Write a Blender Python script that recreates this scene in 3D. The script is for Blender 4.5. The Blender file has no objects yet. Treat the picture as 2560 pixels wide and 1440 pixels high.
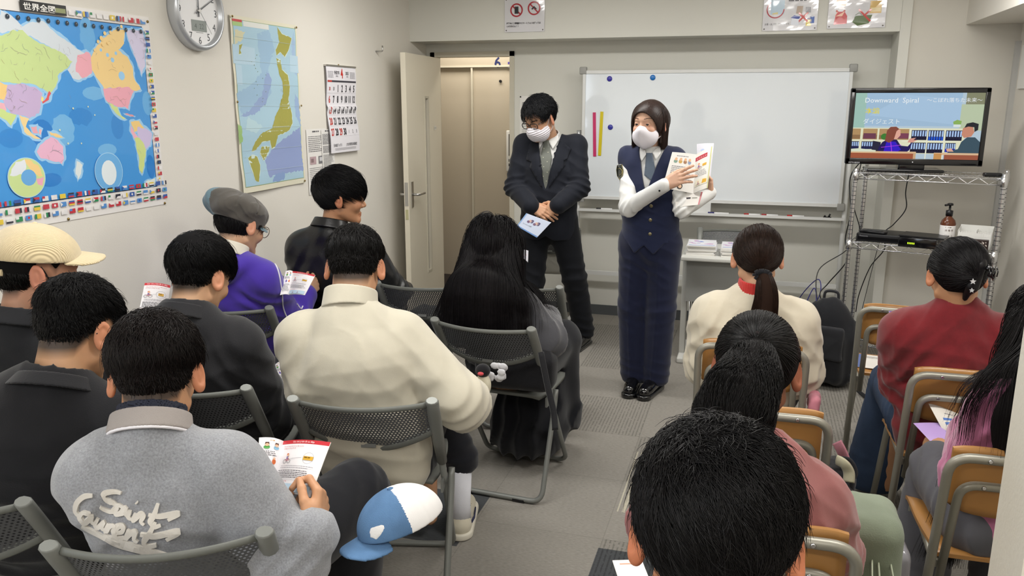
import bpy, math, random
import numpy as np
from mathutils import Vector, Matrix
sc = bpy.context.scene
COL = sc.collection
# ------------------------------------------------------------------ camera
F_PX, PITCH, YAW, ROLL, CAM_H = 2035.0, 0.2245, 0.2865, 0.0008, 1.60
_cy, _sy, _cp, _sp = math.cos(YAW), math.sin(YAW), math.cos(PITCH), math.sin(PITCH)
FWD = np.array([-_sy*_cp, _cy*_cp, -_sp]); _r = np.array([_cy, _sy, 0.0]); _u = np.cross(_r, FWD)
RGT = _r*math.cos(ROLL)+_u*math.sin(ROLL); UPV = -_r*math.sin(ROLL)+_u*math.cos(ROLL)
CAM = np.array([0.0, 0.0, CAM_H])
camd = bpy.data.cameras.new('camera'); camo = bpy.data.objects.new('camera', camd); COL.objects.link(camo)
camd.sensor_width = 36.0; camd.lens = F_PX/2560*36.0; camd.clip_start = 0.05; camd.clip_end = 60
M = Matrix(((RGT[0], UPV[0], -FWD[0], 0), (RGT[1], UPV[1], -FWD[1], 0), (RGT[2], UPV[2], -FWD[2], CAM_H), (0, 0, 0, 1)))
camo.matrix_world = M
sc.camera = camo
# ------------------------------------------------------------------ view, world, lights
sc.view_settings.view_transform = 'Standard'; sc.view_settings.look = 'None'
sc.view_settings.gamma = 1.0; sc.view_settings.use_curve_mapping = False
sc.view_settings.exposure = 0.12
w = bpy.data.worlds.new('sky'); sc.world = w; w.use_nodes = True
w.node_tree.nodes['Background'].inputs[0].default_value = (0.80, 0.88, 1.0, 1)
w.node_tree.nodes['Background'].inputs[1].default_value = 6.0
CEIL = 2.50
LIGHTS = [(-1.25, -0.4), (0.62, -0.4), (-1.25, 1.95), (0.62, 1.95), (-1.25, 4.3), (0.62, 4.3)]
LIGHT_COL = (1.0, 0.982, 0.955)
for i, (lx, ly) in enumerate(LIGHTS):
    ld = bpy.data.lights.new('ceiling_lamp', 'AREA'); ld.shape = 'RECTANGLE'; ld.size = 1.2; ld.size_y = 0.24
    ld.energy = 20.0; ld.color = LIGHT_COL
    lo = bpy.data.objects.new('ceiling_lamp', ld); COL.objects.link(lo); lo.location = (lx, ly, CEIL-0.075)
ld = bpy.data.lights.new('corridor_lamp', 'AREA'); ld.shape = 'RECTANGLE'; ld.size = 1.0; ld.size_y = 0.3; ld.energy = 14.0; ld.color = (1.0, 0.93, 0.82)
lo = bpy.data.objects.new('corridor_lamp', ld); COL.objects.link(lo); lo.location = (-2.3, 6.75, 2.35)
# ------------------------------------------------------------------ photo geometry
def ray(px, py):
    return FWD+RGT*(px-1280)/F_PX-UPV*(py-720)/F_PX
def on_z(px, py, z):
    d = ray(px, py); return CAM+d*((z-CAM_H)/d[2])
def on_y(px, py, y):
    d = ray(px, py); return CAM+d*(y/d[1])
def on_x(px, py, x):
    d = ray(px, py); return CAM+d*(x/d[0])
def at_depth(px, py, dep): return CAM+ray(px, py)*dep
# ------------------------------------------------------------------ materials
def lin(h):
    h = h.lstrip('#'); v = [int(h[i:i+2], 16)/255 for i in (0, 2, 4)]
    return tuple((c/12.92 if c <= 0.04045 else ((c+0.055)/1.055)**2.4) for c in v)
MATS = {}
def mat(name, col, rough=0.6, metal=0.0, spec=0.4, bump=None, var=None, sheen=0.0, coat=0.0, emit=None, alpha=None, sss=0.0, aniso=None, trans=0.0):
    if name in MATS: return MATS[name]
    m = bpy.data.materials.new(name); m.use_nodes = True; nt = m.node_tree; b = nt.nodes['Principled BSDF']
    c = lin(col) if isinstance(col, str) else col
    b.inputs['Base Color'].default_value = (*c, 1); b.inputs['Roughness'].default_value = rough
    b.inputs['Metallic'].default_value = metal; b.inputs['Specular IOR Level'].default_value = spec
    b.inputs['Sheen Weight'].default_value = sheen; b.inputs['Coat Weight'].default_value = coat
    if trans: b.inputs['Transmission Weight'].default_value = trans
    if sss:
        b.inputs['Subsurface Weight'].default_value = sss; b.inputs['Subsurface Radius'].default_value = (0.9, 0.35, 0.2); b.inputs['Subsurface Scale'].default_value = 0.012
    if alpha is not None: b.inputs['Alpha'].default_value = alpha
    if emit:
        b.inputs['Base Color'].default_value = (c[0]*0.04, c[1]*0.04, c[2]*0.04, 1)
        b.inputs['Emission Color'].default_value = (*c, 1); b.inputs['Emission Strength'].default_value = emit
    tc = nt.nodes.new('ShaderNodeTexCoord')
    if var:
        sc_, amt = var[0], var[1]
        n = nt.nodes.new('ShaderNodeTexNoise'); n.inputs['Scale'].default_value = sc_; n.inputs['Detail'].default_value = 5
        nt.links.new(tc.outputs['Object'], n.inputs['Vector'])
        r = nt.nodes.new('ShaderNodeMapRange'); r.inputs[1].default_value = 0.3; r.inputs[2].default_value = 0.7
        r.inputs[3].default_value = 1-amt; r.inputs[4].default_value = 1+amt
        nt.links.new(n.outputs['Fac'], r.inputs[0])
        mx = nt.nodes.new('ShaderNodeMix'); mx.data_type = 'RGBA'; mx.blend_type = 'MULTIPLY'; mx.inputs[0].default_value = 1
        mx.inputs[6].default_value = (*c, 1); nt.links.new(r.outputs[0], mx.inputs[7]); nt.links.new(mx.outputs[2], b.inputs['Base Color'])
    if bump:
        n = nt.nodes.new('ShaderNodeTexNoise'); n.inputs['Scale'].default_value = bump[0]; n.inputs['Detail'].default_value = 3
        if aniso:
            mp = nt.nodes.new('ShaderNodeMapping'); mp.inputs['Scale'].default_value = aniso
            nt.links.new(tc.outputs['Object'], mp.inputs[0]); nt.links.new(mp.outputs[0], n.inputs['Vector'])
        else: nt.links.new(tc.outputs['Object'], n.inputs['Vector'])
        bp = nt.nodes.new('ShaderNodeBump'); bp.inputs['Strength'].default_value = bump[1]; bp.inputs['Distance'].default_value = bump[2] if len(bump) > 2 else 0.002
        nt.links.new(n.outputs['Fac'], bp.inputs['Height']); nt.links.new(bp.outputs[0], b.inputs['Normal'])
    MATS[name] = m
    return m
# ------------------------------------------------------------------ objects
def tag(o, label=None, cat=None, group=None, kind=None):
    if label: o['label'] = label
    if cat: o['category'] = cat
    if group: o['group'] = group
    if kind: o['kind'] = kind
    return o
def empty(name, loc=(0, 0, 0), rz=0.0, label=None, cat=None, group=None, parent=None):
    o = bpy.data.objects.new(name, None); COL.objects.link(o); o.location = loc; o.rotation_euler = (0, 0, rz)
    o.empty_display_size = 0.1
    if parent: o.parent = parent
    return tag(o, label, cat, group)
def mesh_obj(name, V, Fc, mats, parent=None, smooth=False, midx=None, uv=None):
    me = bpy.data.meshes.new(name)
    V = np.asarray(V, dtype=np.float32).reshape(-1, 3)
    if isinstance(Fc, np.ndarray):
        k = Fc.shape[1]; nF = len(Fc)
        me.vertices.add(len(V)); me.vertices.foreach_set('co', V.ravel())
        me.loops.add(nF*k); me.loops.foreach_set('vertex_index', Fc.astype(np.int32).ravel())
        me.polygons.add(nF); me.polygons.foreach_set('loop_start', np.arange(0, nF*k, k, dtype=np.int32))
        me.update(calc_edges=True)
    else:
        me.from_pydata([tuple(map(float, v)) for v in V], [], [tuple(int(i) for i in f) for f in Fc]); me.update()
    if not isinstance(mats, (list, tuple)): mats = [mats]
    for m_ in mats: me.materials.append(m_)
    if midx is not None: me.polygons.foreach_set('material_index', np.asarray(midx, dtype=np.int32))
    if smooth is True: me.polygons.foreach_set('use_smooth', np.ones(len(me.polygons), dtype=bool))
    elif smooth is not False: me.polygons.foreach_set('use_smooth', np.asarray(smooth, dtype=bool))
    if uv is not None:
        l = me.uv_layers.new(name='UVMap'); vi = np.empty(len(me.loops), dtype=np.int32); me.loops.foreach_get('vertex_index', vi)
        l.data.foreach_set('uv', np.asarray(uv, dtype=np.float32)[vi].ravel())
    me.validate()
    o = bpy.data.objects.new(name, me); COL.objects.link(o)
    if parent: o.parent = parent
    return o
def copy_tree(o, parent=None):
    c = o.copy(); COL.objects.link(c)
    if parent: c.parent = parent
    for ch in list(o.children): copy_tree(ch, c)
    return c
class MB:
    """collects shapes into one mesh"""
    def __init__(s): s.V = []; s.F = []; s.I = []; s.S = []; s.cur = 0
    def add(s, V, Fc, smooth=False, mi=None):
        b = len(s.V); s.V += [tuple(v) for v in V]
        for f in Fc: s.F.append([i+b for i in f]); s.I.append(s.cur if mi is None else mi); s.S.append(smooth)
        return s
    def box(s, lo, hi, mi=None, T=None, bev=0.0):
        x0, y0, z0 = lo; x1, y1, z1 = hi
        if bev > 0: return s.rbox(lo, hi, bev, mi, T)
        V = [(x0, y0, z0), (x1, y0, z0), (x1, y1, z0), (x0, y1, z0), (x0, y0, z1), (x1, y0, z1), (x1, y1, z1), (x0, y1, z1)]
        if T is not None: V = [tuple(T @ Vector(v)) for v in V]
        return s.add(V, [(0, 3, 2, 1), (4, 5, 6, 7), (0, 1, 5, 4), (1, 2, 6, 5), (2, 3, 7, 6), (3, 0, 4, 7)], False, mi)
    def rbox(s, lo, hi, b, mi=None, T=None):
        # chamfer-rounded box: three nested rings
        c = [(lo[i]+hi[i])/2 for i in range(3)]; h = [(hi[i]-lo[i])/2 for i in range(3)]
        b = min(b, *[0.98*x for x in h]); V = []; Fc = []
        n = 3; prof = []
        for k in range(n+1):
            a = math.pi/2*k/n; prof.append((b*(1-math.cos(a)), b*(1-math.sin(a))))
        rings = []
        for k in range(n+1): rings.append((prof[n-k][0]*0+b*(1-math.sin(math.pi/2*k/n)), -h[2]+b*(1-math.cos(math.pi/2*k/n))))
        rings = rings+[(i, -z) for i, z in reversed(rings)]
        m = 4
        for ins, z in rings:
            for q, (sx, sy) in enumerate(((1, 1), (-1, 1), (-1, -1), (1, -1))):
                for k in range(m):
                    a = math.pi/2*(q+k/(m-1)); rr = b-ins if b > ins else 0
                    V.append((c[0]+sx*(h[0]-b)+math.cos(a)*max(rr, 1e-4), c[1]+sy*(h[1]-b)+math.sin(a)*max(rr, 1e-4), c[2]+z))
        N = 16
        for r in range(len(rings)-1):
            for k in range(N): Fc.append((r*N+k, r*N+(k+1) % N, (r+1)*N+(k+1) % N, (r+1)*N+k))
        Fc.append(tuple(reversed(range(N)))); Fc.append(tuple(range((len(rings)-1)*N, len(rings)*N)))
        if T is not None: V = [tuple(T @ Vector(v)) for v in V]
        return s.add(V, Fc, True, mi)
    def tube(s, pts, r, n=8, mi=None, caps=True, ry=None, up=None):
        P = [np.array(p, float) for p in pts]; V = []; Fc = []; N = len(P)
        T0 = P[1]-P[0]; T0 /= np.linalg.norm(T0)
        ref = np.array(up, float) if up is not None else (np.array([0, 0, 1.0]) if abs(T0[2]) < 0.9 else np.array([1.0, 0, 0]))
        nrm = ref-T0*(ref@T0); nrm /= np.linalg.norm(nrm)
        for i in range(N):
            if i == 0: T = P[1]-P[0]
            elif i == N-1: T = P[-1]-P[-2]
            else:
                a = P[i]-P[i-1]; b = P[i+1]-P[i]; T = a/(np.linalg.norm(a)+1e-9)+b/(np.linalg.norm(b)+1e-9)
            T = T/(np.linalg.norm(T)+1e-9)
            if up is not None: nrm = ref
            nrm = nrm-T*(nrm@T); nrm /= (np.linalg.norm(nrm)+1e-9); bn = np.cross(T, nrm)
            rr = r[i] if hasattr(r, '__len__') else r; r2 = (ry[i] if hasattr(ry, '__len__') else ry) if ry is not None else rr
            for k in range(n):
                a = 2*math.pi*k/n; V.append(P[i]+nrm*math.cos(a)*rr+bn*math.sin(a)*r2)
        for i in range(N-1):
            for k in range(n): Fc.append((i*n+k, i*n+(k+1) % n, (i+1)*n+(k+1) % n, (i+1)*n+k))
        s.add(V, Fc, True, mi)
        if caps:
            b = len(s.V)-N*n
            s.F.append([b+k for k in reversed(range(n))]); s.I.append(s.cur if mi is None else mi); s.S.append(False)
            s.F.append([b+(N-1)*n+k for k in range(n)]); s.I.append(s.cur if mi is None else mi); s.S.append(False)
        return s
    def lathe(s, prof, c=(0, 0, 0), n=24, mi=None, T=None, smooth=True):
        V = []; Fc = []; N = len(prof)
        for r_, z in prof:
            for k in range(n):
                a = 2*math.pi*k/n; v = (r_*math.cos(a), r_*math.sin(a), z)
                if T is not None: v = tuple(T @ Vector(v))
                V.append((c[0]+v[0], c[1]+v[1], c[2]+v[2]))
        for i in range(N-1):
            for k in range(n): Fc.append((i*n+k, i*n+(k+1) % n, (i+1)*n+(k+1) % n, (i+1)*n+k))
        s.add(V, Fc, smooth, mi)
        b = len(s.V)-N*n
        s.F.append([b+k for k in reversed(range(n))]); s.I.append(s.cur if mi is None else mi); s.S.append(False)
        s.F.append([b+(N-1)*n+k for k in range(n)]); s.I.append(s.cur if mi is None else mi); s.S.append(False)
        return s
    def prism(s, poly, z0, z1, mi=None, T=None):
        n = len(poly); V = [(p[0], p[1], z0) for p in poly]+[(p[0], p[1], z1) for p in poly]
        if T is not None: V = [tuple(T @ Vector(v)) for v in V]
        Fc = [tuple(reversed(range(n))), tuple(range(n, 2*n))]+[(i, (i+1) % n, n+(i+1) % n, n+i) for i in range(n)]
        return s.add(V, Fc, False, mi)
    def build(s, name, mats, parent=None, smooth=None):
        return mesh_obj(name, s.V, s.F, mats, parent, s.S if smooth is None else smooth, s.I)
def circ(cx, cy, r, n=24, ry=None): return [(cx+r*math.cos(2*math.pi*k/n), cy+(ry or r)*math.sin(2*math.pi*k/n)) for k in range(n)]
def fillet(pts, r, n=6):
    """round the corners of a 3D polyline"""
    P = [np.array(p, float) for p in pts]; out = [P[0]]
    for i in range(1, len(P)-1):
        a = P[i-1]-P[i]; b = P[i+1]-P[i]; la, lb = np.linalg.norm(a), np.linalg.norm(b); d = min(r, la*0.49, lb*0.49)
        p0 = P[i]+a/la*d; p1 = P[i]+b/lb*d
        for k in range(n+1):
            t = k/n; out.append((1-t)**2*p0+2*t*(1-t)*P[i]+t*t*p1)
    out.append(P[-1]); return out
def spline(pts, n=8):
    P = [np.array(p, float) for p in pts]; P = [2*P[0]-P[1]]+P+[2*P[-1]-P[-2]]; out = []
    for i in range(1, len(P)-2):
        for k in range(n):
            t = k/n; out.append(0.5*((2*P[i])+(-P[i-1]+P[i+1])*t+(2*P[i-1]-5*P[i]+4*P[i+1]-P[i+2])*t*t+(-P[i-1]+3*P[i]-3*P[i+1]+P[i+2])*t**3))
    out.append(P[-2]); return out
# ------------------------------------------------------------------ flat print: coloured shapes lying on a sheet
_txt_cache = {}
def text_mesh(s, size=1.0, bold=0.0, align='LEFT'):
    key = (s, align, bold)
    if key not in _txt_cache:
        cu = bpy.data.curves.new('t', 'FONT'); cu.body = s; cu.align_x = align; cu.resolution_u = 2; cu.offset = bold
        ob = bpy.data.objects.new('t', cu); COL.objects.link(ob)
        dg = bpy.context.evaluated_depsgraph_get(); dg.update()
        me = bpy.data.meshes.new_from_object(ob.evaluated_get(dg))
        _txt_cache[key] = ([tuple(v.co[:2]) for v in me.vertices], [tuple(p.vertices) for p in me.polygons])
        bpy.data.objects.remove(ob); bpy.data.meshes.remove(me)
    V, Fc = _txt_cache[key]
    return [(x*size, y*size) for x, y in V], Fc
class Sheet:
    """flat print in metres on a local u,v plane; frame maps (u,v,lift) to 3D"""
    def __init__(s, frame): s.fr = frame; s.V = []; s.F = []; s.I = []; s.cols = []; s.ci = {}; s.lift = 0.0006
    def _c(s, col):
        if col not in s.ci: s.ci[col] = len(s.cols); s.cols.append(col)
        return s.ci[col]
    def poly(s, pts, col, lift=None):
        # ear-free: let blender triangulate ngon (concave ok via tessellation)
        b = len(s.V); l = s.lift if lift is None else lift
        for u, v in pts: s.V.append(s.fr(u, v, l))
        if len(pts) > 4:
            from mathutils.geometry import tessellate_polygon
            for t in tessellate_polygon([[Vector((u, v, 0)) for u, v in pts]]):
                a, b_, c = t; area = (pts[b_][0]-pts[a][0])*(pts[c][1]-pts[a][1])-(pts[b_][1]-pts[a][1])*(pts[c][0]-pts[a][0])
                s.F.append([b+a, b+b_, b+c] if area > 0 else [b+a, b+c, b+b_]); s.I.append(s._c(col))
        else: s.F.append(list(range(b, b+len(pts)))); s.I.append(s._c(col))
        s.lift += 0.00001
        return s
    def rect(s, u0, v0, u1, v1, col): return s.poly([(u0, v0), (u1, v0), (u1, v1), (u0, v1)], col)
    def ring(s, cx, cy, r0, r1, col, n=32):
        for k in range(n):
            a, b = 2*math.pi*k/n, 2*math.pi*(k+1)/n
            s.poly([(cx+r0*math.cos(a), cy+r0*math.sin(a)), (cx+r1*math.cos(a), cy+r1*math.sin(a)), (cx+r1*math.cos(b), cy+r1*math.sin(b)), (cx+r0*math.cos(b), cy+r0*math.sin(b))], col, s.lift)
        return s
    def line(s, pts, w, col):
        for (a, b) in zip(pts[:-1], pts[1:]):
            dx, dy = b[0]-a[0], b[1]-a[1]; l = math.hypot(dx, dy) or 1; nx, ny = -dy/l*w/2, dx/l*w/2
            s.poly([(a[0]-nx, a[1]-ny), (b[0]-nx, b[1]-ny), (b[0]+nx, b[1]+ny), (a[0]+nx, a[1]+ny)], col)
        return s
    def text(s, t, u, v, size, col, align='LEFT', bold=0.0, sx=1.0, rot=0.0):
        V, Fc = text_mesh(t, size, bold, align); b = len(s.V); c, n = math.cos(rot), math.sin(rot)
        for x, y in V: x *= sx; s.V.append(s.fr(u+x*c-y*n, v+x*n+y*c, s.lift))
        for f in Fc: s.F.append([i+b for i in f]); s.I.append(s._c(col))
        s.lift += 0.00001
        return s
    def lines(s, u0, v0, u1, n, dv, h, col, seed=0, ragged=0.3):
        """tiny unreadable print: rows of short word-bars"""
        rnd = random.Random(seed)
        for i in range(n):
            u = u0; end = u1-(rnd.random()*ragged*(u1-u0))
            while u < end:
                l = h*rnd.uniform(1.2, 5); s.rect(u, v0-i*dv, min(u+l, end), v0-i*dv+h, col); u += l+h*0.8
        return s
    def build(s, name, parent=None, rough=0.5, emit=None, coat=0.0, spec=0.4):
        ms = [mat('print_%s_%s_%s%s' % (c.strip('#'), rough, coat, '_e%s' % emit if emit else ''), c, rough, emit=emit, coat=coat, spec=spec) for c in s.cols]
        return mesh_obj(name, s.V, s.F, ms, parent, False, s.I)
def frame_plane(o, eu, ev):
    o = np.array(o, float); eu = np.array(eu, float); ev = np.array(ev, float); n = np.cross(eu, ev); n /= np.linalg.norm(n)
    return lambda u, v, l=0.0: tuple(o+eu*u+ev*v+n*l)
# ------------------------------------------------------------------ implicit surfaces
f32 = np.float32
def smin(a, b, k):
    if k <= 0: return np.minimum(a, b)
    h = np.clip(0.5+0.5*(b-a)/k, 0, 1); return b+(a-b)*h-k*h*(1-h)
def smax(a, b, k): return -smin(-a, -b, k)
def d_cone(a, b, ra, rb):
    a = np.array(a, f32); b = np.array(b, f32); ab = b-a; L = float(ab@ab)+1e-12
    def f(P):
        q = P-a; t = np.clip((q@ab)/L, 0, 1); q = q-t[:, None]*ab
        return np.sqrt((q*q).sum(1))-(ra+(rb-ra)*t)
    return f
def d_ell(c, r, R=None):
    c = np.array(c, f32); r = np.array(r, f32); R = None if R is None else np.array(R, f32)
    def f(P):
        q = P-c
        if R is not None: q = q@R
        k0 = np.sqrt(((q/r)**2).sum(1)); k1 = np.sqrt(((q/(r*r))**2).sum(1))+1e-9
        return k0*(k0-1)/k1
    return f
def d_box(c, h, rad, R=None):
    c = np.array(c, f32); h = np.array(h, f32)-rad; R = None if R is None else np.array(R, f32)
    def f(P):
        q = P-c
        if R is not None: q = q@R
        q = np.abs(q)-h; return np.sqrt((np.maximum(q, 0)**2).sum(1))+np.minimum(q.max(1), 0)-rad
    return f
def d_fcone(a, b, ra, rb, flat, nrm):
    """flattened cone: thinner by 'flat' along nrm"""
    a = np.array(a, f32); b = np.array(b, f32); n = np.array(nrm, f32); n /= np.linalg.norm(n); ab = b-a; L = float(ab@ab)+1e-12
    def f(P):
        q = P-a; t = np.clip((q@ab)/L, 0, 1); q = q-t[:, None]*ab; s = q@n
        q = q+(s*(1/flat-1))[:, None]*n; return (np.sqrt((q*q).sum(1))-(ra+(rb-ra)*t))*min(1.0, flat*1.15)
    return f
class Sdf:
    def __init__(s): s.ops = []; s.disp = []
    def u(s, f, k=0.02): s.ops.append((0, f, k)); return s
    def sub(s, f, k=0.005): s.ops.append((1, f, k)); return s
    def cut(s, f, k=0.003): s.ops.append((2, f, k)); return s
    def cone(s, a, b, ra, rb, k=0.02): return s.u(d_cone(a, b, ra, rb), k)
    def ell(s, c, r, R=None, k=0.02): return s.u(d_ell(c, r, R), k)
    def __call__(s, P):
        d = None
        for op, f, k in s.ops:
            e = f(P)
            if d is None: d = e
            elif op == 0: d = smin(d, e, k)
            elif op == 1: d = smax(d, -e, k)
            else: d = smax(d, e, k)
        for g in s.disp: d = d+g(P)
        return d
def grad(f, P, e=0.002):
    g = np.empty_like(P)
    for i in range(3):
        q = np.zeros(3, f32); q[i] = e; g[:, i] = f(P+q)-f(P-q)
    return g/(np.linalg.norm(g, axis=1, keepdims=True)+1e-9)
def xform(f, R, c, s=1.0):
    R = np.array(R, f32); c = np.array(c, f32)
    return lambda P: f(((P-c)@R)/f32(s))*s
def surfnet(f, lo, hi, h, q=4, margin=1.5):
    lo = np.array(lo, float); hi = np.array(hi, float); nc = np.ceil((hi-lo)/(h*q)).astype(int)+1; n = (nc-1)*q+1
    ax = [np.arange(nc[i], dtype=f32)*h*q+lo[i] for i in range(3)]
    G = np.stack(np.meshgrid(*ax, indexing='ij'), -1).reshape(-1, 3).astype(f32)
    dc = f(G).reshape(nc)
    idx = [np.minimum((np.arange(n[i])+q//2)//q, nc[i]-1) for i in range(3)]
    D = dc[np.ix_(*idx)].astype(f32)
    msk = np.abs(D) < q*h*0.87*margin+0.008
    ii = np.argwhere(msk).astype(f32)
    P = (ii*f32(h)+lo.astype(f32)).astype(f32)
    vals = np.empty(len(P), f32)
    for s0 in range(0, len(P), 200000): vals[s0:s0+200000] = f(P[s0:s0+200000])
    D[msk] = vals
    D[0], D[-1] = np.maximum(D[0], h*.3), np.maximum(D[-1], h*.3); D[:, 0] = np.maximum(D[:, 0], h*.3); D[:, -1] = np.maximum(D[:, -1], h*.3); D[:, :, 0] = np.maximum(D[:, :, 0], h*.3); D[:, :, -1] = np.maximum(D[:, :, -1], h*.3)
    S = D < 0
    c8 = [(a, b, c) for a in (0, 1) for b in (0, 1) for c in (0, 1)]
    m = n-1
    cnt = np.zeros(m, np.int8)
    for a, b, c in c8: cnt += S[a:a+m[0], b:b+m[1], c:c+m[2]]
    act = (cnt > 0) & (cnt < 8); ids = np.full(m, -1, np.int32); A = np.argwhere(act); ids[act] = np.arange(len(A))
    if len(A) == 0: return np.zeros((0, 3)), np.zeros((0, 4), int)
    pos = np.zeros((len(A), 3), np.float64); w_ = np.zeros(len(A))
    for a, b, c in c8:
        for ax_ in range(3):
            if (a, b, c)[ax_] == 1: continue
            e = [a, b, c]; e[ax_] = 1
            d0 = D[A[:, 0]+a, A[:, 1]+b, A[:, 2]+c]; d1 = D[A[:, 0]+e[0], A[:, 1]+e[1], A[:, 2]+e[2]]
            x = (d0 < 0) != (d1 < 0); t = np.where(x, d0/(d0-d1+1e-20), 0)
            p = np.tile(np.array([a, b, c], float), (len(A), 1)); p[:, ax_] += t
            pos += np.where(x[:, None], p, 0); w_ += x
    V = (A+pos/w_[:, None])*h+lo
    Fs = []
    for ax_ in range(3):
        sl0 = [slice(None)]*3; sl1 = [slice(None)]*3; sl0[ax_] = slice(0, -1); sl1[ax_] = slice(1, None)
        s0 = S[tuple(sl0)]; s1 = S[tuple(sl1)]
        X = np.argwhere(s0 != s1); o1, o2 = [(1, 2), (2, 0), (0, 1)][ax_]
        ok = (X[:, o1] > 0) & (X[:, o2] > 0) & (X[:, o1] < m[o1]) & (X[:, o2] < m[o2]); X = X[ok]
        q4 = []
        for d1, d2 in ((-1, -1), (0, -1), (0, 0), (-1, 0)):
            Y = X.copy(); Y[:, o1] += d1; Y[:, o2] += d2; q4.append(ids[Y[:, 0], Y[:, 1], Y[:, 2]])
        Q = np.stack(q4, 1); flip = ~s0[X[:, 0], X[:, 1], X[:, 2]]
        Q[flip] = Q[flip][:, ::-1]; Fs.append(Q)
    Fq = np.concatenate(Fs); Fq = Fq[(Fq >= 0).all(1)]
    return V, Fq
def relax(V, Fq, it=1, w=0.5):
    for _ in range(it):
        acc = np.zeros_like(V); c = np.zeros(len(V))
        for k in range(4):
            np.add.at(acc, Fq[:, k], V[Fq[:, (k+1) % 4]]+V[Fq[:, (k-1) % 4]]); np.add.at(c, Fq[:, k], 2)
        V = V*(1-w)+acc/c[:, None]*w
    return V
def sdf_obj(name, f, lo, hi, h, m, parent=None, it=1, margin=1.5):
    V, Fq = surfnet(f, lo, hi, h, margin=margin)
    V = relax(V, Fq, it) if it else V
    return mesh_obj(name, V, Fq, m, parent, True)
def trace(f, P, d, n=60, step=0.8, maxd=1.0):
    P = np.array(P, f32).reshape(-1, 3).copy(); d = np.array(d, f32); d = np.broadcast_to(d, P.shape)
    t = np.zeros(len(P), f32)
    for _ in range(n): t = np.minimum(t+f(P+d*t[:, None])*step, maxd)
    return P+d*t[:, None]
def conform(name, f, V2, Fc, frame, direc, off, m, parent=None, thick=0.0, midx=None, smooth=True):
    """lay flat shapes given by 2D verts onto an implicit surface along direc"""
    P0 = np.array([frame(u, v) for u, v in V2], f32); P = trace(f, P0, direc); g = grad(f, P)
    P = P+g*off
    if thick <= 0: return mesh_obj(name, P, [list(x) for x in Fc], m, parent, smooth, midx)
    n = len(P); Q = P-g*(thick)
    from collections import Counter
    e = Counter(); Fa = [list(x) for x in Fc]
    for fc in Fa:
        for a, b in zip(fc, fc[1:]+fc[:1]): e[(a, b)] += 1
    side = [[a, b, b+n, a+n][::-1] for (a, b) in e if (b, a) not in e]
    return mesh_obj(name, np.concatenate([P, Q]), Fa+[[i+n for i in reversed(x)] for x in Fa]+side, m, parent, smooth)
def grid2(poly, step):
    """cover a 2D polygon with a triangulated fine mesh (clipped grid)"""
    from mathutils.geometry import delaunay_2d_cdt
    pts = []; n = len(poly)
    for i in range(n):
        a, b = poly[i], poly[(i+1) % n]; L = math.hypot(b[0]-a[0], b[1]-a[1]); k = max(1, int(L/step))
        for j in range(k): pts.append((a[0]+(b[0]-a[0])*j/k, a[1]+(b[1]-a[1])*j/k))
    nb = len(pts); xs = [p[0] for p in poly]; ys = [p[1] for p in poly]
    def inside(x, y):
        c = False
        for i in range(n):
            x0, y0 = poly[i]; x1, y1 = poly[(i+1) % n]
            if (y0 > y) != (y1 > y) and x < (x1-x0)*(y-y0)/(y1-y0)+x0: c = not c
        return c
    x = min(xs)+step/2
    while x < max(xs):
        y = min(ys)+step/2
        while y < max(ys):
            if inside(x, y): pts.append((x, y))
            y += step
        x += step
    r = delaunay_2d_cdt([Vector(p) for p in pts], [(i, (i+1) % nb) for i in range(nb)], [list(range(nb))], 1, 1e-6)
    V = [tuple(v) for v in r[0]]; Fc = []
    for f_ in r[2]:
        a, b, c = f_[:3]; ar = (V[b][0]-V[a][0])*(V[c][1]-V[a][1])-(V[b][1]-V[a][1])*(V[c][0]-V[a][0])
        Fc.append(list(f_) if ar > 0 else list(reversed(f_)))
    return V, Fc
def rotm(yaw=0.0, pitch=0.0, roll=0.0):
    """columns: right, forward, up of a frame. yaw left+, pitch down+ (radians), roll to right+"""
    return np.array((Matrix.Rotation(yaw, 3, 'Z') @ Matrix.Rotation(-pitch, 3, 'X') @ Matrix.Rotation(roll, 3, 'Y')))
# ================================================================== ROOM
XL, XR, YB, YF, YBEAM, ZBEAM = -2.47, 1.49, 6.05, -1.4, 5.74, 2.03
def wall_mat(name, col, bs=220, bump=0.25):
    return mat(name, col, 0.75, bump=(bs, bump, 0.0012), spec=0.25, var=(1.3, 0.015))
m_wall = wall_mat('wallpaper_warm_white', '#dcd8cf'); m_wallb = wall_mat('painted_back_wall', '#d6d5cd', 300, 0.05); m_ceil = wall_mat('ceiling_white', '#e6e3dc')
m_base = mat('baseboard_dark', '#55585a', 0.5); m_cream = mat('steel_door_cream', '#ddd6c4', 0.38, spec=0.45); m_creamd = mat('steel_frame_cream', '#c9c3b2', 0.4)
m_chrome = mat('chrome', (0.66, 0.66, 0.67), 0.26, metal=1.0); m_satin = mat('satin_steel', (0.55, 0.54, 0.52), 0.32, metal=1.0)
m_black = mat('black_plastic', '#141417', 0.35); m_white = mat('white_plastic', '#e8e8e4', 0.4); m_alu = mat('aluminium', '#c9cbcd', 0.35, metal=0.6)
def struct(name, m, boxes):
    b = MB()
    for lo, hi in boxes: b.box(lo, hi)
    o = b.build(name, m); o['kind'] = 'structure'; return o
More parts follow.
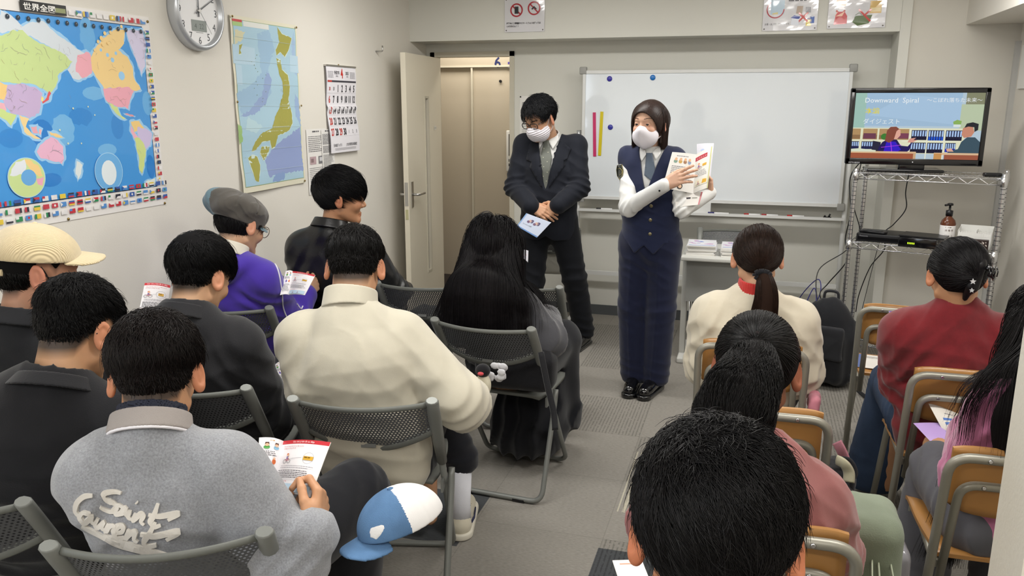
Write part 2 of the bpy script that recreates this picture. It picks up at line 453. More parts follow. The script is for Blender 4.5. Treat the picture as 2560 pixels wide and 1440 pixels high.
# floor: carpet tiles in a shader
def floor_mat():
    m = bpy.data.materials.new('carpet_tiles'); m.use_nodes = True; nt = m.node_tree; N = nt.nodes; L = nt.links; b = N['Principled BSDF']
    b.inputs['Roughness'].default_value = 0.95; b.inputs['Specular IOR Level'].default_value = 0.1
    tc = N.new('ShaderNodeTexCoord'); sp = N.new('ShaderNodeSeparateXYZ'); L.new(tc.outputs['Object'], sp.inputs[0])
    def mth(op, a, b_=None, c=None):
        n = N.new('ShaderNodeMath'); n.operation = op
        for i, v in enumerate((a, b_, c)):
            if v is None: continue
            if isinstance(v, (int, float)): n.inputs[i].default_value = v
            else: L.new(v, n.inputs[i])
        return n.outputs[0]
    T = 0.5; ox, oy = -0.545+5.0, 2.245+5.0   # tile phase
    tx = mth('DIVIDE', mth('ADD', sp.outputs[0], ox), T); ty = mth('DIVIDE', mth('ADD', sp.outputs[1], oy), T)
    ix, iy = mth('FLOOR', tx), mth('FLOOR', ty)
    cb = N.new('ShaderNodeCombineXYZ'); L.new(ix, cb.inputs[0]); L.new(iy, cb.inputs[1])
    wn = N.new('ShaderNodeTexWhiteNoise'); L.new(cb.outputs[0], wn.inputs[0]); rnd = wn.outputs[0]
    # stripes along Y, broken by noise
    st = mth('SINE', mth('MULTIPLY', sp.outputs[0], 2*math.pi/0.0165))
    st = mth('GREATER_THAN', st, 0.35)
    nz = N.new('ShaderNodeTexNoise'); nz.inputs['Scale'].default_value = 1.0; mp = N.new('ShaderNodeMapping'); mp.inputs['Scale'].default_value = (90, 45, 1); L.new(tc.outputs['Object'], mp.inputs[0]); L.new(mp.outputs[0], nz.inputs['Vector'])
    brk = mth('GREATER_THAN', nz.outputs[0], 0.42)
    striped = mth('LESS_THAN', rnd, 0.5)
    stripe = mth('MULTIPLY', mth('MULTIPLY', st, brk), striped)
    fn = N.new('ShaderNodeTexNoise'); fn.inputs['Scale'].default_value = 1; fn.inputs['Detail'].default_value = 4; mp2 = N.new('ShaderNodeMapping'); mp2.inputs['Scale'].default_value = (60, 240, 60); L.new(tc.outputs['Object'], mp2.inputs[0]); L.new(mp2.outputs[0], fn.inputs['Vector'])
    big = N.new('ShaderNodeTexNoise'); big.inputs['Scale'].default_value = 2.2; L.new(tc.outputs['Object'], big.inputs['Vector'])
    val = mth('ADD', mth('MULTIPLY', rnd, 0.10), 0.95)
    val = mth('MULTIPLY', val, mth('ADD', mth('MULTIPLY', fn.outputs[0], 0.7), 0.66))
    val = mth('MULTIPLY', val, mth('ADD', mth('MULTIPLY', big.outputs[0], 0.16), 0.92))
    val = mth('MULTIPLY', val, mth('SUBTRACT', 1.0, mth('MULTIPLY', stripe, 0.30)))
    # seams
    fx = mth('ABSOLUTE', mth('SUBTRACT', mth('FRACT', tx), 0.5)); fy = mth('ABSOLUTE', mth('SUBTRACT', mth('FRACT', ty), 0.5))
    seam = mth('GREATER_THAN', mth('MAXIMUM', fx, fy), 0.496); val = mth('MULTIPLY', val, mth('SUBTRACT', 1.0, mth('MULTIPLY', seam, 0.15)))
    mx = N.new('ShaderNodeMix'); mx.data_type = 'RGBA'; mx.blend_type = 'MULTIPLY'; mx.inputs[0].default_value = 1
    L.new(val, mx.inputs[7])
    # one charcoal replacement tile and one strip of pale stripes
    def cell(x0, x1, y0, y1):
        a = mth('MULTIPLY', mth('GREATER_THAN', sp.outputs[0], x0), mth('LESS_THAN', sp.outputs[0], x1))
        return mth('MULTIPLY', a, mth('MULTIPLY', mth('GREATER_THAN', sp.outputs[1], y0), mth('LESS_THAN', sp.outputs[1], y1)))
    dk = mth('MAXIMUM', cell(-0.46, 0.04, 2.20, 2.69), cell(-1.5, -0.965, 2.55, 2.96))
    c1 = N.new('ShaderNodeMix'); c1.data_type = 'RGBA'; c1.inputs[6].default_value = (*lin('#8b8780'), 1); c1.inputs[7].default_value = (*lin('#4c4e50'), 1); L.new(dk, c1.inputs[0])
    ps = mth('MULTIPLY', cell(-0.44, -0.20, 2.98, 3.58), mth('GREATER_THAN', mth('SINE', mth('MULTIPLY', sp.outputs[0], 2*math.pi/0.028)), 0.0))
    c2 = N.new('ShaderNodeMix'); c2.data_type = 'RGBA'; L.new(c1.outputs[2], c2.inputs[6]); c2.inputs[7].default_value = (*lin('#b3ad9c'), 1); L.new(ps, c2.inputs[0])
    L.new(c2.outputs[2], mx.inputs[6]); L.new(mx.outputs[2], b.inputs['Base Color'])
    bp = N.new('ShaderNodeBump'); bp.inputs['Strength'].default_value = 0.6; bp.inputs['Distance'].default_value = 0.003; L.new(fn.outputs[0], bp.inputs['Height']); L.new(bp.outputs[0], b.inputs['Normal'])
    return m
struct('floor', floor_mat(), [((XL-0.1, YF-0.1, -0.05), (XR+0.2, YB+0.05, 0)), ])
struct('floor_corridor', mat('corridor_floor', '#5b4f48', 0.5), [((-4.2, YB+0.05, -0.05), (-1.0, 8.2, 0))])
struct('ceiling', m_ceil, [((XL-0.1, YF-0.1, CEIL), (XR+0.2, YB+0.1, CEIL+0.05))])
WY0, WY1, WZ0, WZ1 = -1.15, 0.05, 0.95, 2.05
struct('wall_left', m_wall, [((XL-0.1, WY1, 0), (XL, YB+0.1, CEIL)), ((XL-0.1, YF-0.1, 0), (XL, WY0, CEIL)), ((XL-0.1, WY0, 0), (XL, WY1, WZ0)), ((XL-0.1, WY0, WZ1), (XL, WY1, CEIL))])
DX0, DX1, DZ = -2.40, -1.80, 1.935
struct('wall_back', m_wallb, [((XL, YB, 0), (DX0-0.03, YB+0.10, CEIL)), ((DX1+0.03, YB, 0), (0.815, YB+0.10, CEIL)), ((DX0-0.03, YB, DZ+0.03), (DX1+0.03, YB+0.10, CEIL))])
struct('beam_back', m_wallb, [((XL, YBEAM, ZBEAM), (0.814, YB, CEIL))])
struct('pillar_back', m_wallb, [((0.815, YBEAM, 0), (0.875, YB+0.1, CEIL))])
struct('wall_back_right', wall_mat('wallpaper_back_right', '#d0ccc2', 200, 0.1), [((0.875, YBEAM+0.02, 0), (XR+0.1, YBEAM+0.12, CEIL))])
struct('wall_right', m_wall, [((XR, YF-0.1, 0), (XR+0.1, YBEAM+0.02, CEIL))])
struct('wall_front', m_wall, [((XL-0.1, YF-0.1, 0), (XR+0.1, YF, CEIL))])
struct('beam_right', m_wall, [((1.185, 4.05, 2.062), (XR, YBEAM+0.02, CEIL))])
struct('trim_beam', m_alu, [((1.172, 4.03, 2.052), (1.205, 4.062, CEIL)), ((1.205, 4.035, 2.052), (XR, 4.055, 2.085))])
# near pillar at the right edge of the view
struct('pillar_right', wall_mat('pillar_wallpaper', '#cfcabd', 160, 0.6), [((0.318, 0.95, 0), (XR, 1.06, CEIL))])
struct('baseboard_back', m_base, [((DX1+0.03, YB-0.012, 0), (0.815, YB, 0.075))])
struct('baseboard_left', m_base, [((XL, YF, 0), (XL+0.01, YB, 0.07))])
struct('baseboard_right', m_base, [((XR-0.01, YF, 0), (XR, YBEAM, 0.07)), ((0.875, YBEAM+0.008, 0), (XR, YBEAM+0.02, 0.07))])
struct('trim_corner', mat('corner_rail_grey', '#bdbdba', 0.4), [((1.462, YBEAM-0.012, 0.0), (1.49, YBEAM+0.02, 1.96))])
# light switch plate at the far right
o = struct('trim_panel', m_white, [((1.478, 5.38, 1.68), (1.49, 5.66, 1.93))])
# window on the left wall, behind the viewpoint
b = MB(); 
for lo, hi in [((XL-0.06, WY0, WZ0), (XL-0.02, WY1, WZ0+0.05)), ((XL-0.06, WY0, WZ1-0.05), (XL-0.02, WY1, WZ1)), ((XL-0.06, WY0, WZ0), (XL-0.02, WY0+0.05, WZ1)), ((XL-0.06, WY1-0.05, WZ0), (XL-0.02, WY1, WZ1)), ((XL-0.06, (WY0+WY1)/2-0.025, WZ0), (XL-0.02, (WY0+WY1)/2+0.025, WZ1))]: b.box(lo, hi)
o = b.build('window_1', m_alu); o['kind'] = 'structure'
# ceiling light fixtures
fix0 = None
for i, (lx, ly) in enumerate(LIGHTS):
    if fix0 is None:
        fx = empty('ceiling_light', (lx, ly, CEIL), label='white fluorescent ceiling light', cat='ceiling light', group='ceiling lights')
        MB().box((-0.64, -0.15, -0.03), (0.64, 0.15, 0)).build('housing', m_white, fx)
        MB().rbox((-0.60, -0.12, -0.07), (0.60, 0.12, -0.03), 0.015).build('diffuser', mat('lamp_diffuser', (1, 0.96, 0.88), 0.5, emit=5.0), fx); fix0 = fx
    else:
        fx = copy_tree(fix0); fx.location = (lx, ly, CEIL)
# ---- door frame, leaf, corridor
b = MB(); t = 0.035
for lo, hi in [((DX0-t, YB-0.012, 0), (DX0, YB+0.112, DZ+t)), ((DX1, YB-0.012, 0), (DX1+t, YB+0.112, DZ+t)), ((DX0-t, YB-0.012, DZ), (DX1+t, YB+0.112, DZ+t))]: b.box(lo, hi)
o = b.build('door_1', m_creamd); o['kind'] = 'structure'
P0 = np.array([DX0+0.015, YB-0.03]); P1 = on_z(1000, 131, 1.925)[:2]; dv = P1-P0; LW = float(np.linalg.norm(dv)); ang = math.atan2(dv[1], dv[0])
leaf = empty('door_leaf', (P0[0], P0[1], 0), ang); tag(leaf, 'open cream steel door with narrow glass slit and lever handle', 'door')
# local: x along leaf from hinge to free edge, y thickness: room side is +y (towards +X world) 
s = 1 if True else -1
b = MB(); z0, z1 = 0.012, 1.925; th = 0.036; sx0, sx1 = LW*0.40, LW*0.40+0.075; sz0, sz1 = 0.35, 1.63
for lo, hi in [((0, 0, z0), (sx0, th, z1)), ((sx1, 0, z0), (LW, th, z1)), ((sx0, 0, z0), (sx1, th, sz0)), ((sx0, 0, sz1), (sx1, th, z1))]: b.box(lo, hi)
b.build('panel', m_cream, leaf)
b = MB()
for lo, hi in [((sx0-0.012, -0.004, sz0-0.012), (sx0+0.006, th+0.004, sz1+0.012)), ((sx1-0.006, -0.004, sz0-0.012), (sx1+0.012, th+0.004, sz1+0.012)), ((sx0, -0.004, sz1-0.004), (sx1, th+0.004, sz1+0.012)), ((sx0, -0.004, sz0-0.012), (sx1, th+0.004, sz0+0.004))]: b.box(lo, hi)
b.build('slit_frame', m_creamd, leaf)
MB().box((sx0, th*0.4, sz0), (sx1, th*0.6, sz1)).build('glass', mat('frosted_glass', '#8f8a88', 0.25, spec=0.5), leaf)
hz = 0.965
for yy, sg in ((th, 1), (0, -1)):
    h = MB(); h.box((LW-0.085, min(yy, yy+sg*0.006), hz-0.09), (LW-0.045, max(yy, yy+sg*0.006), hz+0.09))
    h.tube(fillet([(LW-0.065, yy, hz), (LW-0.065, yy+sg*0.05, hz), (LW-0.185, yy+sg*0.052, hz)], 0.02), 0.010, 10)
    h.build('handle', m_satin, leaf)
MB().box((LW, 0.006, hz-0.075), (LW+0.002, th-0.006, hz+0.09)).build('lock_plate', m_satin, leaf)
MB().box((LW, 0.008, hz-0.17), (LW+0.002, th-0.008, hz-0.1)).build('sticker', mat('old_sticker', '#b9b58e', 0.6), leaf)
sh = Sheet(lambda u, v, l=0: (LW*0.2-u, th+0.001+l, v)); sh.rect(-0.03, 1.395, 0.03, 1.425, '#dedbd2'); sh.text('多目的室', -0.026, 1.403, 0.0135, '#55555a')
sh.build('name_plate', leaf)
# wall hook / door stop above the door
MB().tube(fillet([(XL, 5.16, 1.93), (XL+0.05, 5.16, 1.93), (XL+0.05, 5.16, 1.965)], 0.01), 0.005, 6).build('wall_hook', m_satin)
tag(bpy.data.objects['wall_hook'], 'small metal hook on the left wall beside the top of the open door', 'hook')
# corridor with lift
YE = 7.05
m_el = mat('lift_door_beige', '#bfb5a3', 0.12, spec=0.7, coat=0.4); m_corr = mat('corridor_wall', '#b3a997', 0.5)
struct('wall_corridor', m_corr, [((-4.2, YB, 0), (XL-0.1, YB+0.10, 2.5)), ((-4.2, YE+0.06, 0), (-1.0, YE+0.2, 2.5)), ((-4.2, YB+0.10, 0), (-4.1, YE+0.1, 2.5)), ((-1.2, YB+0.10, 0), (-1.1, YE+0.1, 2.5))])
struct('wall_lift', m_corr, [((-4.1, YE, 1.905), (-1.2, YE+0.06, 2.5)), ((-1.99, YE, 0), (-1.2, YE+0.06, 1.905)), ((-4.1, YE, 0), (-3.2, YE+0.06, 1.905))])
struct('ceiling_corridor', m_ceil, [((-4.2, YB+0.1, 2.45), (-1.0, YE+0.2, 2.5))])
b = MB(); b.box((-3.1, YE+0.03, 0.01), (-2.46, YE+0.05, 1.9)); o = b.build('door_2', m_el); o['kind'] = 'structure'
b = MB(); b.box((-2.445, YE+0.02, 0.01), (-2.0, YE+0.045, 1.9)); o = b.build('door_3', m_el); o['kind'] = 'structure'
struct('trim_lift', m_creamd, [((-2.46, YE+0.0, 0.0), (-2.443, YE+0.055, 1.905)), ((-3.1, YE-0.004, 1.9), (-1.99, YE, 1.915)), ((-1.995, YE-0.01, 0), (-1.985, YE, 1.905))])
q = on_y(1245, 155, YE)
sh = Sheet(frame_plane((q[0], YE-0.001, q[2]), (1, 0, 0), (0, 0, 1))); sh.text('6', -0.035, -0.045, 0.125, '#272f5e', bold=0.018); sh.build('floor_number', rough=0.4)
tag(bpy.data.objects['floor_number'], 'large dark blue numeral 6 above the lift door', 'sign')
sh = Sheet(frame_plane((q[0]+0.09, YE-0.001, q[2]), (1, 0, 0), (0, 0, 1))); sh.rect(0, -0.02, 0.12, 0.0, '#4b3f8c'); sh.lines(0, -0.05, 0.12, 1, 0.02, 0.02, '#7c7680'); sh.build('small_notice', rough=0.4)
tag(bpy.data.objects['small_notice'], 'small notice with purple band beside the numeral 6', 'notice')
q = on_y(1274, 375, YE-0.02); pan = empty('lift_call_panel', (q[0]+0.03, YE-0.02, q[2]-0.0), label='white lift call panel with black indicator strip behind the doorway edge', cat='lift panel')
MB().rbox((-0.06, -0.01, -0.19), (0.06, 0.02, 0.17), 0.008).build('faceplate', m_white, pan)
MB().box((-0.035, -0.013, -0.05), (0.0, -0.01, 0.14)).build('indicator', m_black, pan)
MB().box((-0.02, -0.0145, 0.045), (-0.013, -0.013, 0.052)).build('lamp', mat('orange_led', (1, 0.25, 0.05), 0.4, emit=4), pan)
for z in (-0.09, -0.13): MB().box((-0.035, -0.014, z-0.012), (-0.01, -0.01, z+0.012)).build('button', m_black, pan)
q = on_y(1250, 203, YE); o = MB().tube([(q[0], YE+0.02, q[2]), (q[0], YE+0.006, q[2])], 0.012, 12).build('rivet', m_black); tag(o, 'small dark round plug on the lift door', 'plug')
o = MB().rbox((-3.0, YE-0.5, 0.0), (-1.95, YE-0.02, 0.02), 0.005).build('door_mat', mat('dark_mat', '#2a2220', 0.9)); tag(o, 'dark doormat on the corridor floor by the lift', 'mat')
# ================================================================== FURNITURE
# ---- whiteboard on its stand
m_wb = mat('whiteboard_enamel', '#e6ecf1', 0.07, spec=0.6, coat=0.3); m_tray = mat('board_frame_white', '#dcdddb', 0.35)
wx0, wx1, wz0, wz1, wy = -1.215, 0.585, 0.905, 1.82, 5.93
wb = empty('whiteboard', ((wx0+wx1)/2, wy, 0), label='wide blank whiteboard on a white tubular stand in front of the back wall', cat='whiteboard')
hx = (wx1-wx0)/2
MB().box((-hx+0.02, -0.006, wz0+0.02), (hx-0.02, 0.012, wz1-0.02)).build('board_surface', m_wb, wb)
b = MB()
for lo, hi in [((-hx, -0.014, wz1-0.022), (hx, 0.016, wz1)), ((-hx, -0.014, wz0), (hx, 0.016, wz0+0.022)), ((-hx, -0.014, wz0), (-hx+0.02, 0.016, wz1)), ((hx-0.02, -0.014, wz0), (hx, 0.016, wz1))]: b.box(lo, hi)
b.build('frame', m_tray, wb)
for sx in (-1, 1):
    for z in (wz0, wz1):
        b = MB(); b.rbox((sx*hx-0.026, -0.018, z-0.026), (sx*hx+0.026, 0.018, z+0.026), 0.008); b.build('corner_cap', mat('corner_grey', '#9c9c98', 0.5), wb)
for sx in (-1, 1):
    x = sx*(hx+0.03)
    MB().tube([(x, 0.03, 0.03), (x, 0.03, 1.40)], 0.016, 12).build('post', m_tray, wb)
    MB().tube([(x, 0.03, 1.33), (x, 0.03, 1.40)], 0.017, 12).build('pivot_knob', m_alu, wb)
    MB().box((x-0.015, -0.25, 0.0), (x+0.015, 0.05, 0.035)).build('foot', m_tray, wb)
MB().box((-hx-0.03, 0.02, 0.33), (hx+0.03, 0.04, 0.36)).build('cross_bar', m_tray, wb)
b = MB(); b.box((-hx-0.01, -0.075, 0.822), (hx+0.02, 0.03, 0.83)); b.box((-hx-0.01, -0.079, 0.822), (hx+0.02, -0.075, 0.84)); b.build('pen_tray', m_tray, wb)
MB().box((-0.02-0.06, -0.02, wz0-0.075), (0.06-0.02, 0.01, wz0)).build('tray_bracket', m_tray, wb)
def magnet(px, py, col, lab):
    p = on_y(px, py, wy-0.006); o = MB().lathe([(0.019, 0), (0.019, 0.004), (0.015, 0.009), (0.005, 0.0095)], (0, 0, 0), 20, T=Matrix.Rotation(math.pi/2, 4, 'X')).build('magnet', mat('magnet_'+col, col, 0.25, coat=0.3)); o.location = p; tag(o, lab, 'magnet')
magnet(1524, 197, '#3a35a0', 'purple round magnet at the top left of the whiteboard')
magnet(1632, 194, '#1d74c4', 'light blue round magnet on the top edge area of the whiteboard')
magnet(1526, 318, '#36389f', 'purple round magnet beside the yellow magnetic bar')
for a, c, col, lab in (((1486, 281), (1487, 391), '#c8386a', 'pink magnetic bar on the left of the whiteboard'), ((1505, 279), (1499, 389), '#d3c022', 'yellow magnetic bar on the left of the whiteboard')):
    A, B = on_y(*a, wy-0.006), on_y(*c, wy-0.006); d = (B-A)/np.linalg.norm(B-A); n = np.array([d[2], 0, -d[0]])*0.011
    o = MB().add([A-n, A+n, B+n, B-n, *(q+np.array([0, -0.005, 0]) for q in (A-n, A+n, B+n, B-n))], [(0, 3, 2, 1), (4, 5, 6, 7), (0, 1, 5, 4), (1, 2, 6, 5), (2, 3, 7, 6), (3, 0, 4, 7)]).build('magnetic_bar', mat('bar_'+col, col, 0.35)); tag(o, lab, 'magnetic bar')
def pen(px0, px1, py, cap, lab, body='#e9e9ea'):
    y = wy-0.05; a = on_y(px0, py, y); c = on_y(px1, py, y); z = 0.838
    root = MB().tube([(a[0], y, z), (c[0], y, z)], 0.0075, 10).build('marker_pen', mat('pen_body_'+body, body, 0.3)); L_ = c[0]-a[0]
    MB().tube([(a[0]-0.001, y, z), (a[0]+L_*0.3, y, z)], 0.0085, 10).build('cap', mat('pen_cap_'+cap, cap, 0.35), root); tag(root, lab, 'marker pen')
pen(1491, 1530, 524, '#2a2a2e', 'black marker at the left end of the whiteboard tray')
pen(1770, 1822, 532, '#22246a', 'blue-capped marker on the tray behind the police officer')
pen(1860, 1900, 536, '#b03030', 'red-capped marker left of the middle of the tray')
pen(1904, 1945, 537, '#a02c30', 'marker with dark red cap in the middle of the tray')
pen(1968, 2010, 540, '#b52a26', 'bright red-capped marker near the right part of the tray')
a = on_y(2068, 541, wy-0.05); o = MB().box((a[0]-0.025, wy-0.065, 0.83), (a[0]+0.025, wy-0.035, 0.842)).tube([(a[0]+0.01, wy-0.05, 0.842), (a[0]+0.018, wy-0.05, 0.862)], 0.006, 8).tube([(a[0]-0.015, wy-0.05, 0.842), (a[0]-0.015, wy-0.05, 0.852)], 0.006, 8).build('clip', m_black); tag(o, 'small black clip at the right end of the whiteboard tray', 'clip')
# ---- wire shelving rack
sa = -math.radians(16); rk = empty('wire_rack', (0.575, 5.17, 0), sa, label='chrome wire shelving rack carrying the television', cat='shelving rack')
RW, RD = 0.75, 0.35
for x in (0, RW):
    for y in (0, RD):
        prof = [(0.0125, 0.0)]
        for k in range(1, 48): z = k*0.0254; prof += [(0.0125, z-0.0018), (0.0125, z+0.0018)]
        b = MB().lathe(prof+[(0.0125, 1.225)], (x, y, 0), 14); b.I = [1 if (i//14) % 2 == 1 and i//14 < len(prof) else 0 for i in range(len(b.I))]; b.build('post', [m_chrome, mat('groove_dark', '#55565a', 0.4, metal=0.5)], rk)
for z in (1.20, 0.79, 0.20):
    b = MB()
    for zz in (z, z-0.035):
        b.tube([(0, 0, zz), (RW, 0, zz)], 0.0035, 6); b.tube([(0, RD, zz), (RW, RD, zz)], 0.0035, 6); b.tube([(0, 0, zz), (0, RD, zz)], 0.0035, 6); b.tube([(RW, 0, zz), (RW, RD, zz)], 0.0035, 6)
    for y in (0, RD):
        n = 14; pts = [(0.02+(RW-0.04)*k/n, y, z-(0.035 if k % 2 else 0.0)) for k in range(n+1)]; b.tube(pts, 0.002, 5)
    for k in range(1, 30): x = RW*k/30; b.tube([(x, 0, z+0.002), (x, RD, z+0.002)], 0.0017, 5)
    b.tube([(0, RD/2, z-0.004), (RW, RD/2, z-0.004)], 0.003, 6)
    b.build('wire_shelf', m_chrome, rk)
    for x in (0, RW):
        for y in (0, RD): MB().lathe([(0.0135, z-0.045), (0.020, z-0.043), (0.0165, z+0.012), (0.0135, z+0.012)], (x, y, 0), 14).build('collar', m_chrome, rk)
def rkp(x, y, z):
    c, s_ = math.cos(sa), math.sin(sa); return (0.575+x*c-y*s_, 5.17+x*s_+y*c, z)
# ---- television
tx0, tx1, tz0, tz1, tyy = 0.512, 1.238, 1.247, 1.681, 5.20
tv = empty('television', ((tx0+tx1)/2, tyy, 0), label='flat black television showing a drama title screen on the wire rack', cat='television')
hw = (tx1-tx0)/2; m_gloss = mat('gloss_black', '#0d0d10', 0.12, spec=0.6)
b = MB(); b.rbox((-hw, 0.0, tz0), (hw, 0.05, tz1), 0.008); b.build('housing', m_gloss, tv)
bz = 0.028; b = MB()
for lo, hi in [((-hw+0.002, -0.008, tz1-bz), (hw-0.002, 0.002, tz1-0.002)), ((-hw+0.002, -0.008, tz0+0.002), (hw-0.002, 0.002, tz0+bz+0.008)), ((-hw+0.002, -0.008, tz0), (-hw+bz, 0.002, tz1-0.002)), ((hw-bz, -0.008, tz0), (hw-0.002, 0.002, tz1-0.002))]: b.rbox(lo, hi, 0.004)
b.build('bezel', m_gloss, tv)
MB().rbox((-0.07, 0.01, 1.215), (0.07, 0.045, tz0+0.01), 0.01).build('neck', m_gloss, tv)
MB().rbox((-0.24, -0.02, 1.205), (0.17, 0.2, 1.222), 0.007).build('stand_base', m_gloss, tv)
MB().tube([(0.0, -0.009, tz0+0.018), (0.0, -0.0075, tz0+0.018)], 0.002, 8).build('power_light', mat('white_led', (1, 1, 1), 0.4, emit=3), tv)
scw, sch = 2*(hw-bz), (tz1-bz)-(tz0+bz+0.008); Z0 = tz0+bz+0.008
S = Sheet(lambda u, v, l=0: (-hw+bz+u*scw, -0.0005-l*0.25, Z0+v*sch)); S.lift = 0.001   # u,v in 0..1
S.rect(0, 0, 1, 1, '#b4c8d6'); S.rect(0, 0.5, 0.83, 1, '#9fbcd6'); S.poly([(0.12, 0.66), (0.83, 0.52), (0.83, 0.9), (0.4, 0.97)], '#a6c3de'); S.rect(0.86, 0.83, 1, 1, '#85876c'); S.rect(0.83, 0.44, 1, 0.83, '#b9c6a8')
S.poly([(0.0, 0.46), (0.09, 0.46), (0.09, 1), (0.0, 1)], '#9cc0b4')
S.rect(0, 0.08, 0.88, 0.47, '#dfe0c2')
for x0, x1 in ((0.0, 0.065), (0.085, 0.2), (0.215, 0.45)): S.rect(x0, 0.29, x1, 0.455, '#b08e62'); S.rect(x0, 0.30, x1, 0.36, '#8d6d4c')
S.rect(0.09, 0.30, 0.19, 0.385, '#6c3d50'); S.rect(0.36, 0.31, 0.45, 0.39, '#7a4056'); S.poly(circ(0.26, 0.335, 0.03, 12, 0.05), '#3d7c33')
def binders(x0, x1, z0, z1, col, n):
    S.rect(x0, z0, x1, z1, '#1b1b3c'); wd = (x1-x0)/n
    for k in range(n): S.rect(x0+wd*(k+.25), z0+(z1-z0)*0.38, x0+wd*(k+.85), z1-0.01, '#a9c6ee'); S.rect(x0+wd*(k+.2), z0, x0+wd*(k+.9), z0+(z1-z0)*0.36, col)
binders(0.47, 0.59, 0.29, 0.44, '#15152e', 6); binders(0.60, 0.72, 0.285, 0.44, '#2257d0', 6); binders(0.735, 0.86, 0.285, 0.44, '#15152e', 6)
binders(0.0, 0.06, 0.14, 0.26, '#1c2250', 4); binders(0.08, 0.19, 0.14, 0.26, '#1c2250', 6); binders(0.47, 0.59, 0.09, 0.25, '#15152e', 6); binders(0.6, 0.725, 0.09, 0.25, '#15152e', 6); binders(0.74, 0.82, 0.11, 0.25, '#2a35c8', 5)
S.rect(0.458, 0.0, 0.468, 0.46, '#e8e8d0'); S.rect(0.59, 0.0, 0.598, 0.46, '#e8e8d0'); S.rect(0.722, 0.0, 0.73, 0.46, '#e8e8d0'); S.rect(0.4, 0.265, 0.88, 0.28, '#e8e8d0')
S.poly([(0.79, 0.49), (0.84, 0.52), (0.845, 0.58), (0.81, 0.6), (0.78, 0.57)], '#8ab05c'); S.rect(0.785, 0.49, 0.84, 0.53, '#d9e3e2')
# seated woman on screen
S.poly([(0.165, 0.08), (0.23, 0.08), (0.235, 0.25), (0.17, 0.27)], '#23233c')
S.poly([(0.22, 0.07), (0.22, 0.16), (0.245, 0.25), (0.29, 0.30), (0.36, 0.29), (0.395, 0.2), (0.45, 0.19), (0.485, 0.27), (0.465, 0.13), (0.42, 0.07)], '#1e1458'); S.poly([(0.26, 0.09), (0.28, 0.26), (0.35, 0.26), (0.40, 0.14), (0.36, 0.09)], '#3418c4')
S.line([(0.24, 0.17), (0.4, 0.21)], 0.008, '#b040e0'); S.line([(0.33, 0.09), (0.31, 0.28)], 0.006, '#b040e0')
S.poly([(0.445, 0.25), (0.46, 0.31), (0.51, 0.325), (0.49, 0.29), (0.52, 0.29), (0.485, 0.25)], '#d79a8a')
S.poly([(0.32, 0.30), (0.36, 0.30), (0.385, 0.36), (0.38, 0.44), (0.345, 0.46)], '#e0a896'); S.poly([(0.265, 0.27), (0.30, 0.24), (0.335, 0.29), (0.35, 0.42), (0.37, 0.455), (0.345, 0.49), (0.30, 0.485), (0.275, 0.43)], '#84483a')
# seated man on screen
S.poly([(0.76, 0.1), (0.78, 0.13), (0.84, 0.16), (0.86, 0.27), (0.90, 0.34), (0.96, 0.34), (1, 0.27), (1, 0.08), (0.8, 0.08)], '#3b5260'); S.poly([(0.76, 0.12), (0.75, 0.16), (0.79, 0.17), (0.81, 0.12)], '#d9a78e')
S.poly([(0.875, 0.33), (0.855, 0.38), (0.86, 0.47), (0.89, 0.52), (0.93, 0.51), (0.95, 0.42), (0.93, 0.35)], '#c98a72'); S.poly([(0.87, 0.48), (0.885, 0.545), (0.93, 0.565), (0.975, 0.54), (0.975, 0.45), (0.95, 0.42), (0.945, 0.49), (0.90, 0.5)], '#26282e')
# desks
S.rect(0, 0.075, 0.52, 0.11, '#d9b48c'); S.rect(0, 0, 0.5, 0.08, '#a0573c'); S.rect(0.5, 0, 0.52, 0.09, '#caa882'); S.rect(0.66, 0.065, 1, 0.10, '#dcb994'); S.rect(0.66, 0, 0.72, 0.09, '#c89256'); S.rect(0.74, 0, 1, 0.07, '#9c5740')
S.poly([(0, 0.1), (0.2, 0.1), (0.2, 0.125), (0.06, 0.15), (0, 0.14)], '#d8e0c8')
k = sch/scw
def st(t, u, v, size, col, sx=1.0, bold=0.0):
    V, Fc = text_mesh(t, size, bold); b_ = len(S.V)
    for x, y in V: S.V.append(S.fr(u+x*k*sx, v+y, S.lift))
    for f in Fc: S.F.append([i+b_ for i in f]); S.I.append(S._c(col))
    S.lift += 0.00002
st('Downward  Spiral', 0.075, 0.855, 0.105, '#eef2f4', 1.0); st('〜こぼれ落ちた未来〜', 0.56, 0.865, 0.075, '#e8ecef', 1.02)
st('本編', 0.085, 0.69, 0.105, '#d8cf5a', 1.0, 0.01); st('ダイジェスト', 0.075, 0.535, 0.09, '#e6eef0')
S.build('picture', tv, rough=0.3, emit=0.82, spec=0.2)
def mount_text(parent, t, p, size, col, name='lettering'):
    Sh = Sheet(lambda u, v, l=0: (p[0]+u, p[1]-l, p[2]+v)); Sh.text(t, 0, 0, size, col); return Sh.build(name, parent)
mount_text(tv, 'MITSUBISHI', (-hw+0.02, -0.0088, tz0+0.006), 0.012, '#b8b8bc', 'maker_lettering')
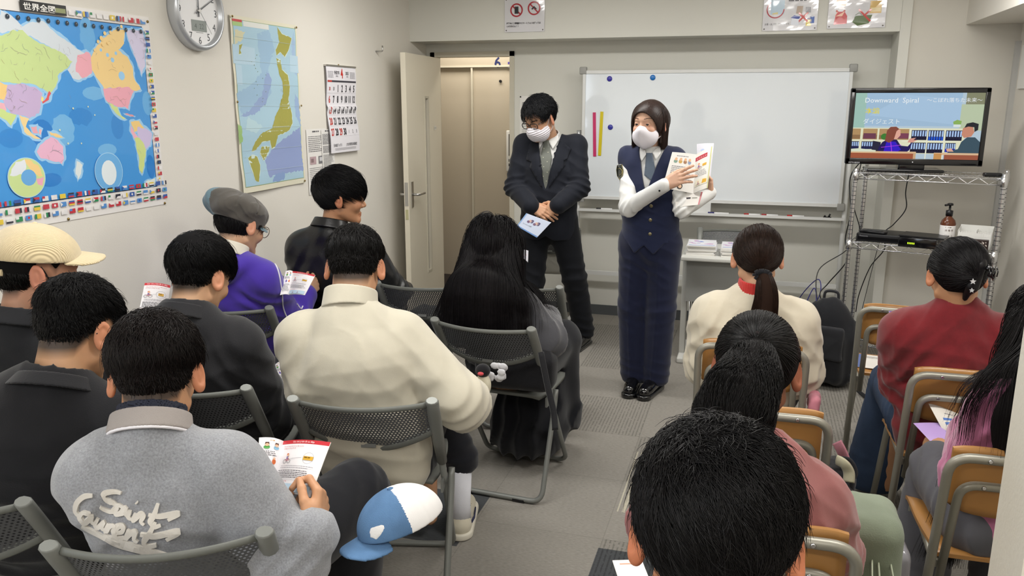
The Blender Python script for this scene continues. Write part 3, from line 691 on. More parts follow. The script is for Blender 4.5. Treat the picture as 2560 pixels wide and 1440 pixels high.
# ---- things on the rack
def place(o, p, rz=0.0): o.location = p; o.rotation_euler = (0, 0, rz); return o
p = rkp(0.69, 0.03, 1.206); o = MB().rbox((-0.045, -0.02, 0), (0.045, 0.02, 0.022), 0.008).build('small_device', m_black); place(o, p, 0.1); tag(o, 'small black device on the top shelf at the right end of the rack', 'device')
dv = empty('video_player', rkp(0.06, 0.03, 0.794), sa, label='wide flat black video player at the left of the middle shelf', cat='video player')
MB().rbox((-0.03, 0, 0), (0.36, 0.22, 0.048), 0.005).build('case', m_black, dv)
MB().box((-0.02, -0.001, 0.012), (0.2, 0.0, 0.03)).build('tray_door', m_gloss, dv); mount_text(dv, 'Panasonic', (-0.012, -0.002, 0.03), 0.012, '#9a9aa0', 'maker_lettering')
st2 = empty('tuner_box', rkp(0.27, -0.015, 0.794), sa-0.1, label='black tuner box with green display standing against the video player', cat='tuner')
MB().rbox((-0.0, -0.02, 0), (0.2, 0.018, 0.055), 0.004).build('case', m_gloss, st2); MB().box((0.0, -0.02, 0.058), (0.235, 0.15, 0.066)).build('lid', m_black, st2)
Sh = Sheet(lambda u, v, l=0: (0.05+u, -0.0205-l, 0.018+v)); 
for i in range(5): Sh.rect(i*0.008, 0, i*0.008+0.005, 0.010, '#a8d020')
Sh.build('display', st2, emit=2.0)
rc = MB().rbox((-0.028, -0.075, 0), (0.028, 0.075, 0.014), 0.006).build('remote_control', m_black); place(rc, rkp(0.115, 0.08, 0.8425), 1.05); tag(rc, 'black remote control lying on the video player', 'remote control')
MB().box((-0.02, -0.05, 0.0142), (0.02, 0.04, 0.0155)).build('keypad', mat('keys_grey', '#2f3034', 0.6), rc)
bt = empty('pump_bottle', rkp(0.50, 0.12, 0.794), 0, label='brown pump bottle with white label on the middle shelf', cat='bottle')
MB().lathe([(0.038, 0), (0.04, 0.004), (0.04, 0.13), (0.034, 0.15), (0.017, 0.168), (0.017, 0.18)], n=28).build('body', mat('amber_plastic', '#5a2c12', 0.2, spec=0.5), bt)
MB().lathe([(0.0405, 0.012), (0.0408, 0.013), (0.0408, 0.12), (0.0405, 0.121)], n=28).build('label', mat('paper_label', '#e4e2e0', 0.5), bt)
MB().lathe([(0.019, 0.175), (0.019, 0.205), (0.006, 0.208), (0.006, 0.232), (0.016, 0.234), (0.016, 0.244), (0.01, 0.247)], n=18).tube([(0, 0, 0.239), (-0.03, -0.02, 0.236)], 0.006, 8).build('pump', m_black, bt)
Sh = Sheet(lambda u, v, l=0: (0.0412*math.sin(u/0.04), -0.0412*math.cos(u/0.04), v)); 
for j, zz in enumerate((0.09, 0.06)): 
    for i in range(3): Sh.text('消毒用' [i] if j == 0 else 'ジェル'[i], -0.022+i*0.016, zz, 0.013, '#5a3a30')
Sh.lines(-0.02, 0.11, 0.022, 1, 0.01, 0.004, '#7a6a60'); Sh.build('lettering', bt)
bx = empty('white_tray_box', rkp(0.555, 0.09, 0.794), sa, label='white slotted plastic box on the middle shelf behind the head with the hair clip', cat='box')
b = MB(); b.box((0, 0, 0), (0.17, 0.2, 0.004)); 
for lo, hi in [((0, 0, 0), (0.17, 0.003, 0.09)), ((0, 0.197, 0), (0.17, 0.2, 0.11)), ((0, 0, 0), (0.003, 0.2, 0.10)), ((0.167, 0, 0), (0.17, 0.2, 0.10)), ((0.088, 0, 0), (0.091, 0.2, 0.09))]: b.box(lo, hi)
b.build('tray', m_white, bx); b = MB()
for i in range(14): b.box((0.006+i*0.0118, -0.001, 0.07), (0.011+i*0.0118, 0.0035, 0.098))
b.build('ribs', m_white, bx)
o = empty('patterned_tin', rkp(0.625, 0.018, 0.794), sa, label='small dark box with white floral pattern at the right of the middle shelf', cat='box')
MB().box((0, 0, 0), (0.09, 0.045, 0.062)).build('body', mat('dark_brown_card', '#2a1a18', 0.5), o); Sh = Sheet(lambda u, v, l=0: (u, -0.0005-l, v)); rr = random.Random(5)
for i in range(26): Sh.poly(circ(rr.uniform(0.008, 0.082), rr.uniform(0.008, 0.054), rr.uniform(0.002, 0.005), 6, rr.uniform(0.002, 0.007)), '#c9c0b8')
Sh.build('pattern', o)
def cable(name, pts, r, col, lab):
    o = MB().tube(spline(pts, 8), r, 7).build(name, mat('cable_'+col, col, 0.5)); return tag(o, lab, 'cable')
cable('power_cable', [rkp(-0.02, 0.3, 1.26), rkp(-0.06, 0.18, 1.15), rkp(-0.03, 0.12, 0.95), rkp(-0.05, 0.15, 0.78), rkp(-0.02, 0.1, 0.66), rkp(-0.12, 0.12, 0.5), rkp(-0.16, 0.1, 0.42), rkp(-0.08, 0.1, 0.3)], 0.0035, '#18181a', 'black cable hanging down the left side of the wire rack')
cable('power_cable', [rkp(0.24, 0.37, 1.19), rkp(0.25, 0.22, 1.08), rkp(0.26, 0.23, 0.98), rkp(0.2, 0.25, 0.88), rkp(0.15, 0.25, 0.82), rkp(0.16, 0.27, 0.72), rkp(0.09, 0.27, 0.6), rkp(0.04, 0.28, 0.42), rkp(0.03, 0.28, 0.3)], 0.0032, '#1b1b1d', 'black cable running from the television down behind the video player')
cable('power_cable', [rkp(-0.03, 0.33, 1.24), rkp(-0.05, 0.3, 1.0), rkp(0.0, 0.33, 0.8), rkp(-0.07, 0.3, 0.68), rkp(-0.2, 0.2, 0.56), rkp(-0.17, 0.1, 0.38), rkp(-0.1, 0.08, 0.3)], 0.003, '#202022', 'black cable looping left of the rack behind the backpack')
cable('network_cable', [rkp(-0.38, 0.3, 0.2), rkp(-0.30, 0.25, 0.38), rkp(-0.2, 0.2, 0.5), rkp(-0.17, 0.15, 0.42), rkp(-0.22, 0.1, 0.28)], 0.003, '#2a2c7c', 'dark blue network cable looping up behind the backpack')
cable('network_cable', [rkp(-0.33, 0.2, 0.05), rkp(-0.27, 0.2, 0.3), rkp(-0.22, 0.2, 0.44), rkp(-0.19, 0.15, 0.36), rkp(-0.2, 0.05, 0.2)], 0.003, '#34368a', 'blue network cable forming the narrower loop behind the backpack')
cable('thin_cable', [rkp(0.13, 0.3, 0.8), rkp(0.10, 0.3, 0.6), rkp(0.06, 0.3, 0.3)], 0.002, '#333335', 'thin black cable hanging straight below the video player')
# ---- folding chairs
m_fr = mat('chair_frame_grey', '#7f817d', 0.42, metal=0.25); m_seat = mat('chair_plastic_grey', '#6f716c', 0.55); m_rim = mat('chair_rim_grey', '#62645f', 0.5)
m_perf = bpy.data.materials.new('perforated_plastic'); m_perf.use_nodes = True
def perf():
    nt = m_perf.node_tree; N, L = nt.nodes, nt.links; b = N['Principled BSDF']; b.inputs['Base Color'].default_value = (*lin('#55575a'), 1); b.inputs['Roughness'].default_value = 0.5
    uv = N.new('ShaderNodeUVMap'); uv.uv_map = 'UVMap'; sp = N.new('ShaderNodeSeparateXYZ'); L.new(uv.outputs[0], sp.inputs[0])
    def m(op, a, b_=None):
        n = N.new('ShaderNodeMath'); n.operation = op
        for i, v in enumerate((a, b_)):
            if v is None: continue
            if isinstance(v, (int, float)): n.inputs[i].default_value = v
            else: L.new(v, n.inputs[i])
        return n.outputs[0]
    v = m('MULTIPLY', sp.outputs[1], 1/0.0088); row = m('FLOOR', v); u = m('ADD', m('MULTIPLY', sp.outputs[0], 1/0.0105), m('MULTIPLY', m('MODULO', row, 2), 0.5))
    fu = m('MULTIPLY', m('SUBTRACT', m('FRACT', u), 0.5), 0.0105); fv = m('MULTIPLY', m('SUBTRACT', m('FRACT', v), 0.5), 0.0088)
    r = m('SQRT', m('ADD', m('MULTIPLY', fu, fu), m('MULTIPLY', fv, fv))); hole = m('LESS_THAN', r, 0.0026); L.new(m('SUBTRACT', 1.0, hole), b.inputs['Alpha'])
perf()
def make_folding():
    root = empty('folding_chair'); W = 0.20
    def post(z): return 0.54*(0.765-z)/0.765
    for sx in (-1, 1):
        b = MB(); zz = [0.775, 0.77, 0.72, 0.6, 0.5]; b.tube([(sx*W, post(z), z) for z in zz], [0.012, 0.0145, 0.0145, 0.0145, 0.0145], 10, ry=[0.016, 0.02, 0.02, 0.019, 0.016]); b.build('back_post', m_fr, root)
    b = MB(); b.tube(fillet([(-W, post(0.5), 0.5), (-W+0.008, post(0.02), 0.014), (W-0.008, post(0.02), 0.014), (W, post(0.5), 0.5)], 0.05), 0.011, 8); b.build('front_leg_loop', m_fr, root)
    b = MB(); b.tube(fillet([(-W-0.022, 0.25, 0.45), (-W-0.022, 0.235, 0.40), (-W-0.012, 0.10, 0.014), (W+0.012, 0.10, 0.014), (W+0.022, 0.235, 0.40), (W+0.022, 0.25, 0.45)], 0.05), 0.011, 8); b.build('rear_leg_loop', m_fr, root)
    for sx in (-1, 1):
        MB().box((sx*(W-0.004)-0.004, 0.20, 0.385), (sx*(W-0.004)+0.004, 0.30, 0.425)).build('seat_bracket', m_fr, root)
        MB().tube([(sx*(W-0.11), 0.10, 0.010), (sx*(W-0.06), 0.10, 0.010)], 0.0125, 8).build('foot_pad', m_black, root)
    # seat
    n, mm = 12, 12; V = []; Fc = []
    def sp(u, v, dz):
        w_ = 0.185-0.02*abs(v-0.5)**3*8; x = u*w_; y = 0.20+v*0.37; z = 0.432-0.014*math.cos(u*1.5)*math.sin(math.pi*v)-0.012*(v**6)-(0.006*abs(u)**8)+dz; return (x, y, z)
    for dz in (0, -0.014):
        for i in range(n+1):
            for j in range(mm+1): V.append(sp(-1+2*i/n, j/mm, dz))
    K = (n+1)*(mm+1)
    for i in range(n):
        for j in range(mm):
            a = i*(mm+1)+j; q = (a, a+mm+1, a+mm+2, a+1); Fc.append(q); Fc.append(tuple(K+x for x in reversed(q)))
    ring = [j for j in range(mm+1)]+[i*(mm+1)+mm for i in range(1, n+1)]+[n*(mm+1)+j for j in range(mm-1, -1, -1)]+[i*(mm+1) for i in range(n-1, 0, -1)]
    for a, c in zip(ring, ring[1:]+ring[:1]): Fc.append((a, c, K+c, K+a))
    MB().add(V, Fc, True).build('seat', m_seat, root)
    # backrest: curved perforated panel with a rim
    def bp(u, v):
        zt = 0.757; zb = 0.645-0.05*(1-u*u); z = zb+(zt-zb)*v; return (u*(W-0.012), post(z)-0.055*(1-u*u)+0.0, z)
    n, mm = 20, 5; V = [bp(-1+2*i/n, j/mm) for i in range(n+1) for j in range(mm+1)]; uv = [(V[k][0]*1.04, V[k][2]) for k in range(len(V))]
    Fc = [(i*(mm+1)+j, (i+1)*(mm+1)+j, (i+1)*(mm+1)+j+1, i*(mm+1)+j+1) for i in range(n) for j in range(mm)]
    o = mesh_obj('backrest', V, Fc, m_perf, root, True, uv=uv); md = None
    b = MB(); b.tube([bp(-1+2*i/n, 1.0) for i in range(n+1)], 0.009, 8, ry=0.006); b.tube([bp(-1+2*i/n, 0.0) for i in range(n+1)], 0.013, 8, ry=0.005); b.build('backrest_rim', m_rim, root)
    c = bp(0, 0.06); MB().box((-0.022, c[1]-0.008, c[2]-0.003), (0.022, c[1]-0.004, c[2]+0.009)).build('maker_plate', mat('plate_grey', '#7c7d7a', 0.4), root)
    return root
chair0 = make_folding(); used_f = [False]
def folding(x, y, deg, lab):
    """x,y: midpoint under the top of the backrest; deg: heading, positive turns left"""
    o = chair0 if not used_f[0] else copy_tree(chair0); used_f[0] = True
    o.location = (x, y, 0); o.rotation_euler = (0, 0, math.radians(deg)); tag(o, lab, 'chair', 'grey folding chairs'); return o
folding(-1.03, 1.985, 14, 'grey folding chair under the man in the cream half-zip sweater')
folding(-0.96, 2.855, -4, 'grey folding chair under the woman with very long loose hair')
folding(-1.066, 1.185, 24, 'grey folding chair under the man in the light grey lettered jacket')
folding(-1.63, 1.155, 22, 'grey folding chair cut by the bottom left corner, behind the man in black with glasses')
folding(-1.60, 1.93, 14, 'grey folding chair under the man in the black denim jacket')
folding(-2.06, 1.66, 8, 'grey folding chair under the man in the corduroy cap')
folding(-2.076, 2.79, 16, 'grey folding chair under the person in the purple hoodie')
folding(-1.49, 2.80, -8, 'empty grey folding chair right of the purple hoodie with a leaflet on its seat')
folding(-1.97, 3.42, 10, 'grey folding chair under the man in the leather jacket')
folding(-1.47, 3.43, 3, 'grey folding chair with black coat on its seat, in front of the door')
folding(-1.02, 3.55, 2, 'grey folding chair with a colour chart leaflet, right of the long-haired woman')
folding(-0.12, 5.58, 184, 'grey folding chair behind the small table with brochures')
# ---- school chairs
m_tube = mat('school_tube', '#928f84', 0.38, metal=0.35); m_wood = mat('beech_ply', '#a67741', 0.35, var=(6, 0.08), coat=0.15, bump=(60, 0.05), aniso=(1, 1, 0.08)); m_edge = mat('ply_edge', '#a87a46', 0.5); m_rub = mat('rubber_foot', '#77756e', 0.7)
def make_school():
    root = empty('school_chair'); W = 0.186
    MB().tube(fillet([(-W-0.004, 0.13, 0.01), (-W, 0.06, 0.42), (-W, 0, 0.745), (W, 0, 0.745), (W, 0.06, 0.42), (W+0.004, 0.13, 0.01)], 0.055, 8), 0.0125, 10).build('back_frame', m_tube, root)
    w = 0.150
    MB().tube(fillet([(-w-0.006, 0.085, 0.35), (-w, 0.02, 0.665), (w, 0.02, 0.665), (w+0.006, 0.085, 0.35)], 0.045, 8), 0.0115, 10).build('inner_frame', m_tube, root)
    for sx in (-1, 1):
        MB().tube(fillet([(sx*(w+0.02), 0.08, 0.405), (sx*(w+0.005), 0.44, 0.412), (sx*(w+0.03), 0.49, 0.012)], 0.045, 8), 0.0115, 10).build('leg', m_tube, root)
        for x, y in ((sx*(w+0.03), 0.49), (sx*(W+0.004), 0.13)): MB().lathe([(0.014, 0.0), (0.016, 0.003), (0.0145, 0.04), (0.012, 0.041)], (x, y, 0), 12).build('rubber_foot', m_rub, root)
    MB().tube([(-w-0.01, 0.3, 0.40), (w+0.01, 0.3, 0.40)], 0.009, 8).build('seat_stretcher', m_tube, root)
    def plate(fn, n, mm, th, name):
        V = []; Fc = []
        for s_ in (0, 1):
            for i in range(n+1):
                for j in range(mm+1): V.append(fn(-1+2*i/n, j/mm, s_))
        K = (n+1)*(mm+1)
        for i in range(n):
            for j in range(mm):
                a = i*(mm+1)+j; q = (a, a+mm+1, a+mm+2, a+1); Fc.append(q); Fc.append(tuple(K+x for x in reversed(q)))
        e = len(Fc); ring = [j for j in range(mm+1)]+[i*(mm+1)+mm for i in range(1, n+1)]+[n*(mm+1)+j for j in range(mm-1, -1, -1)]+[i*(mm+1) for i in range(n-1, 0, -1)]
        for a, c in zip(ring, ring[1:]+ring[:1]): Fc.append((a, c, K+c, K+a))
        mesh_obj(name, V, Fc, [m_wood, m_edge], root, [True]*e+[False]*(len(Fc)-e), [0]*e+[1]*(len(Fc)-e))
    def bk(u, v, s_):
        z = 0.575+0.19*v-0.03*(u**4)*(1-v)**2*0-(0.012*u**6 if v > 0.9 else 0)+(0.025*u**6 if v < 0.1 else 0); x = u*(0.172)
        y = 0.017+0.22*(0.745-z)*0.35+0.018*(abs(u)**2)*1.0-0.004+s_*-0.011+0.005; return (x, y+0.012, z)
    plate(bk, 16, 8, 0.01, 'backrest')
    def se(u, v, s_):
        w_ = 0.175+0.012*math.sin(math.pi*v); return (u*w_*(1-0.06*(1-v)), 0.09+0.375*v, 0.432-0.012*math.sin(math.pi*v)*(1-u*u)-0.02*v**8-0.011*(1-s_))
    plate(se, 12, 12, 0.01, 'seat')
    for sx in (-1, 1):
        for z, yy in ((0.745, -0.0125), (0.665, 0.0085)): MB().lathe([(0.006, 0), (0.004, 0.002)], (sx*0.10, yy, z), 10, T=Matrix.Rotation(math.pi/2, 4, 'X')).build('rivet', m_chrome, root)
    return root
school0 = make_school(); used_s = [False]
def school(x, y, deg, lab):
    o = school0 if not used_s[0] else copy_tree(school0); used_s[0] = True
    o.location = (x, y, 0); o.rotation_euler = (0, 0, math.radians(deg)); tag(o, lab, 'chair', 'wooden school chairs with steel tube frames'); return o
school(0.035, 2.905, 0, 'wooden school chair under the woman in the cream sweatshirt')
school(0.06, 2.255, 1, 'empty wooden school chair between the cream sweatshirt and the pink T-shirt')
school(0.06, 1.575, 1, 'wooden school chair under the woman in the dusty pink T-shirt')
school(0.66, 3.63, -6, 'empty wooden school chair with leaflets on its seat beside the black backpack')
school(0.72, 2.77, 1, 'wooden school chair under the woman in the red sweater')
school(0.70, 2.11, 1, 'wooden school chair under the woman in pink with long hair at the right edge')
school(0.0, 0.78, 0, 'wooden school chair under the nearest head, below the frame')
# ---- small table with brochures
tb = empty('side_table', (-0.11, 5.2, 0), label='small grey table with stacks of brochures behind the police officer', cat='table')
m_tbl = mat('table_top_grey', '#c9c9c4', 0.5); m_pan = mat('modesty_panel_grey', '#8f908d', 0.5)
MB().rbox((-0.28, -0.27, 0.665), (0.28, 0.27, 0.69), 0.006).build('tabletop', m_tbl, tb)
MB().box((-0.245, -0.20, 0.40), (0.265, -0.192, 0.665)).build('modesty_panel', m_pan, tb)
for sx in (-1, 1):
    MB().rbox((sx*0.26-0.018, -0.10, 0.03), (sx*0.26+0.018, -0.04, 0.67), 0.006).build('leg', m_tbl, tb)
    MB().rbox((sx*0.26-0.02, -0.22, 0.0), (sx*0.26+0.02, 0.22, 0.035), 0.008).build('foot', m_tbl, tb)
    MB().tube(fillet([(sx*0.22, -0.15, 0.40), (sx*0.22, -0.15, 0.12), (sx*0.22, 0.1, 0.12)], 0.05), 0.006, 8).build('stay_rod', m_satin, tb)
def booklet_mesh(name, w_, h_, t_, cover, seed):
    root = MB().box((-w_/2, -h_/2, 0), (w_/2, h_/2, t_)).build(name, mat('page_white', '#e6e4de', 0.6)); S = Sheet(lambda u, v, l=0: (u, v, t_+l)); S.lift = 0.0003
    S.rect(-w_/2, -h_/2, w_/2, h_/2, '#e8e8ee'); r_ = random.Random(seed)
    for i in range(14): S.poly(circ(r_.uniform(-w_/2+0.03, w_/2-0.03), r_.uniform(-h_/2+0.03, h_/2-0.03), r_.uniform(0.012, 0.03), 10, r_.uniform(0.006, 0.014)), r_.choice(cover))
    S.rect(-w_*0.45, -h_*0.42, w_*0.45, -h_*0.36, cover[0]); S.build('cover_print', root, coat=0.3); return root
rr = random.Random(3)
for si, (cx, cy, n) in enumerate(((-0.275, 5.12, 9), (-0.075, 5.12, 8))):
    b0 = None
    for k in range(n):
        o = booklet_mesh('brochure', 0.17, 0.24, 0.006, ['#6f8ad0', '#c088c4', '#92acdf', '#cf9fca', '#dfe6f4'], 5) if b0 is None else copy_tree(b0)
        b0 = b0 or o; place(o, (cx+rr.uniform(-.006, .006), cy+rr.uniform(-.006, .006), 0.69+k*0.0068), rr.uniform(-.05, .05))
        tag(o, 'pale blue and lilac brochure in the %s stack on the small table' % ('left' if si == 0 else 'right'), 'brochure', 'brochures in the %s stack' % ('left' if si == 0 else 'right'))
# ================================================================== THINGS ON THE WALLS
def CW(x, y):   # traced outline points -> (Y, Z) on the left wall
    p = on_x(x/2.4, y/2.4, XL); return (float(p[1]), float(p[2]))
def rough(poly, amp, seed=0, step=0.012):
    r = random.Random(seed); out = []; n = len(poly)
    for i in range(n):
        a, b = poly[i], poly[(i+1) % n]; L_ = math.hypot(b[0]-a[0], b[1]-a[1]); k = max(1, int(L_/step))
        for j in range(k):
            t = j/k; s_ = 0 if j == 0 else amp; out.append((a[0]+(b[0]-a[0])*t+r.uniform(-s_, s_), a[1]+(b[1]-a[1])*t+r.uniform(-s_, s_)))
    return out
def grow(poly, d):
    cx = sum(p[0] for p in poly)/len(poly); cy = sum(p[1] for p in poly)/len(poly); out = []
    for x, y in poly:
        l = math.hypot(x-cx, y-cy) or 1; out.append((x+(x-cx)/l*d, y+(y-cy)/l*d))
    return out
wallf = lambda off: (lambda u, v, l=0: (XL+off+l, u, v))
# ---- world map
Y0, Y1, Z0_, Z1_ = 1.84, 2.993, 1.163, 1.945
wm = empty('world_map', (0, 0, 0), label='large laminated world map with rows of flags on the left wall', cat='map')
MB().box((XL+0.0005, Y0, Z0_), (XL+0.003, Y1, Z1_)).build('sheet', mat('laminated_paper', '#e9e6e2', 0.25, coat=0.4), wm)
S = Sheet(wallf(0.0032)); S.lift = 0.0002
my1 = CW(908, 640)[0]; mz1, mz0 = CW(858, 165)[1], CW(958, 1112)[1]; my1 = 2.945
S.rect(Y0+0.02, mz0-0.003, my1+0.003, mz1+0.003, '#23304a'); S.rect(Y0+0.022, mz0, my1, mz1, '#4a98dc')
rr = random.Random(11)
for i, (x, y, rx, ry) in enumerate([(480, 700, 70, 40), (380, 780, 60, 70), (250, 800, 60, 60), (520, 210, 45, 80), (700, 760, 40, 60), (640, 900, 60, 30), (300, 1080, 60, 30), (880, 620, 35, 60), (60, 830, 60, 40), (560, 560, 70, 30), (900, 1000, 30, 60)]):
    c = CW(x, y); S.poly(rough(circ(c[0], c[1], rx/2.4*0.0020, 14, ry/2.4*0.0020), 0.008, i), ['#3c8ad2', '#74b4e4', '#2f7fcc', '#6aaee2'][i % 4])
LAND = [
 ([(0, 60), (60, 90), (130, 160), (190, 130), (260, 130), (330, 200), (400, 250), (470, 300), (520, 330), (545, 420), (540, 450), (470, 480), (430, 470), (400, 420), (430, 370), (330, 300), (200, 230), (100, 180), (-30, 200)], '#d3dbe2'),
 ([(-60, 240), (60, 185), (130, 180), (200, 240), (290, 280), (370, 320), (430, 370), (400, 410), (350, 440), (330, 520), (290, 560), (250, 530), (170, 500), (90, 500), (-60, 480)], '#c7da96'),
 ([(-20, 540), (40, 510), (120, 500), (200, 520), (250, 560), (240, 620), (230, 680), (170, 710), (110, 690), (60, 680), (20, 620)], '#c7b1d4'),
 ([(-30, 480), (40, 510), (20, 600), (-30, 600)], '#eecb86'), ([(-30, 600), (20, 620), (35, 660), (-30, 700)], '#e9b2bd'),
 ([(-20, 650), (60, 680), (95, 690), (60, 755), (30, 720), (-20, 690)], '#c9dc8e'),
 ([(110, 690), (170, 712), (150, 760), (185, 800), (240, 832), (200, 832), (140, 790), (125, 740)], '#eed39a'), ([(180, 760), (215, 755), (225, 800), (195, 800)], '#e8aab4'), ([(230, 770), (245, 780), (240, 810), (228, 800)], '#eab5b8'),
 ([(290, 545), (302, 560), (288, 600), (252, 622), (246, 610), (275, 585)], '#dc5a60'), ([(245, 575), (258, 590), (250, 612), (240, 600)], '#f0e08a'),
 ([(300, 820), (340, 840), (375, 880), (380, 950), (365, 985), (350, 970), (290, 960), (240, 950), (215, 910), (235, 870), (270, 840)], '#e9b6cf'),
 ([(290, 790), (330, 800), (375, 825), (350, 827), (300, 812)], '#f0cf90'), ([(455, 965), (490, 990), (482, 1040), (462, 1078), (448, 1020)], '#dfe6e6'), ([(870, 1090), (925, 1070), (930, 1105), (880, 1120)], '#dfe6e0'),
 ([(460, 330), (510, 310), (540, 330), (547, 440), (490, 470), (450, 430)], '#ecabb8'),
 ([(540, 345), (580, 270), (640, 210), (700, 170), (745, 185), (740, 260), (705, 300), (760, 340), (790, 400), (800, 470), (840, 535), (800, 545), (770, 522), (620, 532), (585, 480), (560, 440), (547, 420)], '#f0d090'),
 ([(752, 180), (850, 180), (870, 260), (865, 400), (845, 450), (820, 380), (770, 250)], '#d5cfe8'),
 ([(612, 530), (770, 522), (800, 547), (775, 600), (765, 655), (742, 640), (700, 642), (640, 612), (620, 570)], '#eca9b8'),
 ([(640, 614), (700, 642), (720, 692), (752, 712), (735, 716), (700, 690), (665, 650)], '#cfdc94'), ([(745, 680), (800, 695), (795, 700), (750, 688)], '#e0a0a8'),
 ([(780, 730), (830, 725), (862, 770), (800, 792)], '#f0cd84'), ([(820, 762), (872, 770), (907, 802), (896, 870), (862, 902), (826, 820)], '#cdc0e2'), ([(780, 752), (800, 792), (826, 822), (800, 832), (780, 790)], '#ecb0c0'), ([(802, 832), (830, 826), (852, 852), (872, 902), (862, 990), (848, 1042), (832, 1020), (826, 930)], '#cfdc8e')]
for i, (pl, c) in enumerate(LAND): S.poly(rough(grow([CW(*p) for p in pl], 0.010), 0.004, i+50), '#9ccbee')
for i, (pl, c) in enumerate(LAND): S.poly(rough([CW(*p) for p in pl], 0.0035, i), c)
for i, (x, y, r_) in enumerate([(725, 455, 22), (640, 330, 10), (670, 360, 12), (690, 320, 9), (600, 300, 8)]): c = CW(x, y); S.poly(rough(circ(c[0], c[1], r_/2.4*0.0019, 10), 0.003, i), '#9ccbee')
def inside(pl, x, y):
    c = False
    for i in range(len(pl)):
        x0, y0 = pl[i]; x1, y1 = pl[(i+1) % len(pl)]
        if (y0 > y) != (y1 > y) and x < (x1-x0)*(y-y0)/(y1-y0)+x0: c = not c
    return c
for li, (pl, c) in enumerate(LAND):   # inner borders
    if len(pl) < 7: continue
    W_ = [CW(*q) for q in pl]; xs = [q[0] for q in W_]; ys = [q[1] for q in W_]
    for k in range(int(4+60*(max(xs)-min(xs)))):
        x, y = rr.uniform(min(xs), max(xs)), rr.uniform(min(ys), max(ys)); a = rr.uniform(0, 6.28); pts_ = []
        for j in range(rr.randint(3, 9)):
            if not inside(W_, x, y): break
            pts_.append((x, y)); a += rr.uniform(-.9, .9); x += math.cos(a)*0.006; y += math.sin(a)*0.006
        if len(pts_) > 1: S.line(pts_, 0.0008, rr.choice(['#a08f92', '#8f98a0', '#b09a7c']))
for x, y, r_ in ((600, 230, 12), (620, 200, 10), (655, 195, 9), (560, 300, 7), (580, 250, 9), (610, 270, 8), (640, 260, 7), (720, 160, 9), (430, 650, 5), (520, 640, 4), (560, 690, 4), (400, 860, 5), (480, 860, 4), (350, 780, 5)):
    c = CW(x, y); S.poly(rough(circ(c[0], c[1], r_/2.4*0.0019, 9), 0.003, int(x)), '#f0d090' if y < 320 else '#d8e0c0')
for i in range(20):   # borders and rivers
    c = CW(rr.uniform(0, 420), rr.uniform(200, 680)); a = rr.uniform(0, 3); S.line([(c[0], c[1]), (c[0]+math.cos(a)*0.015, c[1]+math.sin(a)*0.012), (c[0]+math.cos(a)*0.025, c[1]+math.sin(a+0.6)*0.02)], 0.0007, '#8f8f94')
for cx, cy, rx, ry, kind in ((152, 1066, 108, 118, 0), (645, 1030, 80, 112, 1)):
    c = CW(cx, cy); a = abs(CW(cx+rx, cy)[0]-c[0]); b_ = abs(CW(cx, cy-ry)[1]-c[1])
    S.poly(circ(c[0], c[1], a*1.04, 40, b_*1.04), '#a9d2ee'); S.poly(circ(c[0], c[1], a, 40, b_), '#c8dc98' if kind == 0 else '#6fb0e4')
    if kind == 0:
        S.poly(rough([(c[0]-a*.9, c[1]+b_*.2), (c[0]-a*.5, c[1]+b_*.85), (c[0], c[1]+b_*.95), (c[0], c[1]+b_*.2)], 0.005, 4), '#dfe4ea'); S.poly(rough([(c[0], c[1]+b_*.95), (c[0]+a*.7, c[1]+b_*.6), (c[0]+a*.9, c[1]), (c[0]+a*.4, c[1]+b_*.1)], 0.005, 5), '#f0cf8e')
        S.poly(rough([(c[0]+a*.5, c[1]-b_*.1), (c[0]+a*.95, c[1]-b_*.05), (c[0]+a*.8, c[1]-b_*.5), (c[0]+a*.55, c[1]-b_*.4)], 0.004, 6), '#ecaac0'); S.poly(rough(circ(c[0]+a*.1, c[1], a*0.42, 18, b_*0.42), 0.006, 8), '#69a9e0')
    else: S.poly(rough(circ(c[0], c[1]-0.004, a*0.55, 18, b_*0.68), 0.007, 9), '#e2ebee')
for i in range(26):   # time-zone clocks
    y = Y0+0.03+i*(my1-Y0-0.04)/25; S.poly(circ(y, mz1-0.018, 0.0085, 12), '#23303f'); S.line([(y, mz1-0.018), (y+0.003, mz1-0.014)], 0.0012, '#c8ccd0')
def flag(u, v, w_, h_, i):
    r_ = random.Random(i*7+1); P_ = ['#c23c46', '#3a8a5a', '#3f5fa6', '#e9e6e4', '#e0c44c', '#3a3a44', '#e0dede', '#c04450', '#5a8fcc', '#e6e4e2']; k = r_.randrange(5)
    a, b_, c = r_.choice(P_), r_.choice(P_), r_.choice(P_)
    if k == 0: S.rect(u, v, u+w_, v+h_/3, a); S.rect(u, v+h_/3, u+w_, v+2*h_/3, b_); S.rect(u, v+2*h_/3, u+w_, v+h_, c)
    elif k == 1: S.rect(u, v, u+w_/3, v+h_, a); S.rect(u+w_/3, v, u+2*w_/3, v+h_, b_); S.rect(u+2*w_/3, v, u+w_, v+h_, c)
    elif k == 2: S.rect(u, v, u+w_, v+h_, a); S.poly(circ(u+w_/2, v+h_/2, h_*0.28, 8), c)
    elif k == 3: S.rect(u, v, u+w_, v+h_, a); S.rect(u, v+h_/2, u+w_*0.45, v+h_, b_)
    else: S.rect(u, v, u+w_, v+h_/2, a); S.rect(u, v+h_/2, u+w_, v+h_, b_); S.poly([(u, v), (u+w_*0.4, v+h_/2), (u, v+h_)], c)
n = 0
for r_ in range(3):
    for i in range(29): flag(Y0+0.027+i*0.0395, Z0_+0.026+r_*0.030, 0.027, 0.017, n); n += 1
for i in range(26): flag(my1+0.010, mz0+0.02+i*0.0243, 0.023, 0.015, n); n += 1
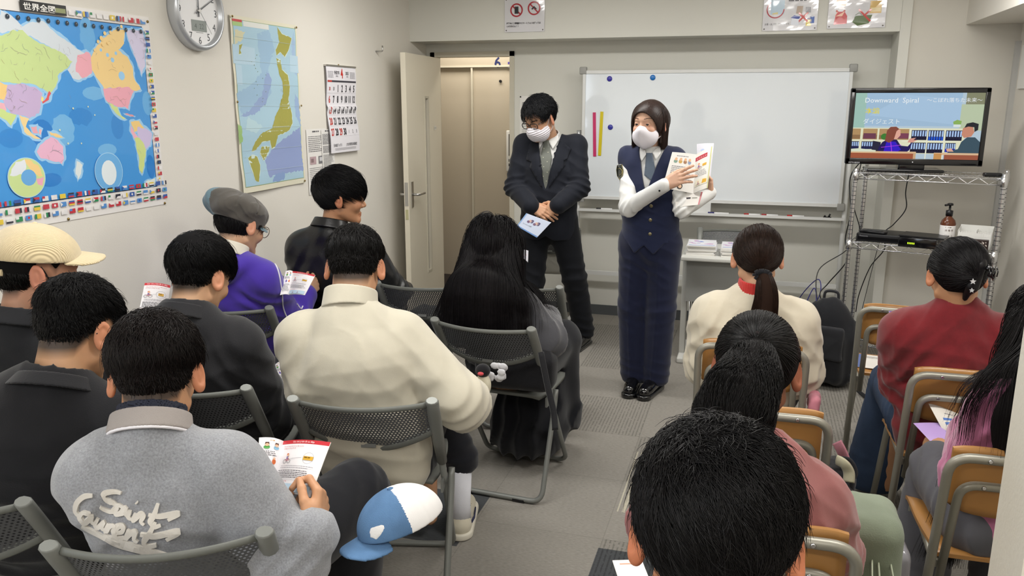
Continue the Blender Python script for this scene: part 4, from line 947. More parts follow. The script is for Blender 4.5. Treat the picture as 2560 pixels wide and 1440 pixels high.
for i in range(12): flag(my1-0.01-i*0.034, mz1+0.012, 0.027, 0.019, n); n += 1
for i in range(10): flag(Y0+0.03+i*0.04, mz1+0.012, 0.031, 0.021, n); n += 1
tb0, tb1 = CW(105, 40)[0], CW(382, 60)[0]; tz = mz1+0.006
S.rect(tb0, tz, tb1, tz+0.036, '#1b1b1c'); S.text('世界全図', tb0+0.012, tz+0.007, 0.026, '#eceae6', bold=0.02, sx=1.35); S.rect(tb1-0.05, tz+0.008, tb1-0.004, tz+0.024, '#8d9468')
S.build('map_print', wm, rough=0.3, coat=0.35)
def tack(y, z, off=0.004, x=None):
    return MB().lathe([(0.006, 0), (0.005, 0.003), (0.001, 0.0045)], (XL+off, y, z), 12, T=Matrix.Rotation(math.pi/2, 4, 'Y')).build('thumb_tack', mat('brass_tack', '#8a7440', 0.35, metal=0.7))
for y, z, w_ in ((CW(880, 130)[0], CW(880, 130)[1], 'upper right corner of the world map'), (CW(988, 1218)[0], CW(988, 1218)[1], 'lower right corner of the world map'), (CW(405, 1314)[0], CW(405, 1314)[1], 'bottom edge of the world map')):
    tag(tack(min(y, Y1-0.008), z), 'brass thumb tack at the '+w_, 'thumb tack')
# ---- map of Japan, hanging with slight folds
jm = empty('japan_map', label='tall folded map of Japan pinned to the left wall between clock and calendar', cat='map')
jy0, jy1, jz0, jz1 = 3.55, 4.155, 1.150, 2.010
def jf(u, v, l=0):  # gently creased paper
    t = (v-jz0)/(jz1-jz0); w_ = 0.008+0.002*math.sin(t*7*math.pi)+(0.012*(1-t)**6)*(0.5+0.5*math.sin(u*9))
    return (XL+w_+l, u, v)
V = []; Fc = []; nu, nv = 8, 56
for i in range(nu+1):
    for j in range(nv+1): V.append(jf(jy0+(jy1-jy0)*i/nu, jz0+(jz1-jz0)*j/nv))
for i in range(nu):
    for j in range(nv): a = i*(nv+1)+j; Fc.append((a, a+nv+1, a+nv+2, a+1))
K = len(V); V2 = [(x-0.0008, y, z) for x, y, z in V]; o = mesh_obj('sheet', V+V2, Fc+[tuple(K+i for i in reversed(f)) for f in Fc], mat('map_paper_edge', '#ddd9c4', 0.45), jm, True)
class SheetC(Sheet):
    def poly(s, pts, col, lift=None):
        if max(p[1] for p in pts)-min(p[1] for p in pts) > 0.03 and len(pts) > 2:   # follow the creases
            l = s.lift if lift is None else lift; V_, F_ = grid2(pts, 0.022); b_ = len(s.V)
            for u, v in V_: s.V.append(s.fr(u, v, l))
            for f in F_: s.F.append([i+b_ for i in f]); s.I.append(s._c(col))
            s.lift += 0.00004; return s
        return Sheet.poly(s, pts, col, lift)
S = SheetC(jf); S.lift = 0.001
S.rect(jy0+0.018, jz0+0.028, jy1-0.016, jz1-0.018, '#8ea87c'); S.rect(jy0+0.021, jz0+0.031, jy1-0.019, jz1-0.021, '#a9c9da')
def J(l): return [CW(*p) for p in l]
for i, (pl, c) in enumerate([
 ([(1530, 200), (1600, 180), (1640, 300), (1600, 420), (1620, 560), (1560, 640), (1440, 690), (1410, 560), (1480, 520), (1560, 440)], '#9cbcd6'),
 ([(1700, 830), (1790, 760), (1810, 1020), (1600, 1060), (1580, 960), (1640, 880)], '#8f9fcb'), ([(1590, 420), (1620, 480), (1590, 620), (1520, 690), (1430, 700), (1500, 650), (1560, 580)], '#93a8cf'),
 ([(1750, 180), (1765, 360), (1775, 460), (1745, 420), (1740, 240)], '#a2bcda'), ([(1410, 730), (1440, 770), (1445, 850), (1425, 870)], '#9cc07c'),
 ([(1395, 180), (1460, 190), (1440, 240), (1400, 270)], '#d2cfae'), ([(1760, 560), (1785, 600), (1795, 760), (1765, 700)], '#98b2d6'), ([(1640, 1040), (1700, 1030), (1690, 1080), (1620, 1090)], '#86a0cc'),
 ([(1480, 700), (1570, 760), (1520, 800), (1460, 780)], '#b7d3dc')]): S.poly(rough(J(pl), 0.006, i), c)
for pl in ([(1385, 262), (1520, 290), (1525, 392), (1392, 380)], [(1402, 386), (1440, 392), (1444, 512), (1410, 505)], [(1730, 330), (1778, 338), (1782, 440), (1732, 432)]): S.poly(J(pl), '#b6d0e0')
a, b_ = CW(1380, 110), CW(1442, 160); S.rect(a[0], b_[1], b_[0], a[1], '#a8c884'); S.rect(a[0], a[1]-0.012, b_[0], a[1], '#c2484a'); a2, b2 = CW(1446, 125), CW(1602, 180); S.rect(a2[0], b2[1], b2[0], a2[1], '#dfe1dc')
for i, pl in enumerate([
 [(1652, 160), (1680, 205), (1738, 230), (1725, 290), (1702, 342), (1672, 312), (1652, 335), (1645, 300), (1665, 250), (1655, 200)],
 [(1650, 348), (1675, 360), (1682, 420), (1716, 450), (1728, 520), (1722, 600), (1742, 680), (1744, 740), (1722, 782), (1690, 800), (1656, 812), (1642, 880), (1622, 892), (1610, 842), (1560, 852), (1522, 902), (1500, 907), (1520, 850), (1560, 800), (1622, 770), (1640, 700), (1668, 650), (1690, 560), (1680, 480), (1664, 440), (1655, 390)],
 [(1500, 932), (1532, 940), (1547, 990), (1534, 1090), (1512, 1080), (1492, 1000), (1478, 950)], [(1560, 880), (1607, 880), (1602, 912), (1572, 962), (1550, 922)], [(1425, 270), (1445, 262), (1432, 300), (1440, 320), (1425, 325)]]):
    S.poly(rough(grow(J(pl), 0.004), 0.003, i+3), '#cfe0d8'); S.poly(rough(J(pl), 0.003, i), '#a3a04e'); 
for i in range(70):
    t = rr.random(); c = CW(1690+rr.uniform(-25, 35), 400+t*380); S.line([c, (c[0]+rr.uniform(-.008, .008), c[1]+rr.uniform(-.012, .012))], 0.0012, ['#8d8a3c', '#b8ae5c', '#c9b060'][i % 3])
for i in range(16): c = CW(1500+rr.uniform(0, 90), 330+i*20); S.poly(circ(c[0], c[1], 0.0025, 6), '#7f8f5c')
for z in (1.25, 1.36, 1.47, 1.58, 1.69, 1.80, 1.91): S.line([(jy0+0.02, z), (jy1-0.02, z-0.003)], 0.0012, '#b9ccd0')
S.build('map_print', jm, rough=0.4, coat=0.15)
for y, z, w_ in ((jy0+0.012, jz1-0.008, 'top left'), (jy1-0.012, jz1-0.012, 'top right'), (jy0+0.004, 1.60, 'middle of the left edge'), (jy1-0.006, 1.58, 'middle of the right edge'), (jy1-0.012, jz0+0.012, 'bottom right')):
    tag(tack(y, z, 0.016), 'brass thumb tack at the %s of the map of Japan' % w_, 'thumb tack')
# ---- calendar
cl = empty('wall_calendar', label='white wall calendar for April 2025 with large black and red dates', cat='calendar')
cy0, cy1, cz0, cz1 = 4.45, 4.825, 1.297, 1.812; cw = cy1-cy0; chh = cz1-cz0
def cf(u, v, l=0):
    t = v; return (XL+0.012+0.006*math.sin(t*9)+0.012*(1-t)**3+(0.010*math.exp(-((t-0.52)/0.03)**2))+l, cy0+u*cw, cz0+v*chh)
V = []; Fc = []
for i in range(7):
    for j in range(41): V.append(cf(i/6, j/40))
for i in range(6):
    for j in range(40): a = i*41+j; Fc.append((a, a+41, a+42, a+1))
K = len(V); mesh_obj('page', V+[(x-0.004, y, z) for x, y, z in V], Fc+[tuple(K+i for i in reversed(f)) for f in Fc], mat('calendar_paper', '#e3e1e6', 0.5), cl, True)
MB().box((XL, cy0-0.002, cz1-0.004), (XL+0.02, cy1+0.002, cz1+0.005)).build('binding', m_satin, cl)
S = Sheet(cf); S.lift = 0.0015
def ctx(t, u, v, size, col, bold=0.0, sx=1.0, al='CENTER'):
    V_, F_ = text_mesh(t, size, bold, al); b_ = len(S.V)
    for x, y in V_: S.V.append(cf(u+x*sx/cw, v+y/chh, S.lift))
    for f in F_: S.F.append([i+b_ for i in f]); S.I.append(S._c(col))
rows = [('30', '31', '1', '2', '3', '4', '5'), ('6', '7', '8', '9', '10', '11', '12'), ('13', '14', '15', '16', '17', '18', '19'), ('20', '21', '22', '23', '24', '25', '26'), ('27', '28', '29', '30', '1', '2', '3')]
for r_, row in enumerate(rows):
    for c_, d_ in enumerate(row):
        small = (r_ == 0 and c_ < 2) or (r_ == 4 and c_ > 3); col = '#c23a30' if (c_ == 0 or (r_ == 4 and c_ == 2)) else '#2c2b33'
        ctx(d_, 0.09+c_*0.137, 0.705-r_*0.125+(0.015 if small else 0), 0.030 if small else 0.058, col, 0.028 if not small else 0.01, 0.62)
    S.rect(0.02, 0.69-r_*0.125, 0.98, 0.692-r_*0.125, '#c9c7cc')
ctx('4', 0.5, 0.865, 0.078, '#c8352c', 0.03, 0.7); ctx('令和7年', 0.33, 0.905, 0.025, '#33323a', 0.01, 0.8); ctx('2025', 0.68, 0.905, 0.026, '#33323a', 0.01, 0.8); ctx('APRIL', 0.33, 0.875, 0.013, '#55535a'); ctx('卯月', 0.68, 0.873, 0.013, '#55535a')
S.rect(0.02, 0.815, 0.98, 0.835, '#3c3a44'); S.rect(0.02, 0.815, 0.155, 0.835, '#b8342c')
for u0 in (0.04, 0.78):
    for j in range(5): 
        for i in range(6): S.rect(u0+i*0.03, 0.865+j*0.016, u0+i*0.03+0.015, 0.873+j*0.016, '#77757c')
ctx('日本語ブックス', 0.22, 0.075, 0.020, '#35343c', 0.008, 0.75); ctx('J.TEST実用日本語検定', 0.70, 0.075, 0.020, '#35343c', 0.008, 0.75)
for v in (0.05, 0.035): S.rect(0.12, v, 0.85, v+0.005, '#a9a7ac')
S.build('calendar_print', cl)
tag(tack((cy0+cy1)/2-0.005, cz1+0.008, 0.001), 'small nail holding the calendar', 'nail')
# ---- notice sheet
def notice(name, fr, w_, h_, lab, seed, pics=True):
    o = empty(name, label=lab, cat='notice'); s_ = Sheet(fr); s_.lift = 0.0
    s_.rect(0, 0, w_, h_, '#e4e2de'); s_.lift = 0.0008; s_.lines(w_*0.3, h_*0.95, w_*0.8, 1, 0.01, 0.008, '#5a595c', seed)
    s_.lines(w_*0.08, h_*0.88, w_*0.92, 9, h_*0.028, 0.004, '#77767a', seed+1)
    if pics: s_.rect(w_*0.12, h_*0.46, w_*0.42, h_*0.58, '#b9a0a4'); s_.rect(w_*0.16, h_*0.49, w_*0.3, h_*0.55, '#8a7476'); s_.rect(w_*0.55, h_*0.46, w_*0.85, h_*0.58, '#77777a'); s_.rect(w_*0.6, h_*0.5, w_*0.8, h_*0.56, '#c9c9cc')
    else: s_.lines(w_*0.08, h_*0.60, w_*0.92, 6, h_*0.028, 0.004, '#88878a', seed+5)
    s_.lines(w_*0.08, h_*0.40, w_*0.92, 12, h_*0.028, 0.003, '#8a898c', seed+2); s_.build('paper', o); return o
notice('notice_sheet', lambda u, v, l=0: (XL+0.004+l, 4.205+u, 1.072+v), 0.225, 0.375, 'white printed notice with two small pictures pinned beside the calendar', 2)
notice('notice_sheet', lambda u, v, l=0: (XL+0.007+l, 4.37+u, 1.19+v), 0.15, 0.25, 'second narrow white notice partly under the calendar', 9, False)
q0 = on_y(1299, 380, YB-0.004); q1 = on_y(1376, 240, YB-0.004)
notice('notice_sheet', lambda u, v, l=0: (q0[0]+u, YB-0.003-l, q0[2]+v), float(q1[0]-q0[0]), float(q1[2]-q0[2]), 'white sheet of printed text on the back wall behind the man in the suit', 5, False)
for x, w_ in ((q0[0]+0.006, 'left'), (q1[0]-0.006, 'right')):
    o = MB().lathe([(0.006, 0), (0.001, 0.005)], (x, YB-0.004, q1[2]-0.006), 10, T=Matrix.Rotation(math.pi/2, 4, 'X')).build('pin', m_black); tag(o, 'dark pin at the upper %s corner of the sheet behind the man in the suit' % w_, 'pin')
# ---- clock
ck = empty('wall_clock', (XL, 3.285, 1.998), label='round white wall clock with small LCD window on the left wall', cat='clock'); TY = Matrix.Rotation(math.pi/2, 4, 'Y'); R_ = 0.170
MB().lathe([(R_, 0), (R_+0.002, 0.01), (R_+0.002, 0.035), (R_-0.004, 0.05), (R_-0.014, 0.054), (R_-0.022, 0.048), (R_-0.024, 0.015)], n=64, T=TY).build('case', mat('clock_rim', '#b9bcc0', 0.3, metal=0.4), ck)
MB().lathe([(R_-0.02, 0.028), (R_-0.02, 0.030)], n=48, T=TY).build('dial', mat('clock_dial', '#e9e9ea', 0.45), ck)
S = Sheet(lambda u, v, l=0: (0.0305+l, u, v)); S.lift = 0.0002
for hnum in range(1, 13):
    a = math.radians(90-30*hnum); V_, _ = text_mesh(str(hnum), 0.046, 0.0, 'CENTER'); S.text(str(hnum), 0.125*math.cos(a), 0.125*math.sin(a)-0.017, 0.046, '#4a4c50', 'CENTER')
for k in range(60): a = 2*math.pi*k/60; S.line([(0.155*math.cos(a), 0.155*math.sin(a)), (0.158*math.cos(a), 0.158*math.sin(a))], 0.0012, '#6a6c70')
S.rect(-0.052, -0.088, 0.052, -0.040, '#8d9490'); S.text(' 4  22', -0.042, -0.077, 0.032, '#5c625f'); S.rect(-0.025, -0.094, 0.025, -0.092, '#8a8c8e'); S.build('dial_print', ck)
for name, ang_, L_, w_ in (('hour_hand', 2, 0.085, 0.008), ('minute_hand', 61, 0.13, 0.006), ('second_hand', 142, 0.12, 0.0015)):
    a = math.radians(90-ang_); c, s_ = math.cos(a), math.sin(a); z = {'hour_hand': 0.034, 'minute_hand': 0.037, 'second_hand': 0.040}[name]
    n_ = (-s_*w_/2, c*w_/2); P_ = [(-c*0.025+n_[0], -s_*0.025+n_[1]), (c*L_+n_[0]*.5, s_*L_+n_[1]*.5), (c*L_-n_[0]*.5, s_*L_-n_[1]*.5), (-c*0.025-n_[0], -s_*0.025-n_[1])]
    MB().add([(z, *p) for p in P_]+[(z+0.001, *p) for p in P_], [(0, 1, 2, 3), (7, 6, 5, 4), (0, 4, 5, 1), (1, 5, 6, 2), (2, 6, 7, 3), (3, 7, 4, 0)]).build(name, mat('clock_hand', '#55575b', 0.4), ck)
MB().lathe([(0.008, 0.03), (0.008, 0.043)], n=16, T=TY).build('hub', m_satin, ck)
# ---- laminated posters on the beam
YP = YBEAM-0.004
def poster(px0, py0, px1, py1, lab):
    A, B = on_y(px0, py1, YP), on_y(px1, py0, YP); o = empty('laminated_poster', label=lab, cat='poster'); w_, h_ = float(B[0]-A[0]), float(B[2]-A[2])
    s_ = Sheet(lambda u, v, l=0: (A[0]+u, YP-0.002*math.sin(u*23)*math.sin(v*17+1)-0.002-l, A[2]+v)); s_.lift = 0.0
    n_ = 10
    for i in range(n_):
        for j in range(n_): s_.poly([(w_*i/n_, h_*j/n_), (w_*(i+1)/n_, h_*j/n_), (w_*(i+1)/n_, h_*(j+1)/n_), (w_*i/n_, h_*(j+1)/n_)], '#d9d8dc', 0.0)
    s_.lift = 0.0012
    for x in (0.012, w_-0.012):
        for z in (0.012, h_-0.012): s_.poly(circ(x, z, 0.005, 8), '#6e6a66')
    return o, s_, w_, h_
o, S, w_, h_ = poster(1262, -8, 1362, 81, 'laminated no-phones poster with two red circle signs on the beam')
for cx, cy in ((w_*0.30, h_*0.64), (w_*0.74, h_*0.68)): S.ring(cx, cy, 0.036, 0.046, '#ad2f3a', 28)
c0 = (w_*0.30, h_*0.64); S.line([(c0[0]-.03, c0[1]+.03), (c0[0]+.03, c0[1]-.03)], 0.009, '#ad2f3a'); S.rect(c0[0]-0.014, c0[1]-0.024, c0[0]+0.014, c0[1]+0.024, '#2c2f34'); S.rect(c0[0]-0.011, c0[1]-0.017, c0[0]+0.011, c0[1]+0.019, '#b9bcc0')
c0 = (w_*0.74, h_*0.68); S.line([(c0[0]-.03, c0[1]+.03), (c0[0]+.03, c0[1]-.03)], 0.009, '#ad2f3a'); S.poly([(c0[0]-.02, c0[1]-.004), (c0[0], c0[1]+.015), (c0[0]+.02, c0[1]-.004), (c0[0]+.012, c0[1]-.01), (c0[0], c0[1]+.004), (c0[0]-.012, c0[1]-.01)], '#2c2f34')
S.text('授業中に携帯電話やスマートフォンを使っては', 0.014, h_*0.235, 0.0135, '#232226', bold=0.03, sx=0.87); S.text('いけません！！', 0.014, h_*0.15, 0.0135, '#232226', bold=0.03)
S.build('print', o, rough=0.16, coat=0.6)
def cross(cx, cy, r_, wd): S.line([(cx-r_, cy+r_), (cx+r_, cy-r_)], wd, '#c23a34'); S.line([(cx-r_, cy-r_), (cx+r_, cy+r_)], wd, '#c23a34')
o, S, w_, h_ = poster(1905, -60, 2052, 78, 'laminated drinks poster with a red ring and a crossed-out carton on the beam')
k_ = h_/138; U = lambda px: (px-1905)/147*w_; Vv = lambda py: (78-py)/138*h_
S.rect(U(1925), Vv(35), U(1962), Vv(-20), '#b9cfe0'); S.rect(U(1930), Vv(35), U(1945), Vv(5), '#c9b870'); S.rect(U(1940), Vv(20), U(1958), Vv(5), '#4a72c0'); S.ring(U(1938), Vv(22), 0.048, 0.055, '#b03340', 36)
S.text('お茶・水は飲んでもいいです。', U(1911), Vv(63), 0.015, '#3c3b40', sx=0.78)
S.poly([(U(1982), Vv(62)), (U(2002), Vv(66)), (U(2004), Vv(48)), (U(1984), Vv(44))], '#e2e6f0'); S.rect(U(1983), Vv(55), U(2003), Vv(49), '#3c50a8'); S.poly([(U(1980), Vv(45)), (U(1990), Vv(38)), (U(2006), Vv(42)), (U(2003), Vv(49))], '#3a4c9c')
S.rect(U(2022), Vv(67), U(2036), Vv(50), '#d9c24e'); S.poly(circ(U(2029), Vv(49), 0.010, 12, 0.004), '#8f7fb0'); S.rect(U(2033), Vv(60), U(2044), Vv(43), '#3f62b0'); S.poly(circ(U(2038.5), Vv(43), 0.008, 12, 0.0035), '#c9d2e4')
S.poly([(U(1994), Vv(34)), (U(2010), Vv(36)), (U(2012), Vv(15)), (U(1996), Vv(15))], '#b8a494'); S.rect(U(2019), Vv(32), U(2033), Vv(18), '#94949a'); cross(U(2014), Vv(44), 0.028, 0.011)
S.lines(U(1972), Vv(2), U(2036), 1, 0.01, 0.008, '#55545a'); S.build('print', o, rough=0.16, coat=0.6)
o, S, w_, h_ = poster(2067, -60, 2224, 72, 'laminated no-eating poster with a crossed-out laughing face on the beam')
U = lambda px: (px-2067)/157*w_; Vv = lambda py: (72-py)/132*h_
S.poly(circ(U(2101), Vv(4), 0.032, 20, 0.034), '#f0cdb0'); S.poly([(U(2082), Vv(0)), (U(2088), Vv(-22)), (U(2115), Vv(-24)), (U(2121), Vv(-2)), (U(2112), Vv(-12)), (U(2092), Vv(-12))], '#2a2224'); S.poly(circ(U(2102), Vv(17), 0.016, 14, 0.010), '#a04a3a')
S.line([(U(2090), Vv(2)), (U(2094), Vv(-2)), (U(2098), Vv(2))], 0.0025, '#3a2a28'); S.line([(U(2106), Vv(1)), (U(2110), Vv(-3)), (U(2114), Vv(1))], 0.0025, '#3a2a28')
S.poly([(U(2084), Vv(62)), (U(2088), Vv(38)), (U(2094), Vv(28)), (U(2112), Vv(28)), (U(2120), Vv(40)), (U(2120), Vv(60))], '#c8454c'); S.poly([(U(2086), Vv(40)), (U(2092), Vv(28)), (U(2112), Vv(28)), (U(2106), Vv(40))], '#e8b494'); cross(U(2101), Vv(36), 0.026, 0.010)
S.rect(U(2180), Vv(34), U(2211), Vv(2), '#d9b46a'); S.rect(U(2182), Vv(30), U(2209), Vv(20), '#e4cf9c'); S.poly([(U(2135), Vv(56)), (U(2144), Vv(40)), (U(2188), Vv(38)), (U(2180), Vv(60)), (U(2150), Vv(66))], '#5c7048'); S.poly(circ(U(2158), Vv(44), 0.018, 14, 0.009), '#3c3c3a')
S.line([(U(2140), Vv(50)), (U(2142), Vv(38)), (U(2152), Vv(32)), (U(2160), Vv(38))], 0.003, '#54684a'); cross(U(2167), Vv(39), 0.036, 0.011); S.build('print', o, rough=0.16, coat=0.6)
# ================================================================== PEOPLE: anatomy, cloth, hair
def V3(*a): return np.array(a, float)
def lerp(a, b, t): return np.asarray(a, float)*(1-t)+np.asarray(b, float)*t
def unit(v): v = np.asarray(v, float); return v/(np.linalg.norm(v)+1e-12)
SKIN = {}
def skin_mat(col):
    if col in SKIN: return SKIN[col]
    m = mat('skin_'+col, col, 0.48, spec=0.35, sss=0.12, bump=(400, 0.12, 0.0006)); nt = m.node_tree; N, L = nt.nodes, nt.links; b = N['Principled BSDF']
    at = N.new('ShaderNodeAttribute'); at.attribute_name = 'stubble'; at2 = N.new('ShaderNodeAttribute'); at2.attribute_name = 'blush'
    tc = N.new('ShaderNodeTexCoord'); n = N.new('ShaderNodeTexNoise'); n.inputs['Scale'].default_value = 14; n.inputs['Detail'].default_value = 4; L.new(tc.outputs['Object'], n.inputs['Vector'])
    r = N.new('ShaderNodeMapRange'); r.inputs[1].default_value = .3; r.inputs[2].default_value = .7; r.inputs[3].default_value = .93; r.inputs[4].default_value = 1.06; L.new(n.outputs[0], r.inputs[0])
    c = lin(col); a = N.new('ShaderNodeMix'); a.data_type = 'RGBA'; a.blend_type = 'MULTIPLY'; a.inputs[0].default_value = 1; a.inputs[6].default_value = (*c, 1); L.new(r.outputs[0], a.inputs[7])
    bl = N.new('ShaderNodeMix'); bl.data_type = 'RGBA'; L.new(at2.outputs['Fac'], bl.inputs[0]); L.new(a.outputs[2], bl.inputs[6]); bl.inputs[7].default_value = (c[0]*0.95, c[1]*0.55, c[2]*0.5, 1)
    x = N.new('ShaderNodeMix'); x.data_type = 'RGBA'; L.new(at.outputs['Fac'], x.inputs[0]); L.new(bl.outputs[2], x.inputs[6]); x.inputs[7].default_value = (0.02, 0.017, 0.015, 1); L.new(x.outputs[2], b.inputs['Base Color'])
    SKIN[col] = m; return m
def hair_mat(col='#15110f', rough=0.36):
    return mat('hair_'+col, col, 0.42, spec=0.22, var=(90, 0.35))
def hair_core(col):
    return mat('hair_core_'+col, col, 0.8, spec=0.1)
def cloth(col, rough=0.85, bs=600, bump=0.35, sheen=0.15, var=(14, 0.04), dist=0.0012, spec=0.2):
    return mat('cloth_%s_%s' % (col, bs), col, rough, bump=(bs, bump, dist), sheen=sheen, var=var, spec=spec)
# ---- head, in its own frame: x right, y forward, z up, origin between the ears
def head_sdf(fem=0.0, jaw=1.0, closed=0.0, mouth=True):
    s = Sdf()
    s.ell((0, -0.014, 0.032), (0.0745, 0.094, 0.084)); s.ell((0, 0.022, 0.02), (0.066, 0.070, 0.07), k=0.02)
    s.ell((0, 0.028, -0.038), (0.058*jaw, 0.056, 0.062), k=0.025)
    for x in (-1, 1):
        s.cone((x*0.050*jaw, 0.0, -0.058), (x*0.016, 0.066, -0.093), 0.016, 0.017, k=0.022)
        s.ell((x*0.034, 0.060, -0.028), (0.026, 0.024, 0.024), k=0.016)
    s.ell((0, 0.068, -0.092), (0.021, 0.018, 0.018), k=0.014)
    s.ell((0, 0.0, -0.03), (0.055, 0.06, 0.06), k=0.02)
    for x in (-1, 1): s.sub(d_ell((x*0.031, 0.094, 0.002), (0.021, 0.017, 0.013)), k=0.012)
    s.cone((-0.030, 0.080, 0.021), (0.030, 0.080, 0.021), 0.007, 0.007, k=0.014)
    s.cone((0, 0.081, 0.006), (0, 0.099-0.003*fem, -0.028), 0.0065, 0.0105, k=0.010)
    for x in (-1, 1): s.ell((x*0.0115, 0.089, -0.033), (0.008, 0.010, 0.0075), k=0.006)
    for x in (-1, 1): s.sub(d_ell((x*0.006, 0.095, -0.042), (0.0035, 0.005, 0.004)), k=0.002)
    if mouth:
        s.ell((0, 0.078, -0.062), (0.022, 0.012, 0.006), k=0.007); s.ell((0, 0.077, -0.071), (0.018, 0.012, 0.007), k=0.007); s.sub(d_ell((0, 0.095, -0.0665), (0.019, 0.010, 0.0009)), k=0.002)
    for x in (-1, 1):   # lids over the eyeballs
        s.ell((x*0.031, 0.0735, 0.001), (0.0165, 0.0145, 0.0135), k=0.004)
        if closed < 1: s.sub(d_ell((x*0.031, 0.089, -0.0015-closed*0.003), (0.0125, 0.009, 0.0045*(1-closed*0.8))), k=0.0015)
    for x in (-1, 1):   # ears
        a = 0.55; R = np.array(Matrix.Rotation(-x*a, 3, 'Z') @ Matrix.Rotation(0.18, 3, 'X')); c = np.array((x*0.083, -0.013, -0.003))
        e = Sdf(); e.ell(c, (0.0078, 0.020, 0.034), R); e.ell(c+R@np.array((x*0.001, 0.002, -0.022)), (0.006, 0.010, 0.012), R, k=0.008)
        e.sub(d_ell(c+R@np.array((x*0.008, 0.001, 0.002)), (0.007, 0.0115, 0.021), R), k=0.004); e.ell(c+R@np.array((x*0.002, -0.001, 0.0)), (0.0035, 0.007, 0.015), R, k=0.004)
        s.u(e, k=0.005)
    return s
CR_C, CR_R = np.array((0, -0.012, 0.030), f32), np.array((0.077, 0.096, 0.088), f32)
def cranium(P):
    q = P-CR_C; k0 = np.sqrt(((q/CR_R)**2).sum(1)); k1 = np.sqrt(((q/(CR_R*CR_R))**2).sum(1))+1e-9; d = k0*(k0-1)/k1
    q = P-np.array((0, 0.02, 0.018), f32); r = np.array((0.069, 0.073, 0.074), f32); k0 = np.sqrt(((q/r)**2).sum(1)); k1 = np.sqrt(((q/(r*r))**2).sum(1))+1e-9
    return smin(d, k0*(k0-1)/k1, 0.02)
HLX = np.array([-0.13, -0.09, -0.05, -0.028, -0.012, 0.012, 0.03, 0.05, 0.07, 0.085, 0.12]); 
HL_M = np.array([-0.082, -0.078, -0.062, -0.02, 0.026, 0.026, 0.004, 0.035, 0.055, 0.066, 0.07])
def hairline(P, tab=HL_M): return P[:, 2]-np.interp(P[:, 1], HLX, tab).astype(f32)    # >0 inside the hair
# ---- hand, right hand palm down: x toward the thumb (-1 mirrors), y fingers, z back of the hand
def hand_sdf(curl=(0.5, 0.6, 0.65, 0.7), thumb=(0.5, 0.3), spread=0.06, side=1, base=0.15):
    s = Sdf(); tx = -side   # right hand palm down has its thumb at -x
    mc = [(0.028, 0.088), (0.0095, 0.092), (-0.009, 0.087), (-0.026, 0.078)]
    for i, (x, y) in enumerate(mc): s.cone((tx*x*0.45, 0.0, 0), (tx*x, y, 0), 0.0150, 0.0112 if i < 3 else 0.010, k=0.012)
    s.cone((0, -0.014, 0), (0, 0.01, 0), 0.0225, 0.024, k=0.012)
    s.cone((tx*0.02, 0.015, -0.008), (tx*0.030, 0.05, -0.008), 0.014, 0.012, k=0.014); s.cone((-tx*0.02, 0.02, -0.008), (-tx*0.024, 0.06, -0.006), 0.013, 0.011, k=0.012)
    Ls = [(0.042, 0.025, 0.021), (0.046, 0.029, 0.022), (0.042, 0.027, 0.022), (0.034, 0.020, 0.019)]
    for i, (x, y) in enumerate(mc):
        p = V3(tx*x, y, 0); c = curl[i]; ang = base*0+c*0.75; az = tx*(spread*(1.5-i))*1.0; r = [0.0094, 0.0088, 0.0080, 0.0066] if i < 3 else [0.0082, 0.0076, 0.0070, 0.006]
        for j, l in enumerate(Ls[i]):
            d = V3(math.sin(az)*math.cos(ang), math.cos(az)*math.cos(ang), -math.sin(ang)); q = p+d*l; s.cone(p, q, r[j], r[j+1], k=0.0035 if j else 0.006); p = q; ang += c*(1.15, 0.8, 0)[j]
    p = V3(tx*0.024, 0.022, -0.006); a, b = thumb
    d = unit((tx*math.cos(a)*0.9, math.sin(a)+0.5, -0.35-b*0.4)); q = p+d*0.042; s.cone(p, q, 0.0125, 0.0105, k=0.01)
    d = unit(d+np.array((-tx*0.25, 0.35, -b*0.5))); p = q; q = p+d*0.032; s.cone(p, q, 0.0105, 0.0095, k=0.004)
    d = unit(d+np.array((-tx*0.45*b, 0.15, -b*0.5))); p = q; q = p+d*0.026; s.cone(p, q, 0.0095, 0.007, k=0.004)
    return s
def frame_from(y, z):
    y = unit(y); z = np.asarray(z, float); z = unit(z-y*(z@y)); x = np.cross(y, z); return np.stack([x, y, z], 1)
# ---- cloth folds
def folds(c, rad, d, wl, amp, seed=0):
    c = np.array(c, f32); d = unit(d).astype(f32); r = np.random.RandomState(seed); m1 = r.randn(3).astype(f32)*12; m2 = r.randn(3).astype(f32)*22
    def g(P):
        q = P-c; w_ = np.exp(-(q*q).sum(1)/(rad*rad)); ph = (q@d)*(2*math.pi/wl)+1.3*np.sin(q@m1)+0.7*np.sin(q@m2)
        return -1.5*amp*w_*(1-np.abs(np.sin(ph*0.5)))+amp*0.6*w_
    return g
def wrinkle(amp, freq=1.0, seed=0, vert=0.5):
    r = np.random.RandomState(seed); A = [(r.randn(3)*f*freq*np.array([1, 1, vert])).astype(f32) for f in (9, 16, 28, 45)]; ph = r.rand(4)*6
    def g(P):
        w1 = np.sin(P@A[0]+ph[0]); w2 = np.sin(P@A[1]+ph[1]+1.5*w1); w3 = np.sin(P@A[2]+ph[2]+1.8*w2); return -amp*(0.5*w2*w1+0.5*(1-np.abs(w3))**2*(0.5+0.5*w1)-0.2)
    return g
